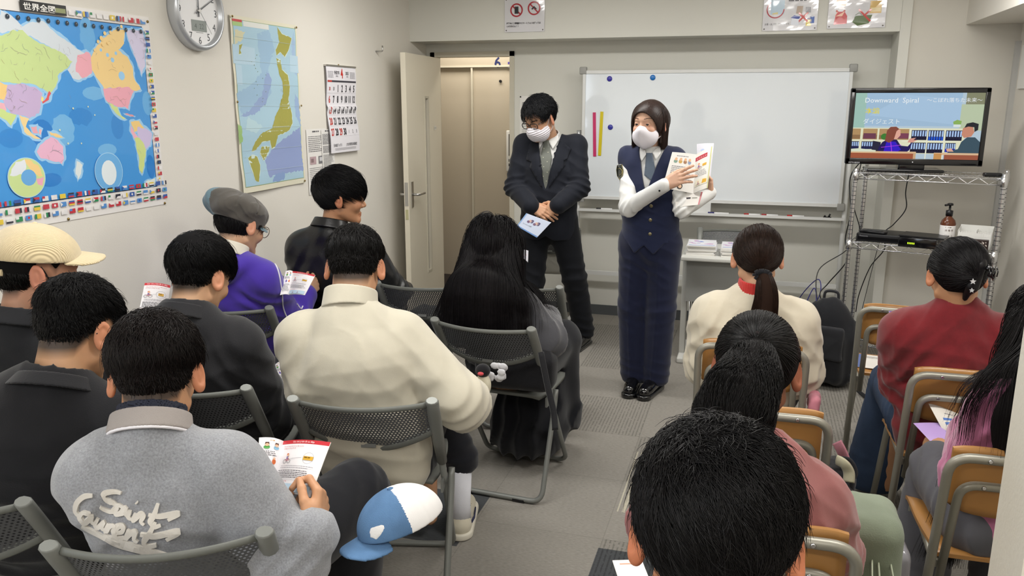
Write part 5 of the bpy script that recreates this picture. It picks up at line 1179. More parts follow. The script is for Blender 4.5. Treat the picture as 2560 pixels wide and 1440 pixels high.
def d_ring(cb, ax, r0, r1, h, th, squash=None):
    cb = np.array(cb, f32); ax = unit(ax).astype(f32); sq = None if squash is None else (unit(squash[0]).astype(f32), squash[1])
    def f(P):
        q = P-cb; t = q@ax; q = q-t[:, None]*ax
        if sq is not None: s_ = q@sq[0]; q = q+(s_*(sq[1]-1))[:, None]*sq[0]
        rad = np.sqrt((q*q).sum(1)); R = r0+(r1-r0)*np.clip(t/h, 0, 1); return smax(np.abs(rad-R)-th, np.abs(t-h/2)-h/2, 0.004)
    return f
def half(n, c):
    n = unit(n).astype(f32); c = np.array(c, f32); return lambda P: (P-c)@n      # negative side kept by cut()
# ---- hair strands as fine tubes
def strands(name, pts, r0, r1, m, parent, mid=None):
    N, S_, _ = pts.shape; T = np.gradient(pts, axis=1); T /= (np.linalg.norm(T, axis=2, keepdims=True)+1e-9)
    ref = np.tile(np.array([0.31, 0.77, 0.55]), (N, S_, 1)); u = np.cross(T, ref); u /= (np.linalg.norm(u, axis=2, keepdims=True)+1e-9); v = np.cross(T, u)
    t = np.linspace(0, 1, S_)[None, :, None]; r = (r0+(r1-r0)*t**2)*np.ones((N, 1, 1)); vs = []
    for k in range(3): a = 2*math.pi*k/3; vs.append(pts+(u*math.cos(a)+v*math.sin(a))*r)
    V = np.stack(vs, 2).reshape(-1, 3); base = (np.arange(N)[:, None, None]*S_+np.arange(S_-1)[None, :, None])*3; k = np.arange(3)[None, None, :]; k2 = (k+1) % 3
    Fq = np.stack([base+k, base+k2, base+3+k2, base+3+k], -1).reshape(-1, 4)
    return mesh_obj(name, V, Fq, m, parent, True)
def sample_scalp(n, region, rng, back=None):
    out = np.zeros((0, 3), f32)
    while len(out) < n:
        v = rng.randn(n*3, 3).astype(f32); v /= np.linalg.norm(v, axis=1, keepdims=True); p = CR_C+v*CR_R*1.0
        for _ in range(3): g = grad(cranium, p); p = p-g*cranium(p)[:, None]
        out = np.concatenate([out, p[region(p) > 0]])
    return out[:n]
def groom(P, steps, length, flow, off0, off1, rng, grav=0.0, head=None, collide=None, wav=0.0, wfreq=3.0, jitter=0.15, clump=0, stiff=0.0, dmax=None, stick=0.75, crown=None):
    """P: roots in head frame; all work done in head frame. length: array per strand"""
    N = len(P); pts = np.zeros((N, steps, 3), f32); p = P.copy(); nrm = grad(cranium, p); d = flow(p, nrm)+nrm*0.05; d /= np.linalg.norm(d, axis=1, keepdims=True)+1e-9
    jit = rng.randn(N, 3).astype(f32)*jitter; L_ = (length/(steps-1))[:, None].astype(f32); ph = rng.rand(N, 1)*6.28; wa = rng.randn(N, 3).astype(f32); wa /= np.linalg.norm(wa, axis=1, keepdims=True)
    if clump: ph = (rng.randint(0, clump, N)[:, None]*1.7); 
    offs = (rng.rand(N)*(off1-off0)+off0).astype(f32)
    if crown is not None: jit = jit*(1+4.5*np.exp(-(((P-np.array(crown, f32))**2).sum(1)/0.035**2)))[:, None]
    if head is not None: gv = (head.T@np.array([0, 0, -1.0])).astype(f32)
    else: gv = np.array([0, 0, -1.0], f32)
    pts[:, 0] = p
    for k in range(1, steps):
        t = k/(steps-1); nrm = grad(cranium, p); dc = cranium(p); near = np.clip(1-dc/0.05, 0, 1)[:, None]
        fl = flow(p, nrm)+jit; d = d*(0.45+stiff)+fl*near*0.6+gv*(grav*(0.3+0.7*t)+(1-near)*0.8*(1 if grav > 0 else 0)); d /= np.linalg.norm(d, axis=1, keepdims=True)+1e-9
        w_ = wa*np.sin(ph+wfreq*k*0.9)*wav; p = p+(d+w_)*L_
        for _ in range(2):
            dc = cranium(p); tgt = offs*min(1.0, t*3+0.15); pen = np.clip(tgt-dc, 0, None); p = p+grad(cranium, p)*pen[:, None]; ex = np.clip(dc-tgt, 0, None)*stick; p = p-grad(cranium, p)*ex[:, None]
            if collide is not None: dd = collide(p); pen = np.clip(offs*0.6+0.006-dd, 0, 0.05); m_ = pen > 0; 
            if collide is not None and m_.any(): q = p[m_]; p[m_] = q+grad(collide, q, 0.004)*pen[m_][:, None]
        pts[:, k] = p
    return pts
def clumped(pts, R, K, amt, rng):
    N, S_, _ = pts.shape; gi = rng.choice(N, K, replace=False); A = R[gi]; near = np.empty(N, int)
    for a in range(0, N, 2000): near[a:a+2000] = ((R[a:a+2000, None]-A[None])**2).sum(2).argmin(1)
    G = pts[gi][near]; t = (np.linspace(0, 1, S_)**1.3)[None, :, None]; am = (amt*(0.6+0.6*rng.rand(N)))[:, None, None]; return pts*(1-am*t)+G*am*t
def to_world(pts, Rh, hc, s=1.0): return (pts.reshape(-1, 3)@np.array(Rh).T*s+np.array(hc)).reshape(pts.shape)
# ---- flows in head frame
def flow_crown(crown=(0.012, -0.055, 0.11), fwd=0.0, swirl=0.35, down=0.3):
    c = np.array(crown, f32)
    def f(P, n):
        v = P-c; v = v-n*(v*n).sum(1, keepdims=True); v /= np.linalg.norm(v, axis=1, keepdims=True)+1e-6
        sw = np.cross(n, v); v = v+sw*swirl+np.array([0, fwd, -down], f32); v = v-n*(v*n).sum(1, keepdims=True); return v/(np.linalg.norm(v, axis=1, keepdims=True)+1e-6)
    return f
def flow_to(pt, k=1.0):
    c = np.array(pt, f32)
    def f(P, n): v = c-P; v = v-n*(v*n).sum(1, keepdims=True)*0.9; return v/(np.linalg.norm(v, axis=1, keepdims=True)+1e-6)*k
    return f
def flow_part(px=0.0, back=0.25, side=0.8):
    def f(P, n):
        s_ = np.sign(P[:, 0]-px); v = np.stack([s_*side*np.clip((P[:, 2]-0.03)/0.08, 0, 1), -back*np.ones(len(P)), -0.6*np.ones(len(P))], 1).astype(f32); v = v-n*(v*n).sum(1, keepdims=True); return v/(np.linalg.norm(v, axis=1, keepdims=True)+1e-6)
    return f
# ================================================================== a person
class Person:
    def __init__(s, label, seat, heading, hc, hyaw=None, hpitch=0.0, hroll=0.0, sw=0.17, skin='#c69a7a', fem=0, pelvis=(0, 0.185, 0.52), h=0.006, standing=False, slump=0.03, hs=1.0, neck_r=0.052, chest=None, nb=None, jaw=1.0, closed=0.0, sh_drop=0.10, nup=0.0, sh_fwd=0.015, tw=1.0, hh=0.003, seed=1, sh_roll=0.0):
        s.label = label; s.o = np.array([seat[0], seat[1], 0.0]); s.hd = math.radians(heading); s.Rb = rotm(s.hd); s.hc = np.array(hc, float); s.hs = hs
        s.Rh = rotm(s.hd if hyaw is None else math.radians(hyaw), math.radians(hpitch), math.radians(hroll)); s.sw = sw; s.skin = skin; s.fem = fem; s.h = h; s.hh = hh; s.tw = tw; s.seed = seed; s.rng = np.random.RandomState(seed)
        s.P = s.L(pelvis); f_, r_ = s.Rb[:, 1], s.Rb[:, 0]
        s.N = s.L(nb) if nb is not None else s.hc+s.Rh@V3(0, -0.035, -0.095)*hs+V3(0, 0, -0.04+nup)-f_*0.02
        s.C = s.L(chest) if chest is not None else lerp(s.P, s.N, 0.62)-f_*slump
        s.Wst = lerp(s.P, s.N, 0.28)-f_*slump*0.7
        rr_ = r_*math.cos(sh_roll)+V3(0, 0, 1)*math.sin(sh_roll)
        s.S = {1: s.N+rr_*sw-V3(0, 0, sh_drop)+f_*sh_fwd, -1: s.N-rr_*sw-V3(0, 0, sh_drop)+f_*sh_fwd}
        s.neck_r = neck_r; s.head = head_sdf(fem, jaw, closed); s.fwd, s.rgt = f_, r_
        s.E = {}; s.W = {}; s.hands = {}; s.body = None; s.standing = standing
        for sd in (1, -1):
            s.E[sd] = s.S[sd]+s.Rb@V3(sd*0.05, 0.06, -0.27); s.W[sd] = s.L((sd*0.07, 0.40, 0.66))
    def L(s, p): return s.o+s.Rb@np.asarray(p, float)
    def H(s, p): return s.hc+s.Rh@(np.asarray(p, float)*s.hs)
    def arm(s, sd, E=None, W=None, hand=None, world=True):
        if E is not None: s.E[sd] = np.array(E, float) if world else s.L(E)
        if W is not None: s.W[sd] = np.array(W, float) if world else s.L(W)
        if hand: s.hands[sd] = hand
    def headf(s): return xform(s.head, s.Rh, s.hc, s.hs)
    def neckf(s): return d_cone(s.H((0, -0.022, -0.05)), s.N-V3(0, 0, 0.02), s.neck_r, s.neck_r+0.001)
    def torso(s, g, off=0.0, k=0.04, hips=True, arms=True, sl=1.0, slr=0.0):
        f_ = s.fwd; t = s.tw; ax = unit(s.N-s.P)
        g.u(d_fcone(s.P, s.Wst, 0.160*t+off, 0.140*t+off, 0.70, f_)); g.u(d_fcone(s.Wst, s.C, 0.140*t+off, 0.148*t+off, 0.68, f_), k)
        g.u(d_fcone(s.C, lerp(s.C, s.N, 0.62), 0.148*t+off, 0.100*t+off, 0.68, f_), k)
        g.u(d_fcone(s.S[-1]-V3(0, 0, .015), s.S[1]-V3(0, 0, .015), 0.048+off, 0.048+off, 0.95, f_), k)
        for sd in (1, -1): g.cone(s.N+V3(0, 0, -0.022)-f_*0.004, lerp(s.N, s.S[sd], 0.8)+V3(0, 0, .008), 0.042+off*.5, 0.034+off*.9, k=0.03)
        if arms:
            for sd in (1, -1): s.armf(g, sd, off+slr, sl)
        return g
    def armf(s, g, sd, off, sl=1.0, k=0.03, cuff=None):
        S_, E_, W_ = s.S[sd], s.E[sd], s.W[sd]
        if sl <= 1: g.cone(S_, lerp(S_, E_, min(1, sl*2)), 0.047+off, 0.041+off, k=k)
        if sl > 0.5: e = min(1.0, (sl-0.5)*2); g.cone(E_, lerp(E_, W_, e), 0.041+off, (0.030 if cuff is None else cuff)+off*0.6, k=0.02)
    def make_body(s, legs=None, parent=None, hand_h=0.0022, lo_res=0.011):
        cs = Sdf(); s.torso(cs, -0.012, arms=False); 
        for sd in (1, -1):
            cs.cone(s.S[sd], s.E[sd], 0.042, 0.034, k=0.02); cs.cone(s.E[sd], s.W[sd], 0.028, 0.012, k=0.01)
        s.legs = legs or s.sit_legs()
        for sd in (1, -1):
            h_, k_, a_ = s.legs[sd]; cs.cone(h_, k_, 0.062, 0.045, k=0.03); cs.cone(k_, a_, 0.042, 0.030, k=0.01); cs.cone(a_, a_+s.fwd*0.05-V3(0, 0, 0.045), 0.028, 0.018, k=0.01)
        cs.u(s.neckf(), 0.02)
        pts = np.array([s.P, s.N, s.C, *s.S.values(), *s.E.values(), *s.W.values(), *[q for v in s.legs.values() for q in v]])
        A, Fa = surfnet(cs, pts.min(0)-0.22, pts.max(0)+0.2, lo_res)
        hf = Sdf(); hf.u(s.headf()); hf.u(s.neckf(), 0.022)
        B, Fb = surfnet(hf, np.minimum(s.hc-0.15, s.N-0.09), np.maximum(s.hc+0.15, s.N+0.09), s.hh); B = relax(B, Fb, 1, 0.4)
        Vs = [A, B]; Fs = [Fa, Fb+len(A)]; n = len(A)+len(B); nh = (len(A), n)
        for sd, hd in s.hands.items():
            R = hd['R']; hs_ = hand_sdf(hd.get('curl', (0.5,)*4), hd.get('thumb', (0.5, 0.3)), hd.get('spread', 0.05), sd)
            f = Sdf(); f.u(xform(hs_, R, s.W[sd], hd.get('s', 0.98))); f.cone(s.W[sd]-R[:, 1]*0.01, lerp(s.W[sd], s.E[sd], 0.13), 0.0235, 0.0215, k=0.02)
            c = s.W[sd]+R[:, 1]*0.07; lo = np.minimum(c-0.14, s.W[sd]-0.05); hi = np.maximum(c+0.14, s.W[sd]+0.05); X, Fx = surfnet(f, lo, hi, hand_h); X = relax(X, Fx, 1, 0.35)
            Vs.append(X); Fs.append(Fx+n); n += len(X)
        V = np.concatenate(Vs); Fq = np.concatenate(Fs)
        o = mesh_obj('person', V, Fq, skin_mat(s.skin), parent, True); tag(o, s.label, 'person'); s.body = o
        # stubble near the hair edge, blush on ears, lips and cheeks
        q = ((V-s.hc)@s.Rh/s.hs).astype(f32); st = np.zeros(len(V), f32); hl = hairline(q, getattr(s, 'hl', HL_M)); on = (np.abs(cranium(q)) < 0.035) & (np.abs(q[:, 0]) < 0.079)
        st[on] = np.clip((hl[on]+getattr(s, 'fade', 0.004))/0.03, 0, 0.93); ear = (np.abs(q[:, 0]) > 0.0755) & (np.abs(q[:, 2]+0.004) < 0.042) & (q[:, 1] > -0.045) & (q[:, 1] < 0.015); st[ear] = 0
        bl = np.zeros(len(V), f32); bl[ear] = 0.55; bl += 0.7*np.exp(-(((q-np.array((0, 0.088, -0.067), f32))/np.array((0.024, 0.02, 0.009), f32))**2).sum(1))
        if not getattr(s, 'noface', False):
            for x in (-1, 1): bl += 0.35*np.exp(-(((q-np.array((x*0.04, 0.07, -0.02), f32))/0.022)**2).sum(1))
        for i in range(len(Vs)-2): pass
        for nm, a in (('stubble', st), ('blush', np.clip(bl, 0, 0.9))): at = o.data.attributes.new(nm, 'FLOAT', 'POINT'); at.data.foreach_set('value', a.astype(f32))
        return o
    def sit_legs(s, spread=0.10, knee=0.43, kz=0.53, az=0.09, ay=0.42):
        return {sd: (s.L((sd*0.085, 0.23, 0.50)), s.L((sd*spread*1.2, 0.16+knee, kz)), s.L((sd*spread*1.25, 0.16+ay, az))) for sd in (1, -1)}
    def bounds(s, pts, m=0.16): p = np.array(pts); return p.min(0)-m, p.max(0)+m
    def top(s, name, m, off=0.022, sl=1.0, slr=0.0, wr=0.004, hem=None, neck=None, h=None, extra=None, cuff=None, fold=0.010, k=0.04, pts=None, skirt=None):
        """garment over torso and sleeves. neck: radius of the neck opening"""
        g = Sdf(); s.torso(g, off, k=k, arms=False)
        for sd in (1, -1): s.armf(g, sd, off*0.8+slr, sl, cuff=cuff)
        if skirt: skirt(g)
        if extra: extra(g)
        if hem is not None:
            ax = unit(s.N-s.P); g.cut(half(-ax, s.P+ax*hem), 0.01)
        if neck: 
            d = unit(s.H((0, -0.03, -0.05))-s.N); g.cone(s.N-V3(0, 0, 0.03), s.N+d*0.018, s.neck_r+0.016, s.neck_r+0.009, k=0.03); g.sub(d_cone(s.N+d*0.085, s.N+d*0.2, neck, neck+0.012), 0.006)
        if wr: g.disp.append(wrinkle(wr*1.5, 1.0, s.seed))
        if fold:
            for sd in (1, -1):
                g.disp.append(folds(s.E[sd], 0.10, unit(s.W[sd]-s.S[sd]), 0.045, fold, s.seed+sd)); g.disp.append(folds(lerp(s.S[sd], s.P, 0.22)+s.rgt*0.0, 0.12, unit(s.S[sd]-s.P+s.fwd*0.1)+s.rgt*sd*0.8, 0.06, fold*1.1, s.seed+5+sd))
            g.disp.append(folds(s.Wst, 0.19, V3(0.1, 0.05, 1), 0.075, fold*0.9, s.seed+9))
        P_ = [s.P-V3(0, 0, 0.05), s.N, s.C, *s.S.values()]+([*s.E.values(), *s.W.values()] if sl > 0.5 else [*s.E.values()])+(pts or [])
        lo, hi = s.bounds(P_, 0.17); o = sdf_obj(name, g, lo, hi, h or s.h, m, s.body); s.g = g; return o, g
    def trousers(s, m, off=0.03, r=(0.10, 0.075, 0.06), wr=0.004, h=None, name='trousers', legs=None, fold=0.01, hipr=None):
        g = Sdf(); g.u(d_fcone(s.L((0, 0.21, 0.50)) if not s.standing else s.P+V3(0, 0, 0.02), s.P+V3(0, 0, 0.07), hipr or 0.155*s.tw, (hipr or 0.155*s.tw)*0.93, 0.68, s.fwd))
        for sd in (1, -1):
            a, b, c = s.legs[sd]; g.cone(a, b, r[0], r[1], k=0.035); g.cone(b, c, r[1], r[2], k=0.012)
            if fold: g.disp.append(folds(b, 0.10, unit(c-a), 0.05, fold, s.seed+20+sd)); g.disp.append(folds(a, 0.13, unit(b-a)+s.rgt*0.4*sd, 0.06, fold, s.seed+30+sd)); g.disp.append(folds(lerp(b, c, 0.9), 0.09, V3(0, 0, 1), 0.05, fold*0.8, s.seed+40+sd))
        for sd in (1, -1): g.cut(lambda P, z=min(s.legs[1][2][2], s.legs[-1][2][2])-0.045: z-P[:, 2], 0.004)
        g.disp.append(wrinkle(wr, 1.0, s.seed+3))
        lo, hi = s.bounds([s.P, *[q for v in s.legs.values() for q in v]], 0.16); s.tg = g
        return sdf_obj(name, g, lo, hi, h or max(0.008, s.h), m, s.body)
    def shoe(s, sd, m, msole, L_=0.27, yaw=0.0, name='shoe', w_=0.047, high=0.0):
        a = s.legs[sd][2]; R = s.Rb@rotm(math.radians(yaw)); c = np.array([a[0], a[1], 0.0])
        g = Sdf(); T = lambda x, y, z: c+R@V3(x, y, z)
        g.cone(T(0, -0.035, 0.045), T(0, 0.16, 0.036), w_*0.82, w_*0.74); g.cone(T(0, -0.03, 0.05), T(0, -0.02, 0.085+high), w_*0.78, w_*0.75, k=0.02); g.cone(T(0, 0.02, 0.07), T(0, 0.12, 0.045), 0.030, 0.026, k=0.03)
        g.cut(lambda P: 0.012-P[:, 2], 0.004)
        o = sdf_obj(name, g, c-0.25+V3(0, 0, 0.2), c+0.25-V3(0, 0, 0.05), 0.005, m, s.body)
        b = Sdf(); b.u(d_fcone(T(0, -0.035, 0.012), T(0, 0.165, 0.012), w_, w_*0.95, 0.999, (0, 0, 1))); b.cut(lambda P: P[:, 2]-0.028, 0.003); b.cut(lambda P: 0.001-P[:, 2], 0.002)
        sdf_obj('sole', b, c-0.25+V3(0, 0, 0.23), c+0.25-V3(0, 0, 0.15), 0.005, msole, o); return o
    def collar(s, name, m, r0=0.066, r1=0.060, h=0.04, th=0.0035, tilt=0.0, lower=0.0, raise_=0.014, cutf=None, res=0.003, back=0.0, extra=None):
        d = unit(s.H((0, -0.03, -0.05))-s.N-s.fwd*tilt); cb = s.N+d*(lower+raise_)-s.fwd*back; g = Sdf(); g.u(d_ring(cb, d, r0, r1, h, th, (s.rgt, 0.95)))
        if cutf: cutf(g, cb, d)
        if extra: extra(g, cb, d)
        return sdf_obj(name, g, cb-0.14, cb+0.14+d*h, res, m, s.body, margin=1.6)
    def mask(s, m, pleats=False):
        g = Sdf(); base = d_ell((0, 0.038, -0.060), (0.0695, 0.063, 0.062)) if not pleats else d_ell((0, 0.030, -0.054), (0.0735, 0.081, 0.066))
        nose = d_cone((0, 0.084, -0.010), (0, 0.094, -0.034), 0.006, 0.010)
        def f(P):
            d = smin(base(P), nose(P)-0.004, 0.035)
            if pleats: d = d+0.0018*np.sin(P[:, 2]*520+P[:, 1]*60)
            else: d = d-0.004*np.exp(-(P[:, 0]/0.012)**2)
            return d-0.0012
        g.u(f); g.cut(lambda P: 0.014-P[:, 1]+np.abs(P[:, 2]+0.045)*0.22, 0.002); g.cut(lambda P: P[:, 2]+0.007+np.abs(P[:, 0])*0.26, 0.003)
        o = sdf_obj('face_mask', xform(g, s.Rh, s.hc, s.hs), s.hc-0.16, s.hc+0.16, 0.0026, m, s.body, margin=2.0, it=1)
        b = MB()
        for x in (-1, 1): b.tube([s.H(p) for p in spline([(x*0.068, 0.022, -0.025), (x*0.078, 0.008, 0.005), (x*0.084, -0.006, 0.026)], 5)], 0.0016, 6); b.tube([s.H(p) for p in spline([(x*0.062, 0.022, -0.075), (x*0.078, 0.0, -0.05), (x*0.085, -0.016, -0.022)], 5)], 0.0016, 6)
        b.build('ear_loops', m, o); return o
    def glasses(s, m, thick=0.0016, y=0.098, z=0.0, wid=0.026, ht=0.018, rect=True, lens=True):
        b = MB()
        for x in (-1, 1):
            pts = []
            for k in range(25):
                a = 2*math.pi*k/24; cx, sy = math.cos(a), math.sin(a)
                if rect: cx = math.copysign(abs(cx)**0.55, cx); sy = math.copysign(abs(sy)**0.6, sy)
                px_ = x*0.034+cx*wid; pts.append(s.H((px_, y-0.10*abs(px_)**1.0*0.22-0.002, z-0.003+sy*ht)))
            b.tube(pts, thick, 7, caps=False)
            b.tube([s.H(p) for p in spline([(x*(0.034+wid), y-0.014, z+0.006), (x*0.071, y-0.028, z+0.008), (x*0.077, 0.02, z+0.012), (x*0.080, -0.012, z+0.018), (x*0.079, -0.028, z-0.002)], 5)], thick*1.05, 7)
        b.tube([s.H(p) for p in ((-0.009, y-0.002, z+0.001), (0, y+0.001, z+0.004), (0.009, y-0.002, z+0.001))], thick, 7)
        return b.build('glasses', m, s.body)
    def eyes(s, iris='#1c120d'):
        for x in (-1, 1):
            c = s.H((x*0.031, 0.0735, 0.0)); r = 0.0128*s.hs; f_ = unit(s.H((x*0.031, 0.2, -0.02))-c); R = frame_from(f_, s.Rh[:, 2])
            V = []; Fc = []; I = []; n = 20; m_ = 14
            for i in range(m_+1):
                a = math.pi*i/m_
                for k in range(n): t = 2*math.pi*k/n; V.append(c+R@(V3(math.sin(a)*math.cos(t), math.cos(a), math.sin(a)*math.sin(t))*r))
            for i in range(m_):
                for k in range(n): Fc.append((i*n+k, (i+1)*n+k, (i+1)*n+(k+1) % n, i*n+(k+1) % n)); I.append(1 if i < 3 else 0)
            mesh_obj('eyeball', V, Fc, [mat('eye_white', '#d9cfc8', 0.15, spec=0.6), mat('iris', iris, 0.1, spec=0.8)], s.body, True, I)
    def brows(s, m, z=0.022, thick=1.0, N=150):
        t = s.rng.rand(N); x = s.rng.choice([-1, 1], N); px_ = x*(0.014+t*0.036); pz = z+0.004*np.sin(t*2.6)+s.rng.randn(N)*0.0013*thick; P0 = np.stack([px_, np.full(N, 0.12), pz], 1).astype(f32)
        p = trace(s.head, P0, (0, -1, 0)); g = grad(s.head, p); pts = np.zeros((N, 4, 3), f32)
        for k in range(4): pts[:, k] = p+g*0.0008+np.stack([x*0.0030*k, np.zeros(N), -0.0001*k*np.ones(N)], 1)*0.8
        return strands('eyebrows', to_world(pts, s.Rh, s.hc, s.hs), 0.0006, 0.0002, m, s.body)
    # ---- hair styles
    def hair_base(s, m, offf, tab=HL_M, extra=None, res=0.0045, name='hair', lo=None, hi=None, crown_shift=0):
        tp = getattr(s, 'taper', 0.0); g = Sdf(); g.u(lambda P: cranium(P)-(offf(P) if not tp else offf(P)*(0.1+0.9*np.clip((hairline(P, tab)-0.01)/tp, 0, 1)))); g.cut(lambda P: (0.012 if tp else 0.0)-hairline(P, tab), 0.008)
        g.sub(d_ell((0, 0.075, -0.03), (0.066, 0.06, 0.075)), 0.008)
        f = xform(g, s.Rh, s.hc, s.hs); F_ = Sdf(); F_.u(f)
        if extra: extra(F_)
        o = sdf_obj(name, F_, s.hc-0.17 if lo is None else lo, s.hc+0.17 if hi is None else hi, res, hair_core(m.name.split('_')[1]), s.body, margin=1.8); s.hf = F_; s.hair = o; return o
    def short_hair(s, col='#15110f', top=0.07, side=0.016, vol=0.020, sidevol=0.004, n=2600, fwd=0.0, swirl=0.4, fade=0.02, tab=HL_M, r=0.0011, messy=0.22, crown=(0.012, -0.055, 0.11), line=0.02, down=0.25, wav=0.05, rough=0.36, taper=0.055, tpow=1.0, clump=0.6, rmin=None):
        m = hair_mat(col, rough); s.fade = fade; s.hl = tab; s.taper = taper
        tt = lambda P: np.clip((P[:, 2]-line)/0.055, 0, 1)
        s.hair_base(m, lambda P: sidevol+(vol-sidevol)*tt(P)*np.clip((P[:, 2]-0.01)/0.10, 0.1, 1)*0.8, tab)
        R = sample_scalp(n, (lambda p: hairline(p, tab)-0.004) if rmin is None else (lambda p: np.minimum(hairline(p, tab)-0.004, rmin-p[:, 2])), s.rng); t = tt(R); tpr = np.clip((hairline(R, tab)+0.004)/taper, 0, 1); tpr = np.where(R[:, 1] > 0.03, 1, tpr); ln = (side+(top-side)*t**tpow)*(0.7+0.5*s.rng.rand(n))*(0.3+0.7*tpr); w_ = getattr(s, 'tmp', None)
        pts = groom(R, 8, ln, flow_crown(crown, fwd, swirl, down), 0.001, 0.004, s.rng, head=s.Rh, jitter=messy, wav=wav, wfreq=0.8, crown=crown)
        up = (sidevol+(vol-sidevol)*t*np.clip((R[:, 2]-0.01)/0.10, 0.1, 1))*0.9*(0.1+0.9*tpr); nr = grad(cranium, R); prof = np.array([0.3, 0.7, 0.95, 1.05, 1.1, 1.1, 1.05, 1.0]); pts = pts+nr[:, None]*up[:, None, None]*prof[None, :, None]
        if clump: pts = clumped(pts, R, max(20, n//14), clump, s.rng)
        fly = (s.rng.rand(n) < 0.05)*s.rng.rand(n)*0.014; pts = pts+(nr*fly[:, None])[:, None]*(np.linspace(0, 1, 8)**1.5)[None, :, None]
        return strands('hair_strands', to_world(pts, s.Rh, s.hc, s.hs), r, r*0.15, m, s.hair)
    def long_hair(s, col='#120f0f', length=0.62, n=2600, steps=26, collide=None, px=0.0, spread=0.02, vol=0.014, r=0.0012, tab=None, mass=None, rough=0.3, back=0.25, side=0.8, wav=0.03, res=0.006, lo=None, hi=None, nosub=False):
        m = hair_mat(col, rough); tab = HL_M-np.array([.02, .02, .02, .04, .06, .06, .03, 0, 0, 0, 0]) if tab is None else tab; s.fade = -0.01; s.hl = tab
        s.hair_base(m, lambda P: vol+0*P[:, 0], tab, extra=mass, res=res, lo=lo, hi=hi)
        R = sample_scalp(n, lambda p: hairline(p, HL_M)-0.002, s.rng); ln = length*(0.55+0.45*s.rng.rand(n)**0.5); cf_ = None
        if collide is not None:
            if mass is not None:
                G_ = Sdf(); G_.u(collide); mass(G_); collide = G_
            Rh, hc, hs = s.Rh.astype(f32), s.hc.astype(f32), s.hs
            cf_ = lambda q: collide(((q*hs)@Rh.T+hc).astype(f32))/hs
        pts = groom(R, steps, ln/s.hs, flow_part(px, back, side), vol*0.9, vol*1.0+spread, s.rng, grav=0.5, head=s.Rh, collide=cf_, stick=0.0, jitter=0.05, wav=wav, wfreq=0.5)
        return strands('hair_strands', to_world(pts, s.Rh, s.hc, s.hs), r, r*0.25, m, s.hair)
    def tied_hair(s, tie, col='#171211', n=2400, tail=None, vol=0.009, r=0.0010, rough=0.33, tab=None, steps=12):
        """hair pulled to a tie point (head frame); tail: dict(n, length, dir, spread, wav, pts)"""
        m = hair_mat(col, rough); tab = HL_M-np.array([-.005, -.005, 0, .01, .01, .01, .0, 0, 0, 0, 0]) if tab is None else tab; s.fade = 0.002; s.hl = tab
        s.hair_base(m, lambda P: vol+0*P[:, 0], tab); R = sample_scalp(n, lambda p: hairline(p, tab)-0.003, s.rng); d = np.linalg.norm(R-np.array(tie, f32), axis=1)
        pts = groom(R, steps, d*1.02, flow_to(tie), vol*0.6, vol+0.003, s.rng, jitter=0.04, wav=0.015); strands('hair_strands', to_world(pts, s.Rh, s.hc, s.hs), r, r*0.6, m, s.hair)
        if tail:
            path = np.array(spline(tail['path'], 6)); S_ = len(path); N = tail['n']; rg = s.rng; a = rg.rand(N)*6.28; rad = 0.78+0.27*rg.rand(N); t = np.linspace(0, 1, S_)
            W_ = np.interp(t, tail['tw'][0], tail['tw'][1]); T = np.gradient(path, axis=0); T /= np.linalg.norm(T, axis=1, keepdims=True); u = np.cross(T, V3(*tail.get('ref', (0, 1, 0)))); u /= np.linalg.norm(u, axis=1, keepdims=True); v = np.cross(T, u)
            fl = tail.get('flat', 0.6); wv = tail.get('wav', 0.0); fr = tail.get('freq', 10.0); ph = rg.rand(N, 1)*6.28; cut = 1-tail.get('ragged', 0.3)*rg.rand(N, 1); tt = t[None, :]*cut
            idx = tt*(S_-1); i0 = np.clip(idx.astype(int), 0, S_-2); f_ = (idx-i0)[..., None]; pp = path[i0]*(1-f_)+path[i0+1]*f_; uu = u[i0]; vv = v[i0]; ww = np.interp(tt, t, W_)[..., None]
            off = uu*(np.cos(a)[:, None, None]*rad[:, None, None]+wv*np.sin(fr*tt+ph)[..., None])*ww+vv*(np.sin(a)[:, None, None]*rad[:, None, None]*fl+wv*np.cos(fr*1.3*tt+ph*1.7)[..., None])*ww
            strands('ponytail', to_world(pp+off, s.Rh, s.hc, s.hs), tail.get('r', 0.0012), tail.get('r', 0.0012)*0.3, m, s.hair)
            path = np.array([s.H(q) for q in path]); core = Sdf()
            for i in range(S_-1): core.cone(path[i], path[i+1], max(0.004, W_[i]*0.72), max(0.004, W_[i+1]*0.72), k=0.004)
            if tail.get('core', True): sdf_obj('ponytail_core', core, path.min(0)-0.09, path.max(0)+0.09, 0.006, hair_core(col), s.hair)
        return s.hair
def hand_frame(fingers, back): return frame_from(fingers, back)
# ================================================================== SEATED LISTENERS, LEFT BLOCK
K_BLACK = cloth('#1a1a1d', 0.8); K_BLACK2 = cloth('#17171a', 0.7, 300, 0.4); K_JEAN = cloth('#26354d', 0.9, 900, 0.5); K_TRS = cloth('#191a20', 0.85)
LIDS = HL_M
def scale_hc(hc, k): c = np.array(hc, float)-CAM; return CAM+c*k
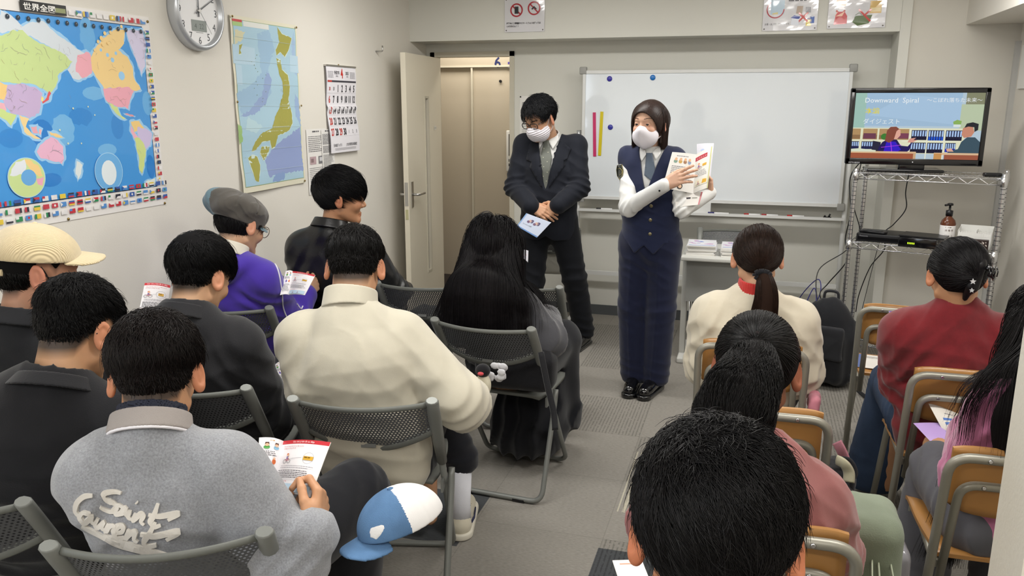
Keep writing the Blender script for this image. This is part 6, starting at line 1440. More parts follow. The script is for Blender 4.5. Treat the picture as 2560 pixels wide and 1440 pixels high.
# --- G: cream half-zip
p = Person('person in a cream half-zip sweater with upright collar, seen from behind', (-1.03, 1.985), 17, at_depth(888, 672, 2.55), hyaw=15, hpitch=26, sw=0.150, skin='#c09372', tw=0.97, h=0.006, slump=0.04, hs=1.0, neck_r=0.058, seed=7, hh=0.0028, pelvis=(0, 0.19, 0.52))
p.arm(1, E=(-0.815, 2.22, 0.70), W=(-0.95, 2.52, 0.60)); p.arm(-1, E=at_depth(785, 965, 2.5), W=(-1.25, 2.52, 0.62))
body_G = p; p.make_body()
m_cream = cloth('#bab4a3', 0.8, 500, 0.2, 0.3)
p.legs[1] = (p.legs[1][0], p.L((0.13, 0.62, 0.52)), V3(-0.985, 2.66, 0.30))
o, g = p.top('sweater', m_cream, off=0.030, slr=0.022, wr=0.005, neck=0.062, hem=-0.13, cuff=0.036, fold=0.010, h=0.0055)
p.collar('collar', m_cream, 0.078, 0.073, 0.062, 0.004, lower=-0.012, back=0.006, cutf=lambda g, cb, d: g.disp.append(lambda P: 0.0012*np.sin((P[:, 0]-cb[0])*30)))
p.trousers(cloth('#1b1c22', 0.9), r=(0.11, 0.085, 0.07))
p.short_hair('#12100f', top=0.065, side=0.014, vol=0.022, n=8000, fade=0.034, fwd=0.15, r=0.0007, line=0.025, tpow=1.6, sidevol=0.002)
p.glasses(mat('frame_blue_violet', '#3c3a6a', 0.3), rect=False)
def sneaker(p, sd, x, y, yaw, colA='#cfc8b4'):
    p.legs[sd] = (p.legs[sd][0], p.legs[sd][1], V3(x, y, 0.10)); sh = p.shoe(sd, cloth(colA, 0.7), mat('sole_cream', '#d8d3c4', 0.6), yaw=yaw, w_=0.05)
    a = V3(x, y, 0); R = p.Rb@rotm(math.radians(yaw)); b = MB(); b.tube([a+V3(0, 0, 0.06)-R[:, 1]*0.02, a+V3(0, 0, 0.13)-R[:, 1]*0.03, a+V3(0, 0, 0.27)-R[:, 1]*0.02], [0.042, 0.040, 0.046], 16); b.build('sock', cloth('#dcdde4', 0.9, 300, 0.6), p.body)
    b = MB(); 
    for k in range(5): t = 0.03+k*0.022; b.tube([a+R@V3(-0.03, t, 0.085-k*0.006), a+R@V3(0, t+0.005, 0.098-k*0.007), a+R@V3(0.03, t, 0.085-k*0.006)], 0.0035, 6)
    b.build('laces', mat('lace_dark', '#2c2f3a', 0.7), sh)
    b = MB()
    for s_ in (-1, 1): b.tube([a+R@V3(s_*0.046, -0.03, 0.06), a+R@V3(s_*0.047, 0.03, 0.045), a+R@V3(s_*0.044, 0.09, 0.05)], 0.008, 6, ry=0.003)
    b.build('side_panels', mat('shoe_navy', '#2a2f52', 0.6), sh)
p.legs[1] = (0, 0, 0); sneaker(body_G, 1, -0.985, 2.66, -5)
# --- C: light grey jacket with script lettering on the back
p = Person('person in a light grey wool jacket with white script lettering on the back', (-1.09, 1.235), 24, at_depth(392, 942, 1.74), hyaw=27, hpitch=20, hroll=0, sw=0.135, skin='#bd8d6a', tw=0.78, h=0.005, slump=0.05, hs=1.03, neck_r=0.058, seed=3, nup=0.025, hh=0.0025, pelvis=(0, 0.18, 0.52))
p.S = {1: at_depth(566, 1180, 1.71), -1: at_depth(245, 1190, 1.67)}; HC = at_depth(782, 1338, 1.72)
p.arm(1, E=at_depth(728, 1400, 1.74), W=HC, hand=dict(R=frame_from((-0.15, 0.75, 0.55), (0.85, 0.15, 0.1)), curl=(0.95, 1.0, 1.05, 1.1), thumb=(0.9, 0.35), spread=0.03)); p.arm(-1, E=at_depth(240, 1365, 1.66)+V3(0, 0.1, 0), W=(-1.24, 1.60, 0.68))
body_C = p; p.make_body(hand_h=0.0018)
m_wool = mat('cloth_grey_wool', '#8d8f94', 0.95, bump=(900, 0.9, 0.0016), sheen=0.5, var=(260, 0.22), spec=0.1)
o, g = p.top('jacket', m_wool, off=0.026, slr=0.018, wr=0.005, neck=0.064, hem=-0.07, cuff=0.034, fold=0.009, h=0.005); gC = g
m_rib = mat('rib_grey', '#98918d', 0.9, bump=(500, 0.5)); m_ribw = mat('rib_white', '#dedbe0', 0.9)
co = p.collar('rib_collar', m_rib, 0.076, 0.071, 0.042, 0.0042, lower=-0.014, back=0.004)
d_ = unit(p.H((0, -0.03, -0.05))-p.N)
for k, zz in enumerate((0.010, 0.024)):
    st_ = Sdf(); st_.u(d_ring(p.N+d_*(-0.014+zz)-p.fwd*0.004, d_, 0.0758-zz*0.12, 0.0748-zz*0.12, 0.007, 0.0052, (p.rgt, 0.95))); sdf_obj('collar_stripe', st_, p.N-0.12, p.N+0.14, 0.003, m_ribw, co)
inner = p.collar('shirt_collar', mat('print_navy', '#1c2030', 0.8), 0.066, 0.064, 0.058, 0.0015, lower=-0.012, back=0.003)
b = MB(); u_ = p.rgt; w2 = np.cross(d_, u_)
for k in range(9):
    if k % 2: continue
    a = -math.pi/2+(k-4)*0.28; c = p.N-p.fwd*0.003+d_*0.036; rr_ = 0.0685; q = [c+(u_*math.cos(t)*0.95+w2*math.sin(t))*rr_+d_*z for t, z in ((a, 0), (a+0.2, 0), (a+0.2, 0.007), (a, 0.007))]; b.add(q, [(0, 1, 2, 3)])
# cuff band and trousers
wr_ = p.W[1]; e_ = unit(p.E[1]-wr_); MB().tube([wr_+e_*0.012, wr_+e_*0.05], 0.034, 18).build('cuff', m_rib, p.body); MB().tube([wr_+e_*0.02, wr_+e_*0.028], 0.0352, 18).build('cuff_stripe', m_ribw, p.body)
p.legs = {1: (p.L((0.10, 0.23, 0.50)), p.L((0.34, 0.56, 0.53)), p.L((0.30, 0.56, 0.09))), -1: (p.L((-0.09, 0.23, 0.50)), p.L((-0.15, 0.60, 0.52)), p.L((-0.14, 0.58, 0.09)))}
p.trousers(cloth('#15161b', 0.85), r=(0.115, 0.095, 0.075), h=0.007)
p.short_hair('#16100f', top=0.085, side=0.014, vol=0.026, sidevol=0.002, tpow=1.8, n=14000, fade=0.022, fwd=0.0, messy=0.30, r=0.00065, down=0.3, line=0.015)
# script letters laid on the back
def script_stroke(pts, w_):
    P_ = spline(pts, 5); L_, R_ = [], []; n = len(P_)
    for i in range(n):
        d = P_[min(i+1, n-1)]-P_[max(i-1, 0)]; d /= (np.linalg.norm(d)+1e-9); nn = np.array([-d[1], d[0]]); ww = w_*(0.55+0.45*math.sin(math.pi*min(1, (i+1.5)/(n+1))))*(0.75+0.45*abs(nn[0]*0.5+nn[1]*0.85)); L_.append(P_[i]+nn*ww/2); R_.append(P_[i]-nn*ww/2)
    V = []; Fc = []
    for a, b_ in zip(L_, R_): V += [tuple(a), tuple((a+b_)/2), tuple(b_)]
    for i in range(n-1):
        for j in (0, 1): Fc.append([i*3+j, i*3+j+1, i*3+j+4, i*3+j+3])
    return V, Fc
# strokes traced in the photo's own letter positions (x right, y down), then laid on the cloth
SAINT = [[(305, 1232), (288, 1228), (262, 1232), (262, 1245), (285, 1256), (296, 1268), (284, 1278), (262, 1272), (250, 1266)],
 [(312, 1268), (298, 1262), (287, 1272), (292, 1284), (306, 1282), (316, 1268), (314, 1282), (322, 1290)], [(326, 1274), (322, 1290), (330, 1298)], [(341, 1254), (344, 1257)],
 [(340, 1282), (334, 1300), (340, 1296), (352, 1284), (360, 1288), (354, 1304), (362, 1312)], [(396, 1258), (386, 1286), (376, 1304), (384, 1316), (402, 1312)], [(372, 1286), (400, 1290), (448, 1282), (420, 1300)]]
LAUR = [[(232, 1238), (212, 1240), (196, 1254), (192, 1276), (204, 1290)], [(226, 1284), (210, 1280), (203, 1292), (212, 1304), (224, 1296), (230, 1288), (230, 1300), (240, 1308)], [(246, 1294), (240, 1308), (248, 1316), (262, 1304), (258, 1318), (268, 1324)],
 [(276, 1308), (268, 1328), (280, 1314), (292, 1316)], [(292, 1330), (308, 1326), (310, 1314), (298, 1314), (288, 1328), (294, 1342), (312, 1342)], [(324, 1322), (316, 1344), (328, 1332), (340, 1328), (338, 1346), (346, 1354)], [(388, 1304), (374, 1332), (360, 1352), (368, 1364), (392, 1360)], [(352, 1334), (390, 1338), (448, 1326), (416, 1348)],
 [(206, 1312), (240, 1330), (290, 1356), (350, 1374), (425, 1390), (350, 1366), (262, 1336)]]
bb = []; FcAll = []
for pl in SAINT+LAUR:
    V_, F_ = script_stroke(pl, 12 if len(pl) > 2 else 10); n0 = len(bb); bb += V_; FcAll += [[i+n0 for i in reversed(f)] for f in F_]
tgt = p.C+V3(0, 0, -0.06); Pn = np.array([on_y(x, y, 0.9) for x, y in bb]); dirs = np.array([unit(on_y(x, y, 0.9)-CAM) for x, y in bb])
Pl = trace(gC, Pn, dirs.astype(f32), n=120, step=0.7, maxd=1.2); gg = grad(gC, Pl); Pl = Pl+gg*0.0050
ok = np.linalg.norm(Pl-p.C.astype(f32), axis=1) < 0.45
FcAll = [f for f in FcAll if all(ok[i] for i in f)]
n0 = len(Pl); cnt_ = {}
for f in FcAll:
    for a, b_ in zip(f, f[1:]+f[:1]): cnt_[(a, b_)] = 1
side = [[b_, a, a+n0, b_+n0] for (a, b_) in cnt_ if (b_, a) not in cnt_]
mesh_obj('script_lettering', np.concatenate([Pl, Pl-gg*0.010]), FcAll+side, cloth('#cfcac2', 0.9, 700, 0.5), o, False)
# --- D: black denim jacket
p = Person('person in a plain black jacket with swept dark hair, behind the purple hoodie', (-1.66, 2.07), 20, at_depth(500, 694, 2.64), hyaw=-6, hpitch=24, sw=0.155, skin='#c39877', tw=1.0, h=0.0065, slump=0.05, hs=1.04, neck_r=0.055, seed=5)
p.make_body(); body_D = p
m_dk = cloth('#1b1b1e', 0.75, 350, 0.6, 0.2); o, g = p.top('jacket', m_dk, off=0.034, slr=0.025, wr=0.006, neck=0.064, hem=-0.08, cuff=0.036, fold=0.018)
p.collar('collar', m_dk, 0.088, 0.072, 0.045, 0.0035, lower=-0.018, back=0.006)
p.trousers(cloth('#131419', 0.85), r=(0.11, 0.09, 0.075))
p.short_hair('#100f10', top=0.11, side=0.018, vol=0.030, sidevol=0.002, tpow=1.6, line=0.02, n=8000, r=0.0007, fade=0.026, fwd=0.5, messy=0.16, crown=(0.0, -0.075, 0.09), swirl=0.15)
# --- B: black jacket, glasses, fade haircut
p = Person('person in a black shirt jacket with glasses and faded haircut at the lower left', (-1.70, 1.38), 22, at_depth(195, 832, 2.02), hyaw=0, hpitch=26, sw=0.16, skin='#b98b68', tw=1.05, h=0.006, slump=0.05, hs=1.05, neck_r=0.060, seed=9, hh=0.0026, jaw=1.12, pelvis=(0.02, 0.16, 0.52))
p.make_body(); body_B = p
o, g = p.top('jacket', cloth('#18181b', 0.85, 300, 0.5, 0.15), off=0.034, slr=0.024, wr=0.006, neck=0.072, hem=-0.06, cuff=0.036, fold=0.018)
p.collar('collar', cloth('#18181b', 0.85, 300, 0.5, 0.15), 0.098, 0.078, 0.036, 0.0035, lower=-0.016, back=0.008)
p.trousers(cloth('#131419', 0.85), r=(0.12, 0.09, 0.075))
tabB = HL_M+np.array([.035, .035, .035, .03, .01, .008, .006, 0, 0, 0, 0])
p.short_hair('#0f0e0f', top=0.055, side=0.016, vol=0.022, sidevol=0.001, tpow=1.8, line=0.03, n=10000, r=0.0007, fade=0.055, fwd=0.25, tab=tabB, messy=0.2)
p.glasses(mat('frame_black', '#17181b', 0.3), thick=0.002)
# --- A: corduroy cap
p = Person('person in a cream corduroy baseball cap and black jacket at the left wall', (-2.06, 1.66), 12, at_depth(92, 680, 2.22), hyaw=-34, hpitch=8, sw=0.145, skin='#bd8c72', tw=0.95, h=0.008, slump=0.04, hs=1.05, seed=12)
p.make_body(); body_A = p
mA = cloth('#232427', 0.85, 300, 0.5); p.top('jacket', mA, off=0.034, slr=0.02, wr=0.006, neck=0.068, hem=-0.06, fold=0.016); p.collar('collar', mA, 0.088, 0.074, 0.045, 0.004, lower=-0.012, back=0.006); p.trousers(K_TRS)
p.short_hair('#0f0e0e', top=0.03, side=0.03, vol=0.004, sidevol=0.004, n=1500, fade=0.02, messy=0.2, rmin=0.01)
m_cord = bpy.data.materials.new('corduroy_cream'); m_cord.use_nodes = True
def cord():
    nt = m_cord.node_tree; N, L = nt.nodes, nt.links; b = N['Principled BSDF']; b.inputs['Base Color'].default_value = (*lin('#c8b690'), 1); b.inputs['Roughness'].default_value = 0.9; b.inputs['Sheen Weight'].default_value = 0.4
    at = N.new('ShaderNodeAttribute'); at.attribute_name = 'wale'; m_ = N.new('ShaderNodeMath'); m_.operation = 'SINE'; L.new(at.outputs['Fac'], m_.inputs[0]); bp = N.new('ShaderNodeBump'); bp.inputs['Strength'].default_value = 0.45; bp.inputs['Distance'].default_value = 0.002; L.new(m_.outputs[0], bp.inputs['Height']); L.new(bp.outputs[0], b.inputs['Normal'])
cord()
def cap(p, name, m_crown, m_brim, brim_dir=1, tilt=0.12, low=0.02, puff=0.012, opening=True, brim=0.075, brimz=0.03):
    Rt = np.array(Matrix.Rotation(tilt, 3, 'X')); c0 = np.array((0, -0.008, 0.036), f32)
    def crown(P):
        q = (P-c0)@Rt.astype(f32); r = np.array((0.088+puff*0.5, 0.107+puff*0.3, 0.084+puff*0.5), f32); k0 = np.sqrt(((q/r)**2).sum(1)); k1 = np.sqrt(((q/(r*r))**2).sum(1))+1e-9; d = k0*(k0-1)/k1
        seam = np.abs(np.sin(3*np.arctan2(q[:, 0], q[:, 1]+1e-6))); d = d+0.0012*np.exp(-(seam/0.12)**2)*(q[:, 2] > 0); d = d-0.0018
        return smax(d, low-0.02-q[:, 2], 0.003)
    g = Sdf(); g.u(crown)
    if opening: g.sub(lambda P: d_ell((0, -0.108, 0.012), (0.030, 0.05, 0.030))(((P-c0)@Rt.astype(f32)+c0).astype(f32)), 0.003)
    o = sdf_obj(name, xform(g, p.Rh, p.hc, p.hs), p.hc-0.2, p.hc+0.22, 0.003, m_crown, p.body, margin=2.0)
    def br(P):
        q = (P-c0)@Rt.astype(f32); x, y, z = q[:, 0], q[:, 1]-0.085, q[:, 2]-(brimz-0.035)+0.0; d2 = np.sqrt((x/0.082)**2+((y+0.01)/(brim+0.01))**2)-1; zz = np.abs(z+7.0*x*x*0.55+0.12*np.clip(y, 0, 1)-0.006)-0.0036
        return smax(smax(d2*0.06, zz, 0.002), -(y+0.03), 0.002)
    ob = sdf_obj('brim', xform(br, p.Rh, p.hc, p.hs), p.hc-0.22, p.hc+0.24, 0.003, m_brim, o, margin=2.5)
    b = MB(); q = c0+Rt@np.array((0, 0, 0.084+puff*0.5)); b.lathe([(0.008, 0), (0.006, 0.003), (0.001, 0.005)], tuple(p.H(q)), 10); b.build('top_button', m_crown, o)
    return o
o = cap(p, 'baseball_cap', m_cord, m_cord, tilt=0.0, brimz=0.05, brim=0.085)
q = o.data; co_ = np.empty(len(q.vertices)*3, f32); q.vertices.foreach_get('co', co_); h_ = ((co_.reshape(-1, 3)-p.hc)@p.Rh); at = q.attributes.new('wale', 'FLOAT', 'POINT'); at.data.foreach_set('value', (h_[:, 0]*2100).astype(f32))
for ch in o.children:
    if ch.name.startswith('brim'):
        q = ch.data; co_ = np.empty(len(q.vertices)*3, f32); q.vertices.foreach_get('co', co_); h_ = ((co_.reshape(-1, 3)-p.hc)@p.Rh); at = q.attributes.new('wale', 'FLOAT', 'POINT'); at.data.foreach_set('value', (h_[:, 0]*2100).astype(f32))
b = MB(); b.tube([p.H(q_) for q_ in spline([(-0.055, -0.085, 0.006), (-0.03, -0.106, 0.002), (0, -0.113, 0.0), (0.03, -0.106, 0.002), (0.055, -0.085, 0.006)], 6)], 0.009, 8, ry=0.003, up=p.Rh[:, 2]); b.build('strap', m_cord, o)
MB().tube([p.H((0.083, 0.0, -0.012)), p.H((0.090, 0.004, -0.030))], 0.0045, 8).build('earbud', m_white, p.body)
b = MB(); b.tube([p.H(q_) for q_ in spline([(0.083, -0.016, 0.02), (0.078, 0.01, 0.0), (0.068, 0.035, -0.012)], 5)], 0.0014, 6); b.build('mask_loop', m_black, p.body)
mk = p.mask(mat('mask_black', '#17171a', 0.8))
# --- E: purple hoodie and patchwork newsboy cap
p = Person('person in a purple hoodie with white piping, blue-grey patchwork cap and glasses, holding a booklet', (-2.08, 2.89), 12, at_depth(602, 562, 3.42), hyaw=-20, hpitch=22, sw=0.135, skin='#c39a7d', tw=0.9, h=0.007, slump=0.05, hs=1.06, seed=15)
HE = on_y(762, 738, 3.24)
p.arm(1, E=on_y(722, 812, 3.12), W=HE, hand=dict(R=frame_from((0.2, 0.75, 0.45), (0.9, -0.1, 0.2)), curl=(0.9, 0.95, 1.0, 1.0), thumb=(0.8, 0.3))); p.arm(-1, E=(-2.28, 3.05, 0.70), W=(-2.05, 3.32, 0.74)); p.make_body(hand_h=0.003); body_E = p
m_pur = cloth('#45309a', 0.85, 500, 0.25, 0.3); 
def hood(g):
    c = p.N-p.fwd*0.045+V3(0, 0, -0.025); g.u(d_fcone(c-p.rgt*0.085+p.fwd*0.03, c-p.fwd*0.02-V3(0, 0, .03), 0.055, 0.07, 0.7, V3(0, 0, 1)), 0.02); g.u(d_fcone(c+p.rgt*0.085+p.fwd*0.03, c-p.fwd*0.02-V3(0, 0, .03), 0.055, 0.07, 0.7, V3(0, 0, 1)), 0.02)
o, g = p.top('hoodie', m_pur, off=0.026, slr=0.018, wr=0.005, neck=0.066, hem=-0.10, fold=0.016, cuff=0.034, extra=hood)
p.collar('hood_lining', cloth('#d8d2c4', 0.9), 0.080, 0.074, 0.05, 0.004, lower=-0.008, back=0.0)
def piping(pix, depth0, name='piping', w_=0.0032, col='#d9d6e0'):
    P_ = np.array([on_y(x, y, depth0) for x, y in [tuple(q) for q in spline(pix, 8)]], f32); D_ = np.array([unit(q-CAM) for q in P_], f32); Q = trace(g, P_, D_, n=100, step=0.8, maxd=1.0); ok_ = np.linalg.norm(Q-P_, axis=1) < 0.9; Q = Q[ok_]+grad(g, Q[ok_])*0.001
    if len(Q) > 2: MB().tube(list(Q), w_, 6).build(name, cloth(col, 0.9), o)
piping([(655, 632), (690, 665), (703, 720), (708, 770), (722, 800), (745, 816)], 2.6); piping([(730, 792), (748, 796), (760, 788)], 2.6); piping([(742, 760), (752, 772), (757, 765)], 2.6)
p.trousers(K_TRS)
tabE = HL_M+np.array([-.035, -.035, -.03, -.03, 0, 0, 0, 0, 0, 0, 0])
p.short_hair('#100f11', top=0.05, side=0.07, vol=0.006, sidevol=0.008, n=2500, rmin=0.02, fade=0.0, tab=tabE, messy=0.35, down=0.8, r=0.0010, swirl=0.1)
m_c1, m_c2 = cloth('#57534e', 0.95, 260, 0.6, 0.3), cloth('#68808a', 0.95, 260, 0.6, 0.3)
NBW = wrinkle(0.007, 2.2, 11, 1.0)
def newsboy():
    c0 = np.array((0, -0.02, 0.055), f32); R1 = np.array(Matrix.Rotation(-0.12, 3, 'X'), f32)
    def f(P):
        q = (P-c0)@R1; d = d_ell((0, -0.014, 0.004), (0.112, 0.130, 0.064))(q.astype(f32)); d = smin(d, d_ell((0, -0.085, -0.008), (0.07, 0.055, 0.045))(q.astype(f32)), 0.03); a = np.arctan2(q[:, 0], q[:, 1]+1e-6); d = d+0.0045*np.exp(-(np.abs(np.sin(4*a))/0.14)**2)*(q[:, 2] > -0.01)+NBW(q.astype(f32))+0.005*np.sin(a*7+q[:, 2]*60)*np.clip(-q[:, 1]*10, 0, 1)
        band = smax(d_ell((0, 0.008, -0.02), (0.085, 0.105, 0.09))(q.astype(f32)), np.abs(q[:, 2]+0.035)-0.022, 0.004); d = smin(d, band, 0.02); return np.maximum(d, -(d_ell((0, 0.01, -0.03), (0.077, 0.097, 0.085))(q.astype(f32))))
    g_ = Sdf(); g_.u(f); g_.cut(lambda P: 0.0-((P-c0)@R1)[:, 2]-0.055, 0.003); F_ = xform(g_, p.Rh, p.hc, p.hs); V_, Q_ = surfnet(F_, p.hc-0.2, p.hc+0.22, 0.0035, margin=2.0); V_ = relax(V_, Q_, 1)
    hq = ((V_[Q_].mean(1)-p.hc)@p.Rh); a = np.arctan2(hq[:, 0], hq[:, 1]+0.02); seg = np.floor((a+math.pi)/(math.pi/4)).astype(int); idx = np.isin(seg, [0, 7, 1, 6]) & (hq[:, 2] > -0.2); idx = np.isin(seg, [0, 3, 4, 7, 6]); idx = np.isin(seg, [0, 1, 7, 3, 4])
    ob = mesh_obj('newsboy_cap', V_, Q_, [m_c1, m_c2], p.body, True, (seg < 3).astype(int))
    def br(P):
        q = (P-c0)@R1; x, y, z = q[:, 0], q[:, 1]-0.088, q[:, 2]+0.022; d2 = np.sqrt((x/0.08)**2+((y+0.01)/0.055)**2)-1; zz = np.abs(z+4.5*x*x+0.25*np.clip(y, 0, 1))-0.003; return smax(smax(d2*0.05, zz, 0.002), -(y+0.03), 0.002)
    sdf_obj('brim', xform(br, p.Rh, p.hc, p.hs), p.hc-0.2, p.hc+0.22, 0.0035, m_c2, ob, margin=2.5)
newsboy()
p.glasses(mat('frame_gold', '#6a5c4a', 0.3, metal=0.8), thick=0.0015, rect=False, wid=0.026, ht=0.022)
# --- F: leather jacket, profile
p = Person('person in a black leather jacket in profile looking right, against the left wall', (-1.98, 3.42), 4, at_depth(852, 494, 3.85), hyaw=-60, hpitch=4, sw=0.145, skin='#b58463', tw=0.95, h=0.008, slump=0.04, hs=1.10, seed=18, neck_r=0.05)
p.arm(1, E=(-1.68, 3.60, 0.68), W=(-1.75, 3.88, 0.62)); p.make_body(); body_F = p
m_lea = mat('leather_black', '#171718', 0.33, spec=0.5, bump=(120, 0.25, 0.002)); p.top('jacket', m_lea, off=0.030, slr=0.022, wr=0.007, neck=0.064, hem=-0.10, fold=0.016)
p.collar('collar', m_lea, 0.086, 0.070, 0.045, 0.004, lower=-0.014, back=0.006); p.collar('undershirt', cloth('#c9c6c2'), 0.062, 0.060, 0.03, 0.002, lower=-0.012); p.trousers(K_TRS)
tabF = HL_M+np.array([.0, .0, -.005, .0, -.006, -.02, -.012, .0, 0, -.02, 0])
p.short_hair('#0f0e10', top=0.10, side=0.06, vol=0.024, sidevol=0.008, n=4500, fade=0.01, tab=tabF, messy=0.14, r=0.0009, line=-0.02, fwd=0.35, crown=(0, -0.07, 0.10)); p.eyes(); p.brows(hair_mat('#15110f'))
# --- H: very long hair, grey cardigan
p = Person('person with very long straight black hair in a charcoal cardigan, seen from behind', (-0.965, 2.95), -4, at_depth(1238, 622, 3.38), hyaw=10, hpitch=14, sw=0.115, skin='#cfa98c', tw=0.84, h=0.006, slump=0.03, hs=1.04, seed=21, fem=1, neck_r=0.045)
p.arm(1, E=(-0.765, 3.09, 0.66), W=(-0.84, 3.36, 0.66)); p.arm(-1, E=(-1.15, 3.1, 0.68), W=(-1.08, 3.36, 0.68)); p.make_body(); body_H = p
m_card = cloth('#46464a', 0.95, 260, 0.6, 0.3); o, g = p.top('cardigan', m_card, off=0.024, slr=0.024, wr=0.006, neck=0.056, hem=-0.06, fold=0.014, cuff=0.05)
gH = g
def hm(F_):
    for a, b_, r1, r2 in ((p.H((0, -0.05, 0.02)), p.C+p.fwd*-0.075+V3(-0.02, 0, 0.08), 0.074, 0.095), (p.C+p.fwd*-0.075+V3(-0.02, 0, 0.08), p.C+p.fwd*-0.08+V3(-0.03, 0, -0.04), 0.095, 0.08), (p.C+p.fwd*-0.08+V3(-0.03, 0, -0.04), p.C+p.fwd*-0.075+V3(-0.03, 0, -0.10), 0.08, 0.03)):
        F_.u(d_fcone(a, b_, r1, r2, 0.36, p.fwd), 0.03)
p.long_hair('#131012', length=0.54, n=11000, steps=30, collide=g, spread=0.022, vol=0.012, r=0.0008, mass=hm, res=0.005, lo=p.C-0.40, hi=p.hc+0.2, back=0.7, side=0.25)
sk = Sdf(); q1, q2 = p.L((0, 0.20, 0.50)), p.L((0.02, 0.42, 0.16)); sk.u(d_fcone(p.L((0, 0.22, 0.52)), p.L((0, 0.5, 0.53)), 0.17, 0.16, 0.5, V3(0, 0, 1))); sk.u(d_cone(p.L((0.02, 0.52, 0.46)), p.L((0.02, 0.44, 0.16)), 0.12, 0.19), 0.05); [sk.cone(p.legs[sd][0], p.legs[sd][1]+p.fwd*0.02, 0.10, 0.085, k=0.04) for sd in (1, -1)]; sk.cone(p.legs[1][1], p.legs[1][2]+V3(0, 0, .08), 0.085, 0.10, k=0.04); sk.cut(lambda P: 0.06-P[:, 2]); sk.disp.append(folds(q2, 0.35, p.rgt, 0.07, 0.02, 4))
sdf_obj('skirt', sk, p.o-V3(0.4, 0.3, 0), p.o+V3(0.4, 0.9, 0.75), 0.009, cloth('#16171c', 0.9), p.body)
# ================================================================== SEATED LISTENERS, RIGHT BLOCK
# --- I: cream sweatshirt, red turtleneck, low ponytail
p = Person('person in a cream sweatshirt over a red turtleneck with a low brown ponytail', (0.035, 2.905), 0, at_depth(1893, 646, 3.0), hyaw=10, hpitch=8, sw=0.135, skin='#c99f80', tw=0.9, h=0.006, slump=0.0, hs=1.0, seed=31, fem=1, neck_r=0.046, nb=(0.0, 0.15, 0.90))
p.arm(1, E=(0.20, 3.08, 0.62), W=(0.12, 3.35, 0.62)); p.arm(-1, E=(-0.11, 3.08, 0.62), W=(-0.08, 3.36, 0.62)); p.make_body(); body_I = p
m_i = cloth('#cdc4b0', 0.85, 600, 0.25, 0.3); o, g = p.top('sweatshirt', m_i, off=0.032, slr=0.034, wr=0.006, neck=0.058, hem=-0.10, fold=0.018, cuff=0.042)
p.collar('turtleneck', mat('knit_red', '#c2332e', 0.9, bump=(300, 0.7, 0.002), sheen=0.3), 0.062, 0.056, 0.055, 0.0055, lower=-0.004, extra=lambda g, cb, d: g.disp.append(lambda P: 0.0012*np.sin(np.arctan2(P[:, 1]-cb[1], P[:, 0]-cb[0])*44)))
p.trousers(K_TRS, r=(0.10, 0.08, 0.07))
tie = (0.0, -0.112, -0.052)
p.tied_hair(tie, '#271a14', n=3200, vol=0.010, r=0.0009, tail=dict(path=[tie, (0.006, -0.135, -0.075), (0.012, -0.135, -0.13), (0.010, -0.120, -0.19), (0.008, -0.115, -0.25)], n=2600, r=0.0008, tw=((0, 0.1, 0.4, 0.8, 1), (0.012, 0.024, 0.036, 0.046, 0.038)), flat=0.6, wav=0.03, freq=5, ragged=0.25, ref=(0, 1, 0.2)))
sc_ = MB(); c = p.H(tie)
for k in range(9): a = 2*math.pi*k/9; b_ = 2*math.pi*(k+1)/9; R_ = 0.020; sc_.tube([c+p.rgt*R_*1.3*math.cos(a)+V3(0, 0, 1)*R_*0.7*math.sin(a)-p.fwd*0.012, c+p.rgt*R_*1.3*math.cos(b_)+V3(0, 0, 1)*R_*0.7*math.sin(b_)-p.fwd*0.014], 0.010, 8)
sc_.build('scrunchie', cloth('#15151a', 0.8, 300, 0.7), p.hair); p.glasses(mat('frame_gold', '#6a5c4a', 0.3, metal=0.8), thick=0.0012, rect=False)
# --- J: dusty pink T-shirt, curly black ponytail
p = Person('person in a dusty pink T-shirt with a thick wavy black ponytail', (0.06, 1.575), 0, at_depth(1890, 925, 1.86), hyaw=-4, hpitch=20, sw=0.125, skin='#8f5f46', tw=0.9, h=0.006, slump=0.02, hs=1.05, seed=33, fem=1, neck_r=0.046, nb=(-0.02, 0.13, 0.86), hh=0.0028)
p.arm(1, E=(0.225, 1.80, 0.58), W=(0.12, 2.02, 0.62)); p.arm(-1, E=(-0.18, 1.80, 0.60), W=(-0.08, 2.05, 0.62)); p.make_body(); body_J = p
m_j = cloth('#8f5b59', 0.9, 700, 0.25, 0.3); o, g = p.top('t_shirt', m_j, off=0.022, slr=0.018, sl=0.42, wr=0.006, neck=0.062, hem=-0.10, fold=0.014, h=0.0055); p.collar('neckband', m_j, 0.066, 0.064, 0.012, 0.003, lower=-0.004)
p.trousers(cloth('#22222a'), r=(0.10, 0.08, 0.07))
tie = (0.0, -0.098, 0.050)
p.tied_hair(tie, '#0f0d0d', n=4200, vol=0.010, r=0.0009, steps=12, tail=dict(path=[tie, (0.0, -0.120, 0.030), (-0.006, -0.138, -0.015), (-0.018, -0.150, -0.06), (-0.035, -0.15, -0.13), (-0.05, -0.14, -0.20), (-0.06, -0.13, -0.27)], n=6500, tw=((0, 0.08, 0.3, 0.6, 1), (0.010, 0.028, 0.058, 0.072, 0.060)), flat=0.6, wav=0.12, freq=26, ragged=0.45, ref=(0, 1, 0.2), r=0.0007))
c = p.H((0, -0.108, 0.054)); ax = unit(p.Rh@V3(0, -0.9, 0.1)); u_ = p.Rh[:, 0]; v_ = np.cross(ax, u_); MB().tube([c+(u_*math.cos(t)+v_*math.sin(t))*0.019 for t in np.linspace(0, 2*math.pi, 25)], 0.0045, 8, caps=False).build('hair_tie', cloth('#2a161a', 0.8), p.hair)
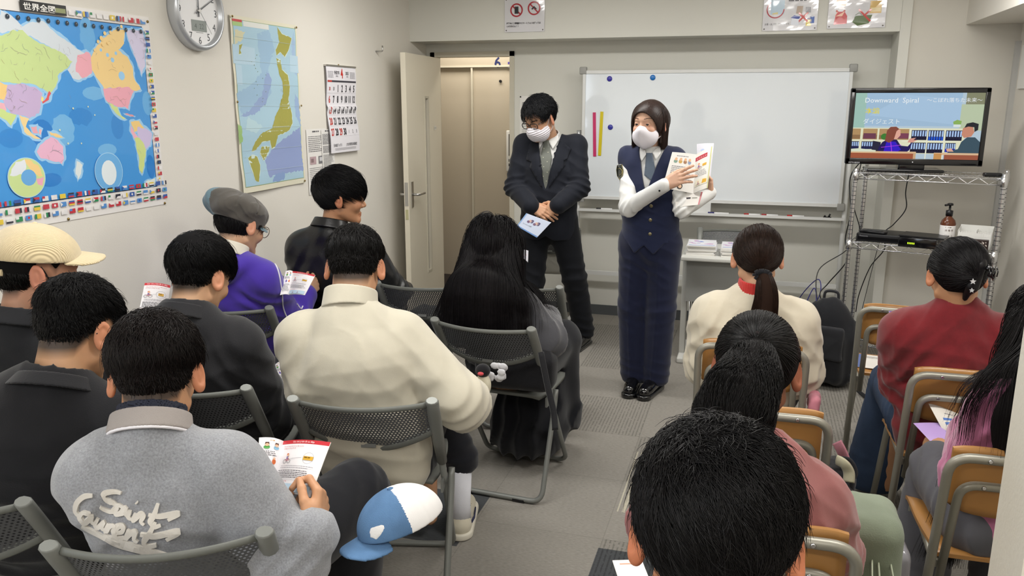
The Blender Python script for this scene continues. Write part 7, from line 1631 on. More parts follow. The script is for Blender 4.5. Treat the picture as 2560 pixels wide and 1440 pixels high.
# --- K: nearest head
p = Person('nearest person, back of a head with short thick black hair in the bottom foreground', (0.0, 0.70), 0, at_depth(1788, 1350, 0.965), hyaw=2, hpitch=18, sw=0.15, skin='#b9805c', tw=1.0, h=0.007, slump=0.03, hs=1.06, seed=35, neck_r=0.058, hh=0.0022)
p.make_body(); body_K = p
p.top('t_shirt', cloth('#3a3f4a'), off=0.024, slr=0.02, sl=0.45, neck=0.066, hem=-0.08, fold=0.012); p.trousers(K_TRS)
p.short_hair('#0f0d0e', top=0.065, side=0.035, vol=0.024, sidevol=0.003, n=24000, fade=0.01, messy=0.30, clump=0.85, r=0.0006, crown=(-0.02, -0.045, 0.11), swirl=0.6, line=-0.03, down=0.35)
# --- L: red sweater, clip
p = Person('person in a red sweater and jeans with black hair pinned up in a clip', (0.72, 2.77), 0, at_depth(2392, 690, 2.66), hyaw=6, hpitch=12, sw=0.14, skin='#c4946f', tw=0.9, h=0.006, slump=0.0, hs=0.98, seed=37, fem=1, neck_r=0.044, nb=(-0.05, 0.13, 0.935), pelvis=(-0.03, 0.16, 0.52))
p.arm(-1, E=(0.555, 2.97, 0.66), W=(0.64, 3.20, 0.68)); p.arm(1, E=(0.83, 2.98, 0.68), W=(0.84, 3.22, 0.66)); p.make_body(); body_L = p
o, g = p.top('sweater', mat('knit_dark_red', '#6c1018', 0.9, bump=(700, 0.5, 0.0015), sheen=0.25, var=(60, 0.08)), off=0.026, slr=0.026, wr=0.005, neck=0.050, hem=-0.10, fold=0.014, cuff=0.036)
p.collar('neckband', MATS['knit_dark_red'], 0.060, 0.058, 0.014, 0.004, lower=0.006)
p.legs = {-1: (p.L((-0.11, 0.20, 0.50)), p.L((-0.13, 0.64, 0.50)), p.L((-0.16, 0.66, 0.10))), 1: (p.L((0.09, 0.18, 0.50)), p.L((0.12, 0.60, 0.52)), p.L((0.12, 0.56, 0.09)))}
p.trousers(mat('denim_blue', '#2f3f58', 0.9, bump=(800, 0.6), var=(9, 0.25)), r=(0.095, 0.085, 0.115), fold=0.016)
tie = (0.022, -0.108, 0.0)
p.tied_hair(tie, '#100e10', n=3200, vol=0.012, r=0.0010, tab=HL_M+np.array([-.012, -.012, -.005, .01, .01, .01, 0, 0, 0, 0, 0]))
g2 = Sdf(); g2.u(d_cone(p.H((0.016, -0.090, -0.035)), p.H((0.028, -0.094, 0.030)), 0.020, 0.024)); g2.u(d_cone(p.H((0.012, -0.085, -0.03)), p.H((0.006, -0.066, -0.072)), 0.020, 0.010), 0.015); g2.u(d_cone(p.H((0.038, -0.082, 0.045)), p.H((0.02, -0.065, 0.075)), 0.022, 0.018), 0.02); g2.disp.append(wrinkle(0.006, 2.2, 3, 0.4))
sdf_obj('hair_twist', g2, p.hc-0.2, p.hc+0.2, 0.004, hair_mat('#100e10'), p.hair)
q = lambda x, y, z: p.H((x, y, z))
b = MB(); b.tube([q(0.046, -0.12, 0.03), q(0.062, -0.118, 0.022), q(0.072, -0.11, 0.01)], 0.009, 8, ry=0.005); b.tube([q(0.046, -0.14, 0.008), q(0.062, -0.137, 0.0), q(0.07, -0.12, -0.008)], 0.008, 8, ry=0.004)
for k in range(4): b.tube([q(0.045+k*0.008, -0.14, 0.03), q(0.045+k*0.008, -0.15, 0.015), q(0.045+k*0.008, -0.142, 0.0)], 0.002, 6)
b.build('claw_clip', m_gloss, p.hair)
c = p.H((0.008, -0.118, -0.030)); b = MB(); fr = frame_from(-p.Rh[:, 1], p.Rh[:, 2]); T_ = Matrix(np.array(fr).tolist())
for (dx, dz, R1, R0) in ((0, 0.012, 0.010, 0.0045), (0.002, -0.016, 0.008, 0.004)):
    pl = [(dx+(R1 if k % 2 == 0 else R0)*math.sin(k*math.pi/5), dz+(R1 if k % 2 == 0 else R0)*math.cos(k*math.pi/5)) for k in range(10)]; cc = [tuple(c+fr@V3(x, 0.0, z)) for x, z in pl]+[tuple(c+fr@V3(x, 0.004, z)) for x, z in pl]; b.add(cc, [tuple(range(9, -1, -1)), tuple(range(10, 20))]+[(i, (i+1) % 10, 10+(i+1) % 10, 10+i) for i in range(10)])
b.build('star_hairpin', mat('pin_silver', '#d9dade', 0.2, metal=0.6), p.hair)
# --- M: pink top, very long hair, right edge
hM = on_y(2655, 815, 2.33)
p = Person('person in a pink top with long loose black hair at the right edge', (0.74, 2.11), 0, hM, hyaw=8, hpitch=12, sw=0.13, skin='#c4946f', tw=0.8, h=0.006, slump=0.0, hs=1.0, seed=39, fem=1, neck_r=0.044)
p.arm(-1, E=(0.62, 2.28, 0.62), W=(0.66, 2.50, 0.66)); p.make_body(); body_M = p
o, g = p.top('top', cloth('#b0688a', 0.9, 800, 0.2, 0.5), off=0.024, slr=0.024, wr=0.006, neck=0.058, hem=-0.12, fold=0.014, cuff=0.04)
p.legs = {-1: (p.L((-0.09, 0.18, 0.48)), p.L((-0.13, 0.50, 0.49)), p.L((-0.17, 0.46, 0.10))), 1: (p.L((0.09, 0.18, 0.50)), p.L((0.10, 0.60, 0.52)), p.L((0.10, 0.56, 0.09)))}
p.trousers(cloth('#5a5a60', 0.9, 400, 0.4), r=(0.095, 0.085, 0.095), fold=0.012)
def hm(F_):
    a, b_, c_ = p.H((0, -0.05, 0.02)), p.C-p.fwd*0.115+V3(-0.02, 0, 0.06), p.C-p.fwd*0.115+V3(-0.02, 0, -0.10); F_.u(d_fcone(a, b_, 0.085, 0.13, 0.42, p.fwd), 0.03); F_.u(d_fcone(b_, c_, 0.13, 0.11, 0.36, p.fwd), 0.03)
p.long_hair('#120f10', length=0.48, n=10000, steps=32, collide=g, spread=0.03, vol=0.014, r=0.0008, mass=hm, res=0.006, lo=p.C-0.38, hi=p.hc+0.2, px=0.0, wav=0.05)

N_ = 700; rg = np.random.RandomState(5); base_ = np.array(spline([at_depth(2462, 930, 2.36), at_depth(2430, 1030, 2.34), at_depth(2405, 1150, 2.33), at_depth(2385, 1280, 2.32), at_depth(2350, 1400, 2.31)], 5)); tt_ = np.linspace(0, 1, len(base_))
offs_ = rg.randn(N_, 1, 3)*np.array([0.016, 0.012, 0.0])*(0.35+1.2*tt_[None, :, None])+0.004*np.sin(tt_[None, :, None]*9+rg.rand(N_, 1, 1)*6); kp = rg.rand(N_) < 0.75
P_ = base_[None]+offs_; P_[kp] = P_[kp][:, :]; strands('hair_lock', P_, 0.0007, 0.0003, hair_mat('#120f10'), p.hair)
# ================================================================== STANDING PEOPLE
def surf_pts(g, pix, y, col=None):
    P_ = np.array([on_y(x, yy, y) for x, yy in pix], f32); D_ = np.array([unit(q-CAM) for q in P_], f32); return trace(g, P_, D_, n=120, step=0.8, maxd=1.5)
def patch(g, name, poly, m, parent, off=0.003, th=0.003, step=None, yb=None, clip=None):
    """panel outlined as seen in the photo, laid onto the cloth surface"""
    ar = [tuple(q) for q in poly]; V_, F_ = grid2(ar, step or 6.0); P_ = np.array([on_y(x, y, yb) for x, y in V_], f32); D_ = np.array([unit(q-CAM) for q in P_], f32)
    Q = trace(g, P_, D_, n=130, step=0.75, maxd=1.2); G_ = grad(g, Q, 0.006); Q = Q+G_*off; F_ = [list(reversed(f)) for f in F_]
    e = {}
    for f in F_:
        for a, b_ in zip(f, f[1:]+f[:1]): e[(a, b_)] = 1
    n = len(Q); side = [[b_, a, a+n, b_+n] for (a, b_) in e if (b_, a) not in e]
    # orientation check: front faces must look outward
    f0 = F_[0]; nn = np.cross(Q[f0[1]]-Q[f0[0]], Q[f0[2]]-Q[f0[0]])
    Fa = F_ if nn@G_[f0[0]] > 0 else [list(reversed(f)) for f in F_]; Fb = [[i+n for i in reversed(f)] for f in Fa]
    return mesh_obj(name, np.concatenate([Q, Q-G_*th]), Fa+Fb+side, m, parent, True)
def button(g, px, py, yb, r, m, parent, name='button'):
    q = surf_pts(g, [(px, py)], yb); n = grad(g, q)[0]; q = q[0]; T_ = Matrix(frame_from(np.cross(n, (0.3, 0.1, 1)), n).tolist()).to_4x4()
    return MB().lathe([(r, 0), (r, 0.0015), (r*0.8, 0.003), (r*0.3, 0.0036)], tuple(q), 16, T=T_).build(name, m, parent)
# --- police officer
p = Person('person in a navy police uniform and white mask, holding up an open booklet', (-0.52, 4.45), 172, (-0.545, 4.42, 1.485), hyaw=160, hpitch=-2, sw=0.125, skin='#d2a88f', fem=1, pelvis=(0, 0, 0.86), tw=0.90, h=0.005, hs=1.0, neck_r=0.044, standing=True, slump=0.0, seed=51, sh_drop=0.035, sh_fwd=0.0, nb=(0.015, -0.005, 1.335), hh=0.002, chest=(0.0, 0.015, 1.17))
p.Wst = p.L((0, 0.01, 1.0))
p.arm(1, E=(-0.625, 4.30, 1.055), W=(-0.425, 4.15, 1.195), hand=dict(R=frame_from((0.82, -0.12, 0.42), (-0.25, -0.9, 0.35)), curl=(0.18, 0.22, 0.3, 0.4), thumb=(0.7, 0.15), spread=0.10, s=0.95))
p.arm(-1, E=(-0.345, 4.34, 1.05), W=at_depth(1774, 482, 4.34), hand=dict(R=frame_from((-0.15, -0.15, 0.95), (0.75, 0.65, 0.1)), curl=(0.75, 0.8, 0.85, 0.9), thumb=(0.5, 0.3), spread=0.06, s=0.95))
lg = {1: (p.L((0.075, 0, 0.86)), p.L((0.082, 0.015, 0.48)), p.L((0.062, 0.0, 0.10))), -1: (p.L((-0.075, 0, 0.86)), p.L((-0.078, 0.015, 0.48)), p.L((-0.058, 0.0, 0.10)))}
p.make_body(legs=lg, hand_h=0.0018, lo_res=0.009); officer = p
m_shirt = cloth('#dcdcda', 0.75, 500, 0.2); m_navy = cloth('#1d2440', 0.8, 700, 0.4, 0.2); m_navyt = cloth('#1a1f38', 0.85, 700, 0.4, 0.2)
# shirt
gs = Sdf(); p.torso(gs, 0.004, arms=False); p.armf(gs, 1, 0.005, 1.0, cuff=0.033); p.armf(gs, -1, 0.005, 1.0, cuff=0.033)
gs.sub(d_cone(p.N+V3(0, 0, 0.0), p.N+V3(0, 0, 0.2), 0.047, 0.05), 0.004)
for sd in (1, -1): gs.disp.append(folds(p.E[sd], 0.07, unit(p.W[sd]-p.S[sd]), 0.035, 0.009, 3+sd)); gs.disp.append(folds(lerp(p.S[sd], p.E[sd], .5), 0.08, V3(0.4, 0.2, 1), 0.05, 0.008, 8+sd))
gs.disp.append(wrinkle(0.003, 1.2, 4)); lo, hi = p.bounds([p.P, p.N, *p.S.values(), *p.E.values(), *p.W.values()], 0.14); sh = sdf_obj('shirt', gs, lo, hi, 0.005, m_shirt, p.body)
# trousers
gt = Sdf(); gt.u(d_fcone(p.P, p.P+V3(0, 0, 0.10), 0.168, 0.148, 0.72, p.fwd))
for sd in (1, -1):
    a, b_, c = lg[sd]; gt.cone(a-V3(0, 0, 0.02), b_, 0.098, 0.083, k=0.03); gt.cone(b_, c-V3(0, 0, 0.01), 0.083, 0.080, k=0.02)
    cr = p.fwd*0.008; gt.u(d_cone(a+p.fwd*0.092, b_+p.fwd*0.080, 0.006, 0.006), 0.012); gt.u(d_cone(b_+p.fwd*0.080, c+p.fwd*0.078-V3(0, 0, .03), 0.006, 0.005), 0.012)
gt.cut(lambda P: 0.042-P[:, 2], 0.004); gt.disp.append(folds(p.L((0, 0.1, 0.80)), 0.16, V3(0.5, 0, 1), 0.06, 0.006, 2)); gt.disp.append(wrinkle(0.003, 0.9, 6))
for sd in (1, -1): gt.disp.append(folds(lg[sd][2]+V3(0, 0, 0.03), 0.10, V3(0.2, 0, 1), 0.05, 0.007, 5+sd)); gt.disp.append(folds(lg[sd][1], 0.12, V3(0.4*sd, 0, 1), 0.06, 0.005, 15+sd))
sdf_obj('trousers', gt, p.L((0, 0, 0))-V3(0.3, 0.3, 0), p.L((0, 0, 1.0))+V3(0.3, 0.3, 0.05), 0.006, m_navyt, p.body)
# vest
gv = Sdf(); gv.u(d_fcone(p.P+V3(0, 0, -0.05), p.Wst, 0.180, 0.142, 0.77, p.fwd)); gv.u(d_fcone(p.Wst, p.C+V3(0, 0, -0.02), 0.142, 0.150, 0.76, p.fwd), 0.04); gv.u(d_fcone(p.C, lerp(p.C, p.N, 0.75), 0.146, 0.105, 0.74, p.fwd), 0.04)
for sd in (1, -1): gv.cone(p.N+V3(0, 0, -0.012), p.S[sd]+V3(0, 0, 0.004), 0.050, 0.068, k=0.03)
for sd in (1, -1): gv.cone(p.L((sd*0.070, 0.025, 1.04)), p.L((sd*0.082, 0.020, 1.26)), 0.088, 0.080, k=0.035)
def vest_cut(P):
    q = (P-p.o)@p.Rb; x, y, z = q[:, 0], q[:, 1], q[:, 2]
    hem = 0.85-0.052*np.clip(1-np.abs(np.abs(x)-0.052)/0.05, 0, 1)*(y > 0)+0.02*np.clip(np.abs(x)/0.16, 0, 1); d = hem-z                       # pointed front hem
    nk = 1.125+np.clip(np.abs(x), 0, 1)*3.4; v = np.where(y > -0.01, (z-nk)/3.5, -1.0); d = np.maximum(d, v)                                   # deep V
    arm = np.abs(x)-(0.150+0.10*np.clip((z-1.28)/0.1, 0, 1)-0.015*np.clip((1.30-z)/0.15, 0, 1)); armz = np.where(z > 1.06, arm, -1.0); d = np.maximum(d, np.where(z > 1.06, np.abs(x)-(0.150+0.036*np.clip((z-1.18)/0.1, 0, 1)), -1.0)); return d.astype(f32)
gv.cut(vest_cut, 0.003); gv.sub(d_cone(p.N, p.N+V3(0, 0, 0.2), 0.056, 0.07), 0.003); gv.disp.append(wrinkle(0.0025, 0.9, 9)); gv.disp.append(folds(p.Wst, 0.13, V3(0.25, 0, 1), 0.05, 0.005, 12))
lo, hi = p.bounds([p.P, p.N, *p.S.values()], 0.16); vest = sdf_obj('vest', gv, lo, hi, 0.0042, m_navy, p.body)
m_brass = mat('button_brass', '#8d8468', 0.35, metal=0.7)
for px, py in ((1628, 515), (1626, 550), (1625, 585)): button(gv, px, py, 4.1, 0.0095, m_brass, vest)
def tab(sd):
    a = lerp(p.N, p.S[sd], 0.45)+V3(0, 0, 0.037+0.012); b_ = p.S[sd]+V3(0, 0, 0.066); MB().tube([a, lerp(a, b_, .5)+V3(0, 0, .004), b_], 0.005, 8, ry=0.018, up=(0, 0, 1)).build('shoulder_strap', m_navy, vest); c = lerp(a, b_, 0.12)+V3(0, 0, 0.006); MB().lathe([(0.008, 0), (0.006, 0.004), (0.001, 0.005)], tuple(c), 14).build('strap_button', m_brass, vest)
tab(1); tab(-1)
# belt loop tabs at the waist, collar, tie
m_tie = cloth('#55606e', 0.6, 300, 0.2)
patch(gs, 'tie', [(1617, 385), (1631, 385), (1634, 400), (1640, 437), (1628, 452), (1612, 440), (1616, 400)], m_tie, sh, off=0.012, th=0.008, yb=4.1, step=5)
patch(gs, 'collar_point', [(1603, 364), (1613, 372), (1617, 388), (1606, 405), (1599, 385)], m_shirt, sh, off=0.013, th=0.003, yb=4.1, step=4)
patch(gs, 'collar_point', [(1650, 362), (1632, 384), (1640, 402), (1652, 385)], m_shirt, sh, off=0.013, th=0.003, yb=4.1, step=4)
p.collar('collar_stand', m_shirt, 0.051, 0.048, 0.034, 0.0028, lower=-0.006)
# shoulder patch: dark shield with gold edge
poly = [(1543, 413), (1556, 412), (1559, 425), (1557, 440), (1550, 448), (1543, 440), (1541, 425)]
pa = patch(gs, 'shoulder_patch', poly, cloth('#23271f', 0.8), sh, off=0.004, th=0.003, yb=4.1, step=3)
cx, cy = 1550, 429; ringp = [(1550+6.5*math.cos(t), 430+9*math.sin(t)) for t in np.linspace(0, 2*math.pi, 17)[:-1]]
for nm, ring_ in (('patch_border', poly+[poly[0]]), ('patch_emblem', ringp+[ringp[0]])):
    Q = surf_pts(gs, ring_, 4.1); Q = Q+grad(gs, Q)*0.005; MB().tube(list(Q), 0.0014, 5).build(nm, mat('gold_thread', '#a3945a', 0.5), pa)
pk = [(1548, 404), (1552, 404)]
# black shoes, cuffs
m_sh = mat('patent_black', '#0c0c0e', 0.15, spec=0.6, coat=0.5); p.shoe(1, m_sh, m_sh, yaw=6, w_=0.045); p.shoe(-1, m_sh, m_sh, yaw=-6, w_=0.045)
for sd in (1, -1): e_ = unit(p.E[sd]-p.W[sd]); MB().tube([p.W[sd]+e_*0.012, p.W[sd]+e_*0.065], [0.035, 0.037], 20).build('cuff', m_shirt, sh)
e_ = unit(p.E[1]-p.W[1]); MB().tube([p.W[1]+e_*0.03+V3(0.0, -0.036, -0.012), p.W[1]+e_*0.03+V3(0.0, -0.041, -0.013)], 0.005, 10).build('cuff_button', m_black, sh)
p.mask(mat('mask_white', '#dcd8de', 0.8)); p.eyes(); p.brows(hair_mat('#6b5144'), z=0.027, thick=0.5, N=110)
bobt = np.array([-.085, -.085, -.085, -.10, -.12, -.11, -.02, 0.045, 0.062, 0.072, 0.08])
def bob(P): return 0.012+0.008*np.clip((0.0-P[:, 2])/0.08, 0, 1)
gb = Sdf(); gb.u(lambda P: cranium(P)-0.013); 
for x in (-1, 1): gb.u(d_fcone((x*0.072, -0.030, 0.02), (x*0.072, -0.022, -0.095), 0.036, 0.030, 0.42, (1, 0, 0)), 0.02)
gb.u(d_fcone((0, -0.075, 0.02), (0, -0.055, -0.09), 0.07, 0.055, 0.6, (0, 1, 0)), 0.03)
gb.sub(d_ell((0, 0.074, -0.040), (0.072, 0.080, 0.102)), 0.010); gb.cut(lambda P: -0.100-P[:, 2], 0.01); gb.sub(d_cone((0, 0.0, -0.03), (0, 0, -0.2), 0.054, 0.05), 0.01)
gb.disp.append(lambda P: 0.0008*np.sin(np.arctan2(P[:, 1], P[:, 0])*90+P[:, 2]*20))
hm_ = hair_mat('#2a1e1a', 0.33); p.hair = sdf_obj('hair', xform(gb, p.Rh, p.hc, p.hs), p.hc-0.18, p.hc+0.18, 0.003, hm_, p.body, margin=1.8)
R = sample_scalp(6500, lambda q: np.where(q[:, 1] > 0.03, q[:, 2]-(0.060+0.3*(q[:, 1]-0.03)), q[:, 2]-0.0), p.rng); ln = np.clip(R[:, 2]+0.095, 0.02, 1)*1.22*(0.93+0.1*p.rng.rand(len(R)))
pts = groom(R, 14, ln, flow_part(-0.012, 0.22), 0.010, 0.016, p.rng, grav=0.75, head=p.Rh, jitter=0.03, wav=0.01, stick=0.0, collide=lambda q: -np.ones(len(q), f32)*0+0.1)
bad = ((pts[:, :, 1] > 0.045) & (np.abs(pts[:, :, 0]) < 0.066) & (pts[:, :, 2] < 0.055)) | ((pts[:, :, 1] > 0.018) & (pts[:, :, 0] < 0) & (pts[:, :, 2] < 0.035)) | ((pts[:, :, 1] > 0.04) & (pts[:, :, 2] < 0.03)); keep = ~bad.any(1); strands('hair_strands', to_world(pts[keep], p.Rh, p.hc, p.hs), 0.0008, 0.0006, hm_, p.hair)
# --- man in a suit
p = Person('person in a dark suit, dotted tie, glasses and white mask, with folded hands', (-1.245, 5.07), 184, (-1.285, 4.98, 1.495), hyaw=150, hpitch=24, sw=0.165, skin='#c8997a', pelvis=(0, 0, 0.88), tw=1.0, h=0.0055, hs=1.05, neck_r=0.056, standing=True, slump=0.0, seed=53, sh_drop=0.03, sh_fwd=0.0, nb=(0.0, -0.01, 1.365), hh=0.0024, chest=(0, 0.01, 1.18), jaw=1.1, closed=0.7)
p.Wst = p.L((0, 0.02, 1.02))
p.arm(1, E=(-1.455, 5.00, 1.07), W=(-1.305, 4.84, 0.975), hand=dict(R=frame_from((0.80, -0.05, -0.35), (-0.1, -0.85, 0.5)), curl=(0.25, 0.3, 0.35, 0.45), thumb=(0.8, 0.1), spread=0.04, s=1.0))
p.arm(-1, E=(-1.035, 5.00, 1.08), W=(-1.135, 4.86, 0.985), hand=dict(R=frame_from((-0.80, -0.1, -0.50), (0.3, -0.8, 0.4)), curl=(0.35, 0.4, 0.45, 0.5), thumb=(0.4, 0.2), spread=0.03, s=1.0))
lg = {1: (p.L((0.085, 0, 0.88)), p.L((0.10, 0.03, 0.48)), p.L((0.11, 0.02, 0.10))), -1: (p.L((-0.085, 0, 0.88)), p.L((-0.17, -0.02, 0.48)), p.L((-0.225, -0.12, 0.11)))}
p.make_body(legs=lg, hand_h=0.002, lo_res=0.009)
m_suit = cloth('#171a23', 0.75, 800, 0.35, 0.08); m_suitt = cloth('#111319', 0.8, 800, 0.3, 0.08)
gs = Sdf(); p.torso(gs, 0.004, arms=False); gs.sub(d_cone(p.N, p.N+V3(0, 0, 0.2), 0.058, 0.062), 0.004); lo, hi = p.bounds([p.P, p.N, *p.S.values()], 0.14); sh = sdf_obj('shirt', gs, lo, hi, 0.006, m_shirt, p.body)
gj = Sdf(); gj.u(d_fcone(p.P+V3(0, 0, -0.08), p.Wst, 0.190, 0.172, 0.72, p.fwd)); gj.u(d_fcone(p.Wst, p.C, 0.172, 0.172, 0.74, p.fwd), 0.04); gj.u(d_fcone(p.C, lerp(p.C, p.N, 0.72), 0.168, 0.115, 0.74, p.fwd), 0.04)
for sd in (1, -1): gj.cone(p.N+V3(0, 0, -0.02), p.S[sd]+V3(0, 0, 0.0), 0.052, 0.062, k=0.03)
def jac_cut(P):
    q = (P-p.o)@p.Rb; x, y, z = q[:, 0], q[:, 1], q[:, 2]; d = 0.745+0.03*np.clip(1-np.abs(x)/0.05, 0, 1)*(y > 0)-z
    nk = 1.065+np.abs(x-0.0)*4.6; v = np.where(y > 0.0, (z-nk)/4.7, -1.0); return np.maximum(d, v).astype(f32)
gj.cut(jac_cut, 0.003); gj.sub(d_cone(p.N, p.N+V3(0, 0, 0.2), 0.068, 0.08), 0.004)
for sd in (1, -1): p.armf(gj, sd, 0.024, 1.0, cuff=0.040)
for sd in (1, -1): gj.disp.append(folds(p.E[sd], 0.08, unit(p.W[sd]-p.S[sd]), 0.045, 0.014, 3+sd)); gj.disp.append(folds(lerp(p.S[sd], p.E[sd], .45), 0.09, V3(0.3, 0.2, 1), 0.07, 0.007, 8+sd))
gj.disp.append(wrinkle(0.003, 0.9, 9)); gj.disp.append(folds(p.Wst, 0.14, V3(0.3, 0, 1), 0.07, 0.007, 12)); lo, hi = p.bounds([p.P-V3(0, 0, 0.1), p.N, *p.S.values(), *p.E.values(), *p.W.values()], 0.15); jk = sdf_obj('suit_jacket', gj, lo, hi, 0.005, m_suit, p.body)
gt = Sdf(); gt.u(d_fcone(p.P, p.P+V3(0, 0, 0.10), 0.172, 0.155, 0.72, p.fwd))
for sd in (1, -1): a, b_, c = lg[sd]; gt.cone(a-V3(0, 0, 0.02), b_, 0.100, 0.080, k=0.03); gt.cone(b_, c-V3(0, 0, 0.01), 0.080, 0.072, k=0.02); gt.disp.append(folds(c+V3(0, 0, 0.03), 0.10, V3(0.2, 0, 1), 0.05, 0.012, 5+sd)); gt.disp.append(folds(b_, 0.14, V3(0.4*sd, 0, 1), 0.07, 0.009, 15+sd))
gt.cut(lambda P: 0.045-P[:, 2], 0.004); gt.disp.append(wrinkle(0.004, 0.9, 6)); sdf_obj('trousers', gt, p.L((0, 0, 0))-V3(0.42, 0.36, 0), p.L((0, 0, 1.0))+V3(0.42, 0.36, 0.05), 0.0065, m_suitt, p.body)
patch(gj, 'lapel', [(1345, 352), (1338, 345), (1322, 362), (1318, 400), (1330, 405), (1326, 418), (1356, 470), (1354, 430), (1348, 390)], m_suit, jk, off=0.008, th=0.005, yb=4.6, step=6)
patch(gj, 'lapel', [(1394, 346), (1402, 352), (1428, 372), (1418, 398), (1408, 402), (1412, 412), (1372, 470), (1380, 420), (1386, 385)], m_suit, jk, off=0.008, th=0.005, yb=4.6, step=6)
m_t = mat('tie_grey', '#63665f', 0.6, bump=(300, 0.2)); ti = patch(gs, 'tie', [(1358, 350), (1372, 348), (1374, 362), (1380, 395), (1372, 450), (1368, 500), (1360, 500), (1355, 450), (1352, 400), (1360, 364)], m_t, sh, off=0.018, th=0.010, yb=4.6, step=5)
V_ = []; Fd = []
for i, (x, y) in enumerate([(1362, 374), (1371, 384), (1360, 396), (1369, 406), (1361, 418), (1369, 430), (1360, 440), (1367, 452), (1361, 464)]):
    q = surf_pts(gs, [(x, y)], 4.6); n = grad(gs, q)[0]; c = q[0]+n*0.0195; R_ = frame_from(np.cross(n, (1, 0, 0.2)), n)
    b0_ = len(V_); V_ += [tuple(c+R_@V3(0.0035*math.cos(t), 0.0035*math.sin(t), 0)) for t in np.linspace(0, 2*math.pi, 7)[:-1]]; Fd.append(tuple(range(b0_, b0_+6)))
mesh_obj('tie_dots', V_, Fd, mat('dot_cream', '#a9a896', 0.7), ti)
patch(gs, 'collar_point', [(1338, 346), (1352, 344), (1360, 356), (1348, 378), (1340, 362)], m_shirt, sh, off=0.015, th=0.003, yb=4.6, step=4)
patch(gs, 'collar_point', [(1394, 330), (1396, 352), (1382, 374), (1372, 356), (1384, 342)], m_shirt, sh, off=0.015, th=0.003, yb=4.6, step=4)
p.collar('collar_stand', m_shirt, 0.064, 0.061, 0.036, 0.003, lower=-0.004)
button(gj, 1352, 463, 4.6, 0.009, m_black, jk)
m_ls = mat('leather_shoe', '#0d0d0f', 0.2, spec=0.6, coat=0.3); p.shoe(1, m_ls, m_ls, yaw=4); p.shoe(-1, m_ls, m_ls, yaw=-12)
for sd in (1, -1): e_ = unit(p.E[sd]-p.W[sd]); MB().tube([p.W[sd]+e_*0.004, p.W[sd]+e_*0.04], [0.033, 0.036], 20).build('cuff', m_shirt, sh)
c = p.W[-1]+unit(p.W[-1]-p.E[-1])*0.006; e_ = unit(p.E[-1]-p.W[-1]); wt = MB().tube([c-e_*0.010, c+e_*0.010], 0.034, 18).build('wrist_watch', m_black, p.body); MB().tube([c+V3(-0.005, -0.030, 0.018), c+V3(-0.006, -0.040, 0.022)], 0.016, 16).build('watch_case', mat('watch_steel', '#3a3d42', 0.25, metal=0.8), wt)
p.mask(mat('mask_white', '#dcd8de', 0.8), pleats=True); p.eyes(); p.brows(hair_mat('#141214'), z=0.026, thick=1.5); p.glasses(mat('frame_black', '#17181b', 0.3), thick=0.0024, wid=0.028, ht=0.016, z=0.004)
p.short_hair('#101114', top=0.055, side=0.022, vol=0.030, sidevol=0.008, n=5000, fade=0.01, messy=0.45, r=0.0010, wav=0.5, swirl=0.5, clump=0.75, line=0.0, tab=HL_M+np.array([0, 0, 0, 0, 0, -.008, 0, 0, 0, 0, 0]))
# ================================================================== BOOKLETS, BAGS AND OTHER THINGS
def bilin(c00, c10, c01, c11, bend=0.0, nrm=None):
    """surface over four corners; u along the bottom, v upward"""
    c00, c10, c01, c11 = [np.array(c, float) for c in (c00, c10, c01, c11)]; n = np.cross(c10-c00, c01-c00); n /= np.linalg.norm(n)
    W_, H_ = (np.linalg.norm(c10-c00)+np.linalg.norm(c11-c01))/2, (np.linalg.norm(c01-c00)+np.linalg.norm(c11-c10))/2
    def f(u, v, l=0.0):   # u,v in metres
        a, b_ = u/W_, v/H_; p = (1-a)*(1-b_)*c00+a*(1-b_)*c10+(1-a)*b_*c01+a*b_*c11; return tuple(p+n*(bend*math.sin(math.pi*min(max(a, 0), 1))+l))
    return f, W_, H_
class SheetB(Sheet):
    """print that follows a bent page"""
    def poly(s, pts, col, lift=None):
        if max(p[0] for p in pts)-min(p[0] for p in pts) > 0.02 and len(pts) > 2:
            l = s.lift if lift is None else lift; V_, F_ = grid2(pts, 0.008); b_ = len(s.V)
            for u, v in V_: s.V.append(s.fr(u, v, l))
            for f in F_: s.F.append([i+b_ for i in f]); s.I.append(s._c(col))
            s.lift += 0.0002; return s
        o_ = s.fr; s.fr = lambda u, v, l=0: o_(u, v, l+0.0006); Sheet.poly(s, pts, col, lift); s.fr = o_; return s
    def text(s, *a, **k):
        o_ = s.fr; s.fr = lambda u, v, l=0: o_(u, v, l+0.0009); Sheet.text(s, *a, **k); s.fr = o_; return s
def page(root, name, f, W_, H_, content, side=1, thick=0.0012, edge='#dedcd8', flip=False):
    V = []; Fc = []; nu, nv = 10, 4
    for s_ in (0, -thick):
        for i in range(nu+1):
            for j in range(nv+1): V.append(f(W_*i/nu, H_*j/nv, s_))
    K = (nu+1)*(nv+1)
    for i in range(nu):
        for j in range(nv): a = i*(nv+1)+j; q = (a, a+nv+1, a+nv+2, a+1); Fc.append(q); Fc.append(tuple(K+x for x in reversed(q)))
    ring = [j for j in range(nv+1)]+[i*(nv+1)+nv for i in range(1, nu+1)]+[nu*(nv+1)+j for j in range(nv-1, -1, -1)]+[i*(nv+1) for i in range(nu-1, 0, -1)]
    for a, c in zip(ring, ring[1:]+ring[:1]): Fc.append((a, c, K+c, K+a))
    pg = mesh_obj(name, V, Fc, mat('page_white', '#e6e4de', 0.6), root, True)
    S_ = SheetB(f); S_.lift = 0.0007; content(S_, W_, H_); S_.build('page_print', pg, rough=0.35, coat=0.1); return pg
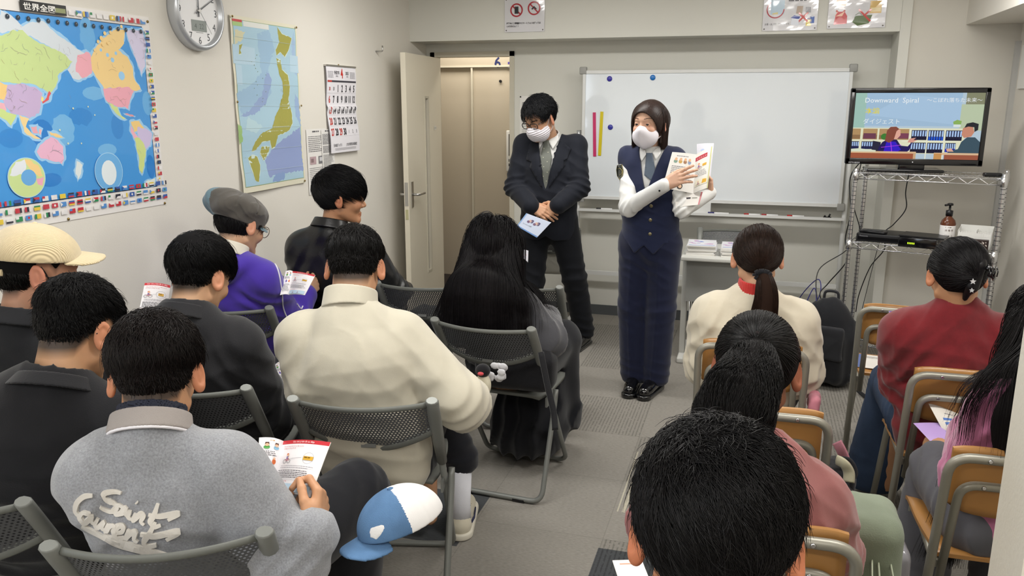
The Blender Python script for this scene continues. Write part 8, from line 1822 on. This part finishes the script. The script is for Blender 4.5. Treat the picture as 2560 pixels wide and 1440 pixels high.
def bike(S, cx, cy, k):
    for x in (-0.9, 0.9): S.ring(cx+x*k, cy, 0.62*k, 0.75*k, '#3a3c46', 18)
    S.line([(cx-0.9*k, cy), (cx-0.2*k, cy+0.8*k), (cx+0.7*k, cy+0.8*k), (cx+0.9*k, cy)], 0.13*k, '#b8485a'); S.line([(cx-0.2*k, cy+0.8*k), (cx+0.1*k, cy), (cx+0.7*k, cy+0.8*k)], 0.13*k, '#b8485a')
    S.poly([(cx-0.35*k, cy+0.9*k), (cx+0.35*k, cy+0.85*k), (cx+0.3*k, cy+1.7*k), (cx-0.2*k, cy+1.75*k)], '#6d5fa8'); S.line([(cx+0.1*k, cy+1.4*k), (cx+0.8*k, cy+1.0*k)], 0.2*k, '#e4b998'); S.poly(circ(cx+0.1*k, cy+2.15*k, 0.5*k, 12), '#e4b998'); S.poly([(cx-0.4*k, cy+2.1*k), (cx-0.3*k, cy+2.7*k), (cx+0.3*k, cy+2.75*k), (cx+0.55*k, cy+2.3*k), (cx+0.1*k, cy+2.35*k)], '#c8622e')
def cont_right(S, w, h, big=True):
    S.rect(0, 0, w, h, '#ebe8ea'); S.rect(0.0, h*0.925, w, h, '#c4323c')
    S.text('Các chú ý khi đi xe đạp', w*0.5, h*0.945, h*0.045, '#f0dede', 'CENTER', bold=0.01)
    S.text('Luôn mức bạn thoải cho xe đạp này làm', w*0.07, h*0.865, h*0.030, '#c4525a', sx=0.9); S.text('tự đăng ký chống mất cắp', w*0.07, h*0.825, h*0.030, '#c4525a', sx=0.9)
    bike(S, w*0.22, h*0.585, h*0.055); S.ring(w*0.70, h*0.655, h*0.10, h*0.104, '#8a8a90', 24); S.rect(w*0.60, h*0.62, w*0.80, h*0.69, '#d4a63c'); S.lines(w*0.62, h*0.66, w*0.78, 1, 0.01, h*0.015, '#6a5020'); S.line([(w*0.3, h*0.63), (w*0.56, h*0.66)], 0.0006, '#8a8a90')
    S.lines(w*0.1, h*0.49, w*0.92, 2, h*0.035, h*0.010, '#8f8d94', 4); S.lines(w*0.06, h*0.40, w*0.94, 5, h*0.032, h*0.012, '#4c4a50', 5); S.text('Khi va chạm hãy báo đạp', w*0.06, h*0.195, h*0.032, '#c4525a', sx=0.9); S.rect(w*0.04, h*0.02, w*0.95, h*0.165, '#bcd3e4'); bike(S, w*0.3, h*0.045, h*0.026); bike(S, w*0.6, h*0.045, h*0.026)
def cont_left(S, w, h):
    S.rect(0, 0, w, h, '#e6e3e6')
    for cx, cy, c in ((0.3, 0.86, '#4d9a48'), (0.72, 0.86, '#7fb0cc')): S.poly(circ(w*cx, h*(cy-0.045), w*0.13, 14, h*0.035), c); S.poly(circ(w*cx, h*cy, w*0.08, 12), '#e4b998'); S.poly([(w*(cx-.09), h*cy), (w*(cx-.07), h*(cy+.05)), (w*(cx+.07), h*(cy+.05)), (w*(cx+.09), h*cy), (w*cx, h*(cy+.03))], '#4c3024')
    S.text('ATM', w*0.40, h*0.935, h*0.035, '#c08a2c', bold=0.02); S.lines(w*0.08, h*0.73, w*0.9, 3, h*0.035, h*0.013, '#4c4a50', 2)
    for cx, c in ((0.35, '#6d5fa8'), (0.7, '#c8622e')): S.poly(circ(w*cx, h*0.55, w*0.10, 12, h*0.05), c); S.poly(circ(w*cx, h*0.61, w*0.06, 12), '#e4b998')
    S.lines(w*0.08, h*0.42, w*0.9, 9, h*0.035, h*0.012, '#6c6a70', 3)
def booklet(label, GB, GT, RB, RT, LB=None, LT=None, bend=0.006, cr=cont_right, cl=cont_left, name='booklet', group=None):
    root = empty(name, label=label, cat='booklet', group=group); f, w, h = bilin(GB, RB, GT, RT, bend); page(root, 'right_page', f, w, h, cr)
    if LB is not None: f, w, h = bilin(LB, GB, LT, GT, bend); page(root, 'left_page', f, w, h, cl)
    return root
D = at_depth
# held by the man in the grey jacket (nearest)
booklet('open booklet with red header held up by the man in the light grey lettered jacket', D(682, 1232, 1.82), D(709, 1103, 1.90), D(776, 1243, 1.77), D(827, 1106, 1.84), D(640, 1232, 1.80), D(648, 1094, 1.87), bend=0.010)
booklet('open booklet held by the person in the purple hoodie', D(722, 737, 3.40), D(732, 678, 3.48), D(762, 738, 3.34), D(788, 688, 3.42), D(700, 738, 3.38), D(714, 678, 3.46))
booklet('booklet with red header standing up behind the black-haired head below the world map', D(345, 790, 2.60), D(362, 708, 2.70), D(415, 800, 2.62), D(426, 714, 2.72))
booklet('booklet just left of the cream half-zip sweater, in front of the plain black jacket', D(725, 975, 2.74), D(700, 905, 2.80), D(760, 950, 2.78), D(735, 880, 2.84), D(700, 960, 2.74), D(684, 915, 2.80))
# in front of the police officer
def cont_off(S, w, h):
    S.rect(0, 0, w, h, '#e4e2dc'); S.rect(0.0, h*0.80, w*0.75, h*0.90, '#b8404c'); S.text('じてんしゃ', w*0.08, h*0.825, h*0.05, '#ecd6d8'); bike(S, w*0.25, h*0.58, h*0.05); S.rect(w*0.5, h*0.60, w*0.75, h*0.66, '#d4a63c'); S.lines(w*0.08, h*0.50, w*0.9, 4, h*0.04, h*0.012, '#8a8890', 2)
    S.rect(w*0.1, h*0.14, w*0.9, h*0.30, '#e6e0cc'); S.poly([(w*.55, h*.17), (w*.85, h*.17), (w*.85, h*.25), (w*.6, h*.27)], '#d8a83c'); bike(S, w*0.3, h*0.17, h*0.03); S.rect(w*0.96, 0, w, h, '#c9cc7c')
def cont_off_l(S, w, h):
    S.rect(0, 0, w, h, '#e2e0dc'); S.lines(w*0.2, h*0.90, w*0.7, 1, 0.01, h*0.018, '#8a8890', 3)
    for i in range(4): S.poly(circ(w*(0.2+i*0.18), h*0.76, w*0.07, 12, h*0.05), ['#7f9a8c', '#c8a25a', '#a0785c', '#8c9ab8'][i]); S.poly(circ(w*(0.2+i*0.18), h*0.82, w*0.05, 10), '#dcb08c')
    S.lines(w*0.1, h*0.62, w*0.9, 8, h*0.045, h*0.014, '#7a7880', 5); S.poly(circ(w*0.5, h*0.12, w*0.09, 12), '#2c2a2e'); S.poly(circ(w*0.5, h*0.115, w*0.06, 10), '#e0bc9c')
booklet('open illustrated booklet held up by the police officer', D(1733, 484, 4.25), D(1740, 386, 4.28), D(1769, 470, 4.22), D(1781, 366, 4.26), D(1656, 470, 4.16), D(1681, 380, 4.20), bend=0.006, cr=cont_off, cl=cont_off_l)
def cont_cover(S, w, h):
    S.rect(0, 0, w, h, '#dcdce6'); r_ = random.Random(4)
    for i in range(14): S.poly(circ(r_.uniform(.15, .85)*w, r_.uniform(.1, .9)*h, w*0.09, 10, w*0.05), r_.choice(['#9fb0dc', '#c9a8d0', '#b9c9ea', '#d8a8b8']))
booklet('second booklet with pale cover held behind the open one by the police officer', D(1745, 470, 4.31), D(1742, 360, 4.33), D(1775, 455, 4.30), D(1785, 358, 4.32), cr=cont_cover)
def cont_low(S, w, h): S.rect(0, 0, w, h, '#dad7d2'); S.rect(w*0.25, h*0.5, w*0.6, h*0.62, '#3c3a40'); S.lines(w*0.65, h*0.5, w*0.9, 1, 0.01, h*0.1, '#9a9890', 3); S.rect(w*0.94, 0, w, h, '#c07a80')
booklet('folded sheet hanging below the open booklet in the hands of the police officer', D(1690, 520, 4.24), D(1685, 484, 4.27), D(1748, 512, 4.22), D(1757, 480, 4.25), cr=cont_low)
def cont_man(S, w, h):
    S.rect(0, 0, w, h, '#cdd6ea'); S.rect(0, 0, w, h*0.07, '#6f95cc'); S.rect(0, 0, w*0.05, h, '#8fb0dc')
    for x in (0.35, 0.62): 
        for k in range(7): S.poly(circ(w*(x+0.07*math.cos(k)), h*(0.62+0.07*math.sin(k*1.3)), w*0.05, 8), ['#5c5478', '#8a6078', '#d8b8a8'][k % 3])
    S.text('ちょっとまった!犯罪', w*0.14, h*0.33, h*0.075, '#33323c', sx=0.8)
booklet('pale blue booklet hanging from the folded hands of the man in the suit', D(1292, 565, 5.00), D(1316, 533, 4.98), D(1342, 594, 4.95), D(1378, 556, 4.93), cr=cont_man)
booklet('corner of an illustrated booklet beside the long-haired head', D(1298, 642, 3.45), D(1298, 628, 3.48), D(1320, 656, 3.42), D(1321, 627, 3.46), cr=cont_cover)
# leaflets lying on seats and laps
def flat(label, cx, cy, z, w, h, rz, cr, name='leaflet'):
    root = empty(name, (cx, cy, z), math.radians(rz), label=label, cat='leaflet'); f = lambda u, v, l=0: (u-w/2, v-h/2, l+0.002); page(root, 'sheet', f, w, h, cr); return root
def cont_chart(S, w, h):
    S.rect(0, 0, w, h, '#dcd8dc')
    for i, c in enumerate(('#f0a8a0', '#f0c890', '#ecec90', '#a8dca0', '#a0c8ec', '#b8a8e0')): S.rect(w*0.12, h*(0.9-i*0.08), w*0.8, h*(0.965-i*0.08), c)
    for i in range(5): S.rect(w*(0.15+i*0.13), h*0.12, w*(0.22+i*0.13), h*(0.2+0.04*i), '#8c84cc')
    S.rect(w*0.88, h*0.1, w*0.98, h*0.9, '#2c2a30'); S.lines(w*0.12, h*0.40, w*0.8, 3, h*0.04, h*0.014, '#6c6a70', 3)
flat('leaflet with rainbow chart on the folding chair beside the long-haired woman', -0.94, 3.90, 0.436, 0.18, 0.25, -8, cont_chart)
flat('leaflet on the folding chair right of the purple hoodie', -1.53, 3.15, 0.436, 0.21, 0.29, -12, cont_cover)
flat('pink and white leaflet beside the lap of the woman with very long hair', -1.40, 3.80, 0.438, 0.2, 0.28, 20, cont_cover)
def cont_form(S, w, h): S.rect(0, 0, w, h, '#e2dfd8'); S.rect(0, 0, w*0.25, h, '#56689c'); S.lines(w*0.3, h*0.85, w*0.9, 3, h*0.05, h*0.015, '#8c8a90', 3)
def cont_face(S, w, h): S.rect(0, 0, w, h, '#dcae8c'); S.poly(rough(circ(w*.5, h*.6, w*.42, 20, h*.28), 0.006, 3), '#b8705c'); S.poly(rough(circ(w*.5, h*.25, w*.4, 16, h*.2), 0.006, 5), '#7c82a4'); S.poly(rough(circ(w*.5, h*.86, w*.35, 16, h*.12), 0.004, 6), '#b9c0d0')
flat('blue and white printed leaflet on the seat of the empty school chair beside the backpack', 0.575, 3.90, 0.434, 0.15, 0.21, -8, cont_form)
flat('orange illustrated leaflet beside the blue one on the empty school chair', 0.72, 3.88, 0.436, 0.17, 0.22, -12, cont_face)
def cont_yel(S, w, h):
    S.rect(0, 0, w, h, '#dddad2'); S.rect(0, h*0.92, w, h, '#6c50a0'); S.rect(w*0.08, h*0.76, w*0.95, h*0.90, '#d8d040'); S.lines(w*0.12, h*0.82, w*0.9, 2, h*0.04, h*0.02, '#5c5a20', 3); r_ = random.Random(8)
    for i in range(12): S.poly(circ(w*r_.uniform(.15, .9), h*r_.uniform(.1, .65), w*0.05, 8), r_.choice(['#c87838', '#5a8c5a', '#a05878', '#3c3a40']))
booklet('upright leaflet with purple and yellow header left of the red sweater', D(2238, 850, 3.15), D(2222, 778, 3.25), D(2300, 856, 3.15), D(2292, 784, 3.25), cr=cont_yel)
def cont_bars(S, w, h): S.rect(0, 0, w, h, '#e2ddd4'); S.rect(w*0.3, h*0.48, w, h*0.56, '#5c80c4'); S.rect(w*0.3, h*0.34, w, h*0.42, '#5c80c4'); S.rect(w*0.35, h*0.20, w, h*0.26, '#d8a878'); S.lines(w*0.45, h*0.7, w*0.9, 1, 0.01, h*0.03, '#8c8a90', 2)
def cont_pur(S, w, h): S.rect(0, 0, w, h, '#bb9ed8')
booklet('lilac folder lying open in the lap of the woman at the right edge', D(2362, 1142, 2.52), D(2283, 1058, 2.62), D(2425, 1090, 2.50), D(2365, 1058, 2.64), cr=cont_pur, name='folder')
booklet('white sheet with blue bars above the lilac folder at the right edge', D(2370, 1100, 2.56), D(2318, 1003, 2.68), D(2420, 1080, 2.52), D(2404, 1034, 2.66), cr=cont_bars, bend=0.012, name='handout')
# denim and white cap on the knee of the man in grey
cp = Person.__new__(Person); cp.hc = D(1005, 1325, 1.80)+V3(0, 0, -0.015); cp.Rh = rotm(math.radians(136), math.radians(12), math.radians(10)); cp.hs = 0.88; cp.body = empty('denim_cap', label='worn denim and white baseball cap with torn patches resting on a knee', cat='cap')
m_den = mat('denim_light', '#55789f', 0.9, bump=(700, 0.7), var=(7, 0.3)); m_wc = cloth('#dcdad8', 0.85, 400, 0.3)
oc = cap(cp, 'crown', m_den, m_den, tilt=0.0, opening=True, brim=0.08); oc.data.materials.append(m_wc); me = oc.data
co_ = np.empty(len(me.vertices)*3, f32); me.vertices.foreach_get('co', co_); q_ = (co_.reshape(-1, 3)-cp.hc)@cp.Rh; fv = np.empty(len(me.loops), np.int32); me.loops.foreach_get('vertex_index', fv); cen = q_[fv.reshape(-1, 4)].mean(1); me.polygons.foreach_set('material_index', (cen[:, 1] < -0.005).astype(np.int32))
cs = Sdf(); cs.u(lambda P: d_ell((0, -0.008, 0.030), (0.0955, 0.1115, 0.092))(P)-0.0035)
blobs = Sdf(); r_ = random.Random(2)
for x, z in ((0.03, 0.085), (0.05, 0.07), (-0.02, 0.10), (0.0, 0.07), (-0.06, 0.07)): blobs.u(d_ell((x, 0.055+r_.uniform(-.02, .02), z), (0.022, 0.03, 0.02)), 0.008)
blobs.disp.append(wrinkle(0.012, 3.0, 3)); cs.cut(blobs, 0.002); sdf_obj('torn_patch', xform(cs, cp.Rh, cp.hc, cp.hs), cp.hc-0.16, cp.hc+0.18, 0.003, m_wc, oc, margin=2.0)
# backpack by the wire rack
bp_ = empty('backpack', (0.47, 4.86, 0), math.radians(-14), label='black backpack standing on the floor in front of the wire rack', cat='backpack'); m_bp = cloth('#1a1b1f', 0.8, 300, 0.6); m_bp2 = cloth('#26272b', 0.75, 900, 0.8)
g = Sdf(); g.u(d_box((0, 0, 0.17), (0.165, 0.10, 0.17), 0.07)); g.ell((0, 0, 0.29), (0.155, 0.105, 0.225), k=0.05); g.u(d_box((0, -0.10, 0.18), (0.12, 0.05, 0.15), 0.05), 0.03); g.disp.append(wrinkle(0.014, 1.6, 3)); g.cut(lambda P: 0.004-P[:, 2], 0.01); sdf_obj('body', g, (-0.25, -0.25, -0.02), (0.25, 0.2, 0.56), 0.009, m_bp, bp_)
MB().tube(spline([(-0.04, 0.02, 0.495), (-0.03, 0.02, 0.54), (0.03, 0.02, 0.54), (0.04, 0.02, 0.495)], 6), 0.008, 8).build('top_handle', m_bp2, bp_)
g = Sdf(); g.u(d_box((0, -0.15, 0.28), (0.11, 0.02, 0.10), 0.02)); g.disp.append(wrinkle(0.006, 2, 4)); sdf_obj('front_pocket', g, (-0.15, -0.2, 0.1), (0.15, -0.08, 0.42), 0.007, m_bp2, bp_)
MB().tube(spline([(-0.10, -0.02, 0.47), (-0.19, -0.04, 0.40), (-0.21, -0.04, 0.25), (-0.17, -0.03, 0.08)], 8), 0.028, 8, ry=0.010, up=(0, 1, 0)).build('shoulder_strap', m_bp2, bp_)
MB().tube(spline([(0.13, -0.06, 0.10), (0.20, -0.12, 0.03), (0.28, -0.20, 0.012), (0.36, -0.22, 0.010)], 8), 0.014, 8, ry=0.003, up=(0, 0, 1)).build('strap_end', m_bp2, bp_)
o = MB().rbox((0, 0, 0), (0.30, 0.16, 0.24), 0.02).build('storage_crate', mat('crate_blue', '#1f3f86', 0.5)); o.location = (0.20, 5.0, 0.0); o.rotation_euler = (0, 0, -0.2); tag(o, 'blue plastic crate on the floor behind the black backpack', 'crate')
# tote bag and trolley behind the man in the suit
o = empty('tote_bag', (-1.30, 5.42, 0.44), 0.2, label='off-white tote bag with black handles between the legs of the man in the suit', cat='bag'); g = Sdf(); g.u(d_box((0, 0, 0.12), (0.15, 0.06, 0.13), 0.04)); g.disp.append(wrinkle(0.012, 1.3, 5)); sdf_obj('body', g, (-0.22, -0.14, -0.05), (0.22, 0.14, 0.32), 0.009, cloth('#a9a79e', 0.9), o)
for s_ in (-1, 1): MB().tube(spline([(-0.06, s_*0.05, 0.22), (-0.05, s_*0.055, 0.34), (0.05, s_*0.055, 0.34), (0.06, s_*0.05, 0.20), (0.05, s_*0.06, 0.08)], 6), 0.010, 8, ry=0.003).build('handle', m_bp, o)
folding(-1.30, 5.28, 8, 'grey folding chair with an off-white tote bag, behind the man in the suit')
# black coat on the empty chair and black bag on the long-haired woman's chair
g = Sdf(); g.u(d_box((0, 0.33, 0.50), (0.18, 0.14, 0.07), 0.06)); g.disp.append(wrinkle(0.02, 1.3, 7)); o = sdf_obj('folded_coat', g, (-0.26, 0.1, 0.40), (0.26, 0.55, 0.66), 0.009, K_BLACK2); o.location = (-1.47, 3.43, 0.0); o.rotation_euler = (0, 0, 0.05); tag(o, 'black coat bundled on the seat of the empty folding chair near the door', 'coat')
o = empty('shoulder_bag', label='black quilted bag with plush charms hanging behind the long-haired woman', cat='bag'); g = Sdf(); c = V3(-0.93, 2.915, 0.52); g.u(d_box(c+V3(0.06, 0.10, 0.03), (0.17, 0.07, 0.09), 0.06)); g.disp.append(wrinkle(0.015, 1.4, 9)); sdf_obj('body', g, c-0.28, c+0.3, 0.008, cloth('#141418', 0.8, 200, 0.8), o)
MB().tube(spline([D(1352, 880, 3.02), D(1368, 960, 3.0), D(1384, 1030, 2.98), D(1388, 1075, 2.96)], 6), 0.012, 8, ry=0.003).build('strap', K_BLACK2, o)
c = D(1208, 962, 2.78)   # generic round plush bird with red head patch
pl = empty('plush_charm', label='small plush charm with black head and pale belly hanging from the black bag', cat='plush toy'); g = Sdf(); g.ell(c, (0.028, 0.022, 0.042)); sdf_obj('belly', g, c-0.07, c+0.07, 0.004, cloth('#cfc9b4', 0.95), pl)
g = Sdf(); g.ell(c+V3(0, -0.002, 0.052), (0.026, 0.024, 0.024)); sdf_obj('head', g, c-0.06, c+0.12, 0.004, cloth('#17171a', 0.95), pl); g = Sdf(); g.ell(c+V3(0, -0.026, 0.048), (0.012, 0.008, 0.007)); sdf_obj('beak', g, c-0.06, c+0.12, 0.003, cloth('#c04a50', 0.8), pl)
c = D(1240, 930, 2.80); g = Sdf(); rr = random.Random(4)
for i in range(14): g.ell(c+V3(rr.uniform(-.03, .03), rr.uniform(-.012, .012), rr.uniform(-.035, .03)), (0.016, 0.004, 0.013), k=0.002)
o = sdf_obj('ruffle_ribbon', g, c-0.08, c+0.08, 0.0035, cloth('#c4c4c8', 0.9)); tag(o, 'pale grey ruffled ribbon charm beside the small plush on the black bag', 'ribbon')
# bags on the floor right of the centre rows
g = Sdf(); c = V3(0.34, 1.98, 0.26); g.u(d_box(c, (0.10, 0.15, 0.17), 0.06)); g.disp.append(wrinkle(0.008, 1.2, 5)); o = empty('canvas_bag', label='pale sage green bag hanging beside the pink T-shirt, next to the clear plastic bag', cat='bag')
D0 = D(2150, 1400, 1.95); g = Sdf(); R_ = rotm(0.1); g.u(d_box(D0+V3(0.0, 0.02, -0.05), (0.085, 0.10, 0.19), 0.05)); g.disp.append(wrinkle(0.007, 1.4, 5)); sdf_obj('body', g, D0-0.32, D0+0.3, 0.007, cloth('#7b8472', 0.85, 300, 0.5), o)
g = Sdf(); g.u(d_box(D(2130, 1310, 1.93), (0.045, 0.05, 0.02), 0.015)); sdf_obj('flap', g, D(2130, 1310, 1.93)-0.12, D(2130, 1310, 1.93)+0.12, 0.005, cloth('#8f9785', 0.85, 300, 0.5), o)
for dx in (0, 14, 40): MB().tube(spline([D(2168+dx, 1310, 1.90), D(2178+dx, 1370, 1.88), D(2180+dx*1.3, 1440, 1.84), D(2180+dx*1.5, 1500, 1.8)], 6), 0.004, 6, ry=0.002).build('zip_piping', cloth('#b4bca4', 0.8), o)
o = empty('black_pink_bag', label='black bag with cream padded strap hanging on the school chair, beside the pink T-shirt', cat='bag'); D1 = D(2108, 1185, 2.30); g = Sdf(); g.u(d_box(D1+V3(-0.01, 0.02, -0.10), (0.040, 0.07, 0.13), 0.035)); g.disp.append(wrinkle(0.008, 1.4, 8)); sdf_obj('body', g, D1-0.25, D1+0.22, 0.007, K_BLACK2, o)
MB().tube(spline([D(2092, 1150, 2.26), D(2110, 1160, 2.24), D(2122, 1180, 2.24), D(2122, 1205, 2.24)], 6), 0.016, 8, ry=0.006).build('padded_strap', cloth('#a9a48c', 0.8), o)
MB().tube(spline([D(2090, 1145, 2.27), D(2125, 1150, 2.25), D(2140, 1185, 2.24), D(2118, 1215, 2.24), D(2135, 1235, 2.24)], 6), 0.006, 6).build('black_strap', m_bp, o)
MB().tube(spline([D(2092, 1105, 2.32), D(2105, 1130, 2.31), D(2116, 1160, 2.31)], 6), 0.018, 8, ry=0.004).build('pink_lining', cloth('#a8707c', 0.8), o)
D2 = D(2035, 1005, 2.95); g = Sdf(); g.u(d_box(D2, (0.022, 0.05, 0.034), 0.02)); g.disp.append(wrinkle(0.008, 2, 8)); o = sdf_obj('pink_pouch', g, D2-0.12, D2+0.12, 0.005, cloth('#c07a88', 0.6)); tag(o, 'pink pouch beside the chair of the woman in the cream sweatshirt', 'pouch')
D3 = D(2215, 1400, 2.2); g = Sdf(); g.u(d_box(D3+V3(0, 0, -0.05), (0.05, 0.08, 0.12), 0.03)); g.disp.append(wrinkle(0.014, 2, 3)); o = sdf_obj('plastic_bag', g, D3-0.25, D3+0.2, 0.006, mat('clear_plastic', '#a9a7ae', 0.15, spec=0.6, alpha=0.55)); tag(o, 'translucent plastic bag on the floor beside the sage green bag', 'plastic bag')
o = flat('white sheet held low beside the nearest head at the bottom edge', float(D(1578, 1432, 1.35)[0]), float(D(1578, 1432, 1.35)[1]), float(D(1578, 1432, 1.35)[2]), 0.05, 0.07, 20, lambda S, w, h: (S.rect(0, 0, w, h, '#e6e0dc'), S.rect(w*.2, h*.8, w*.8, h*.85, '#d09a80')))
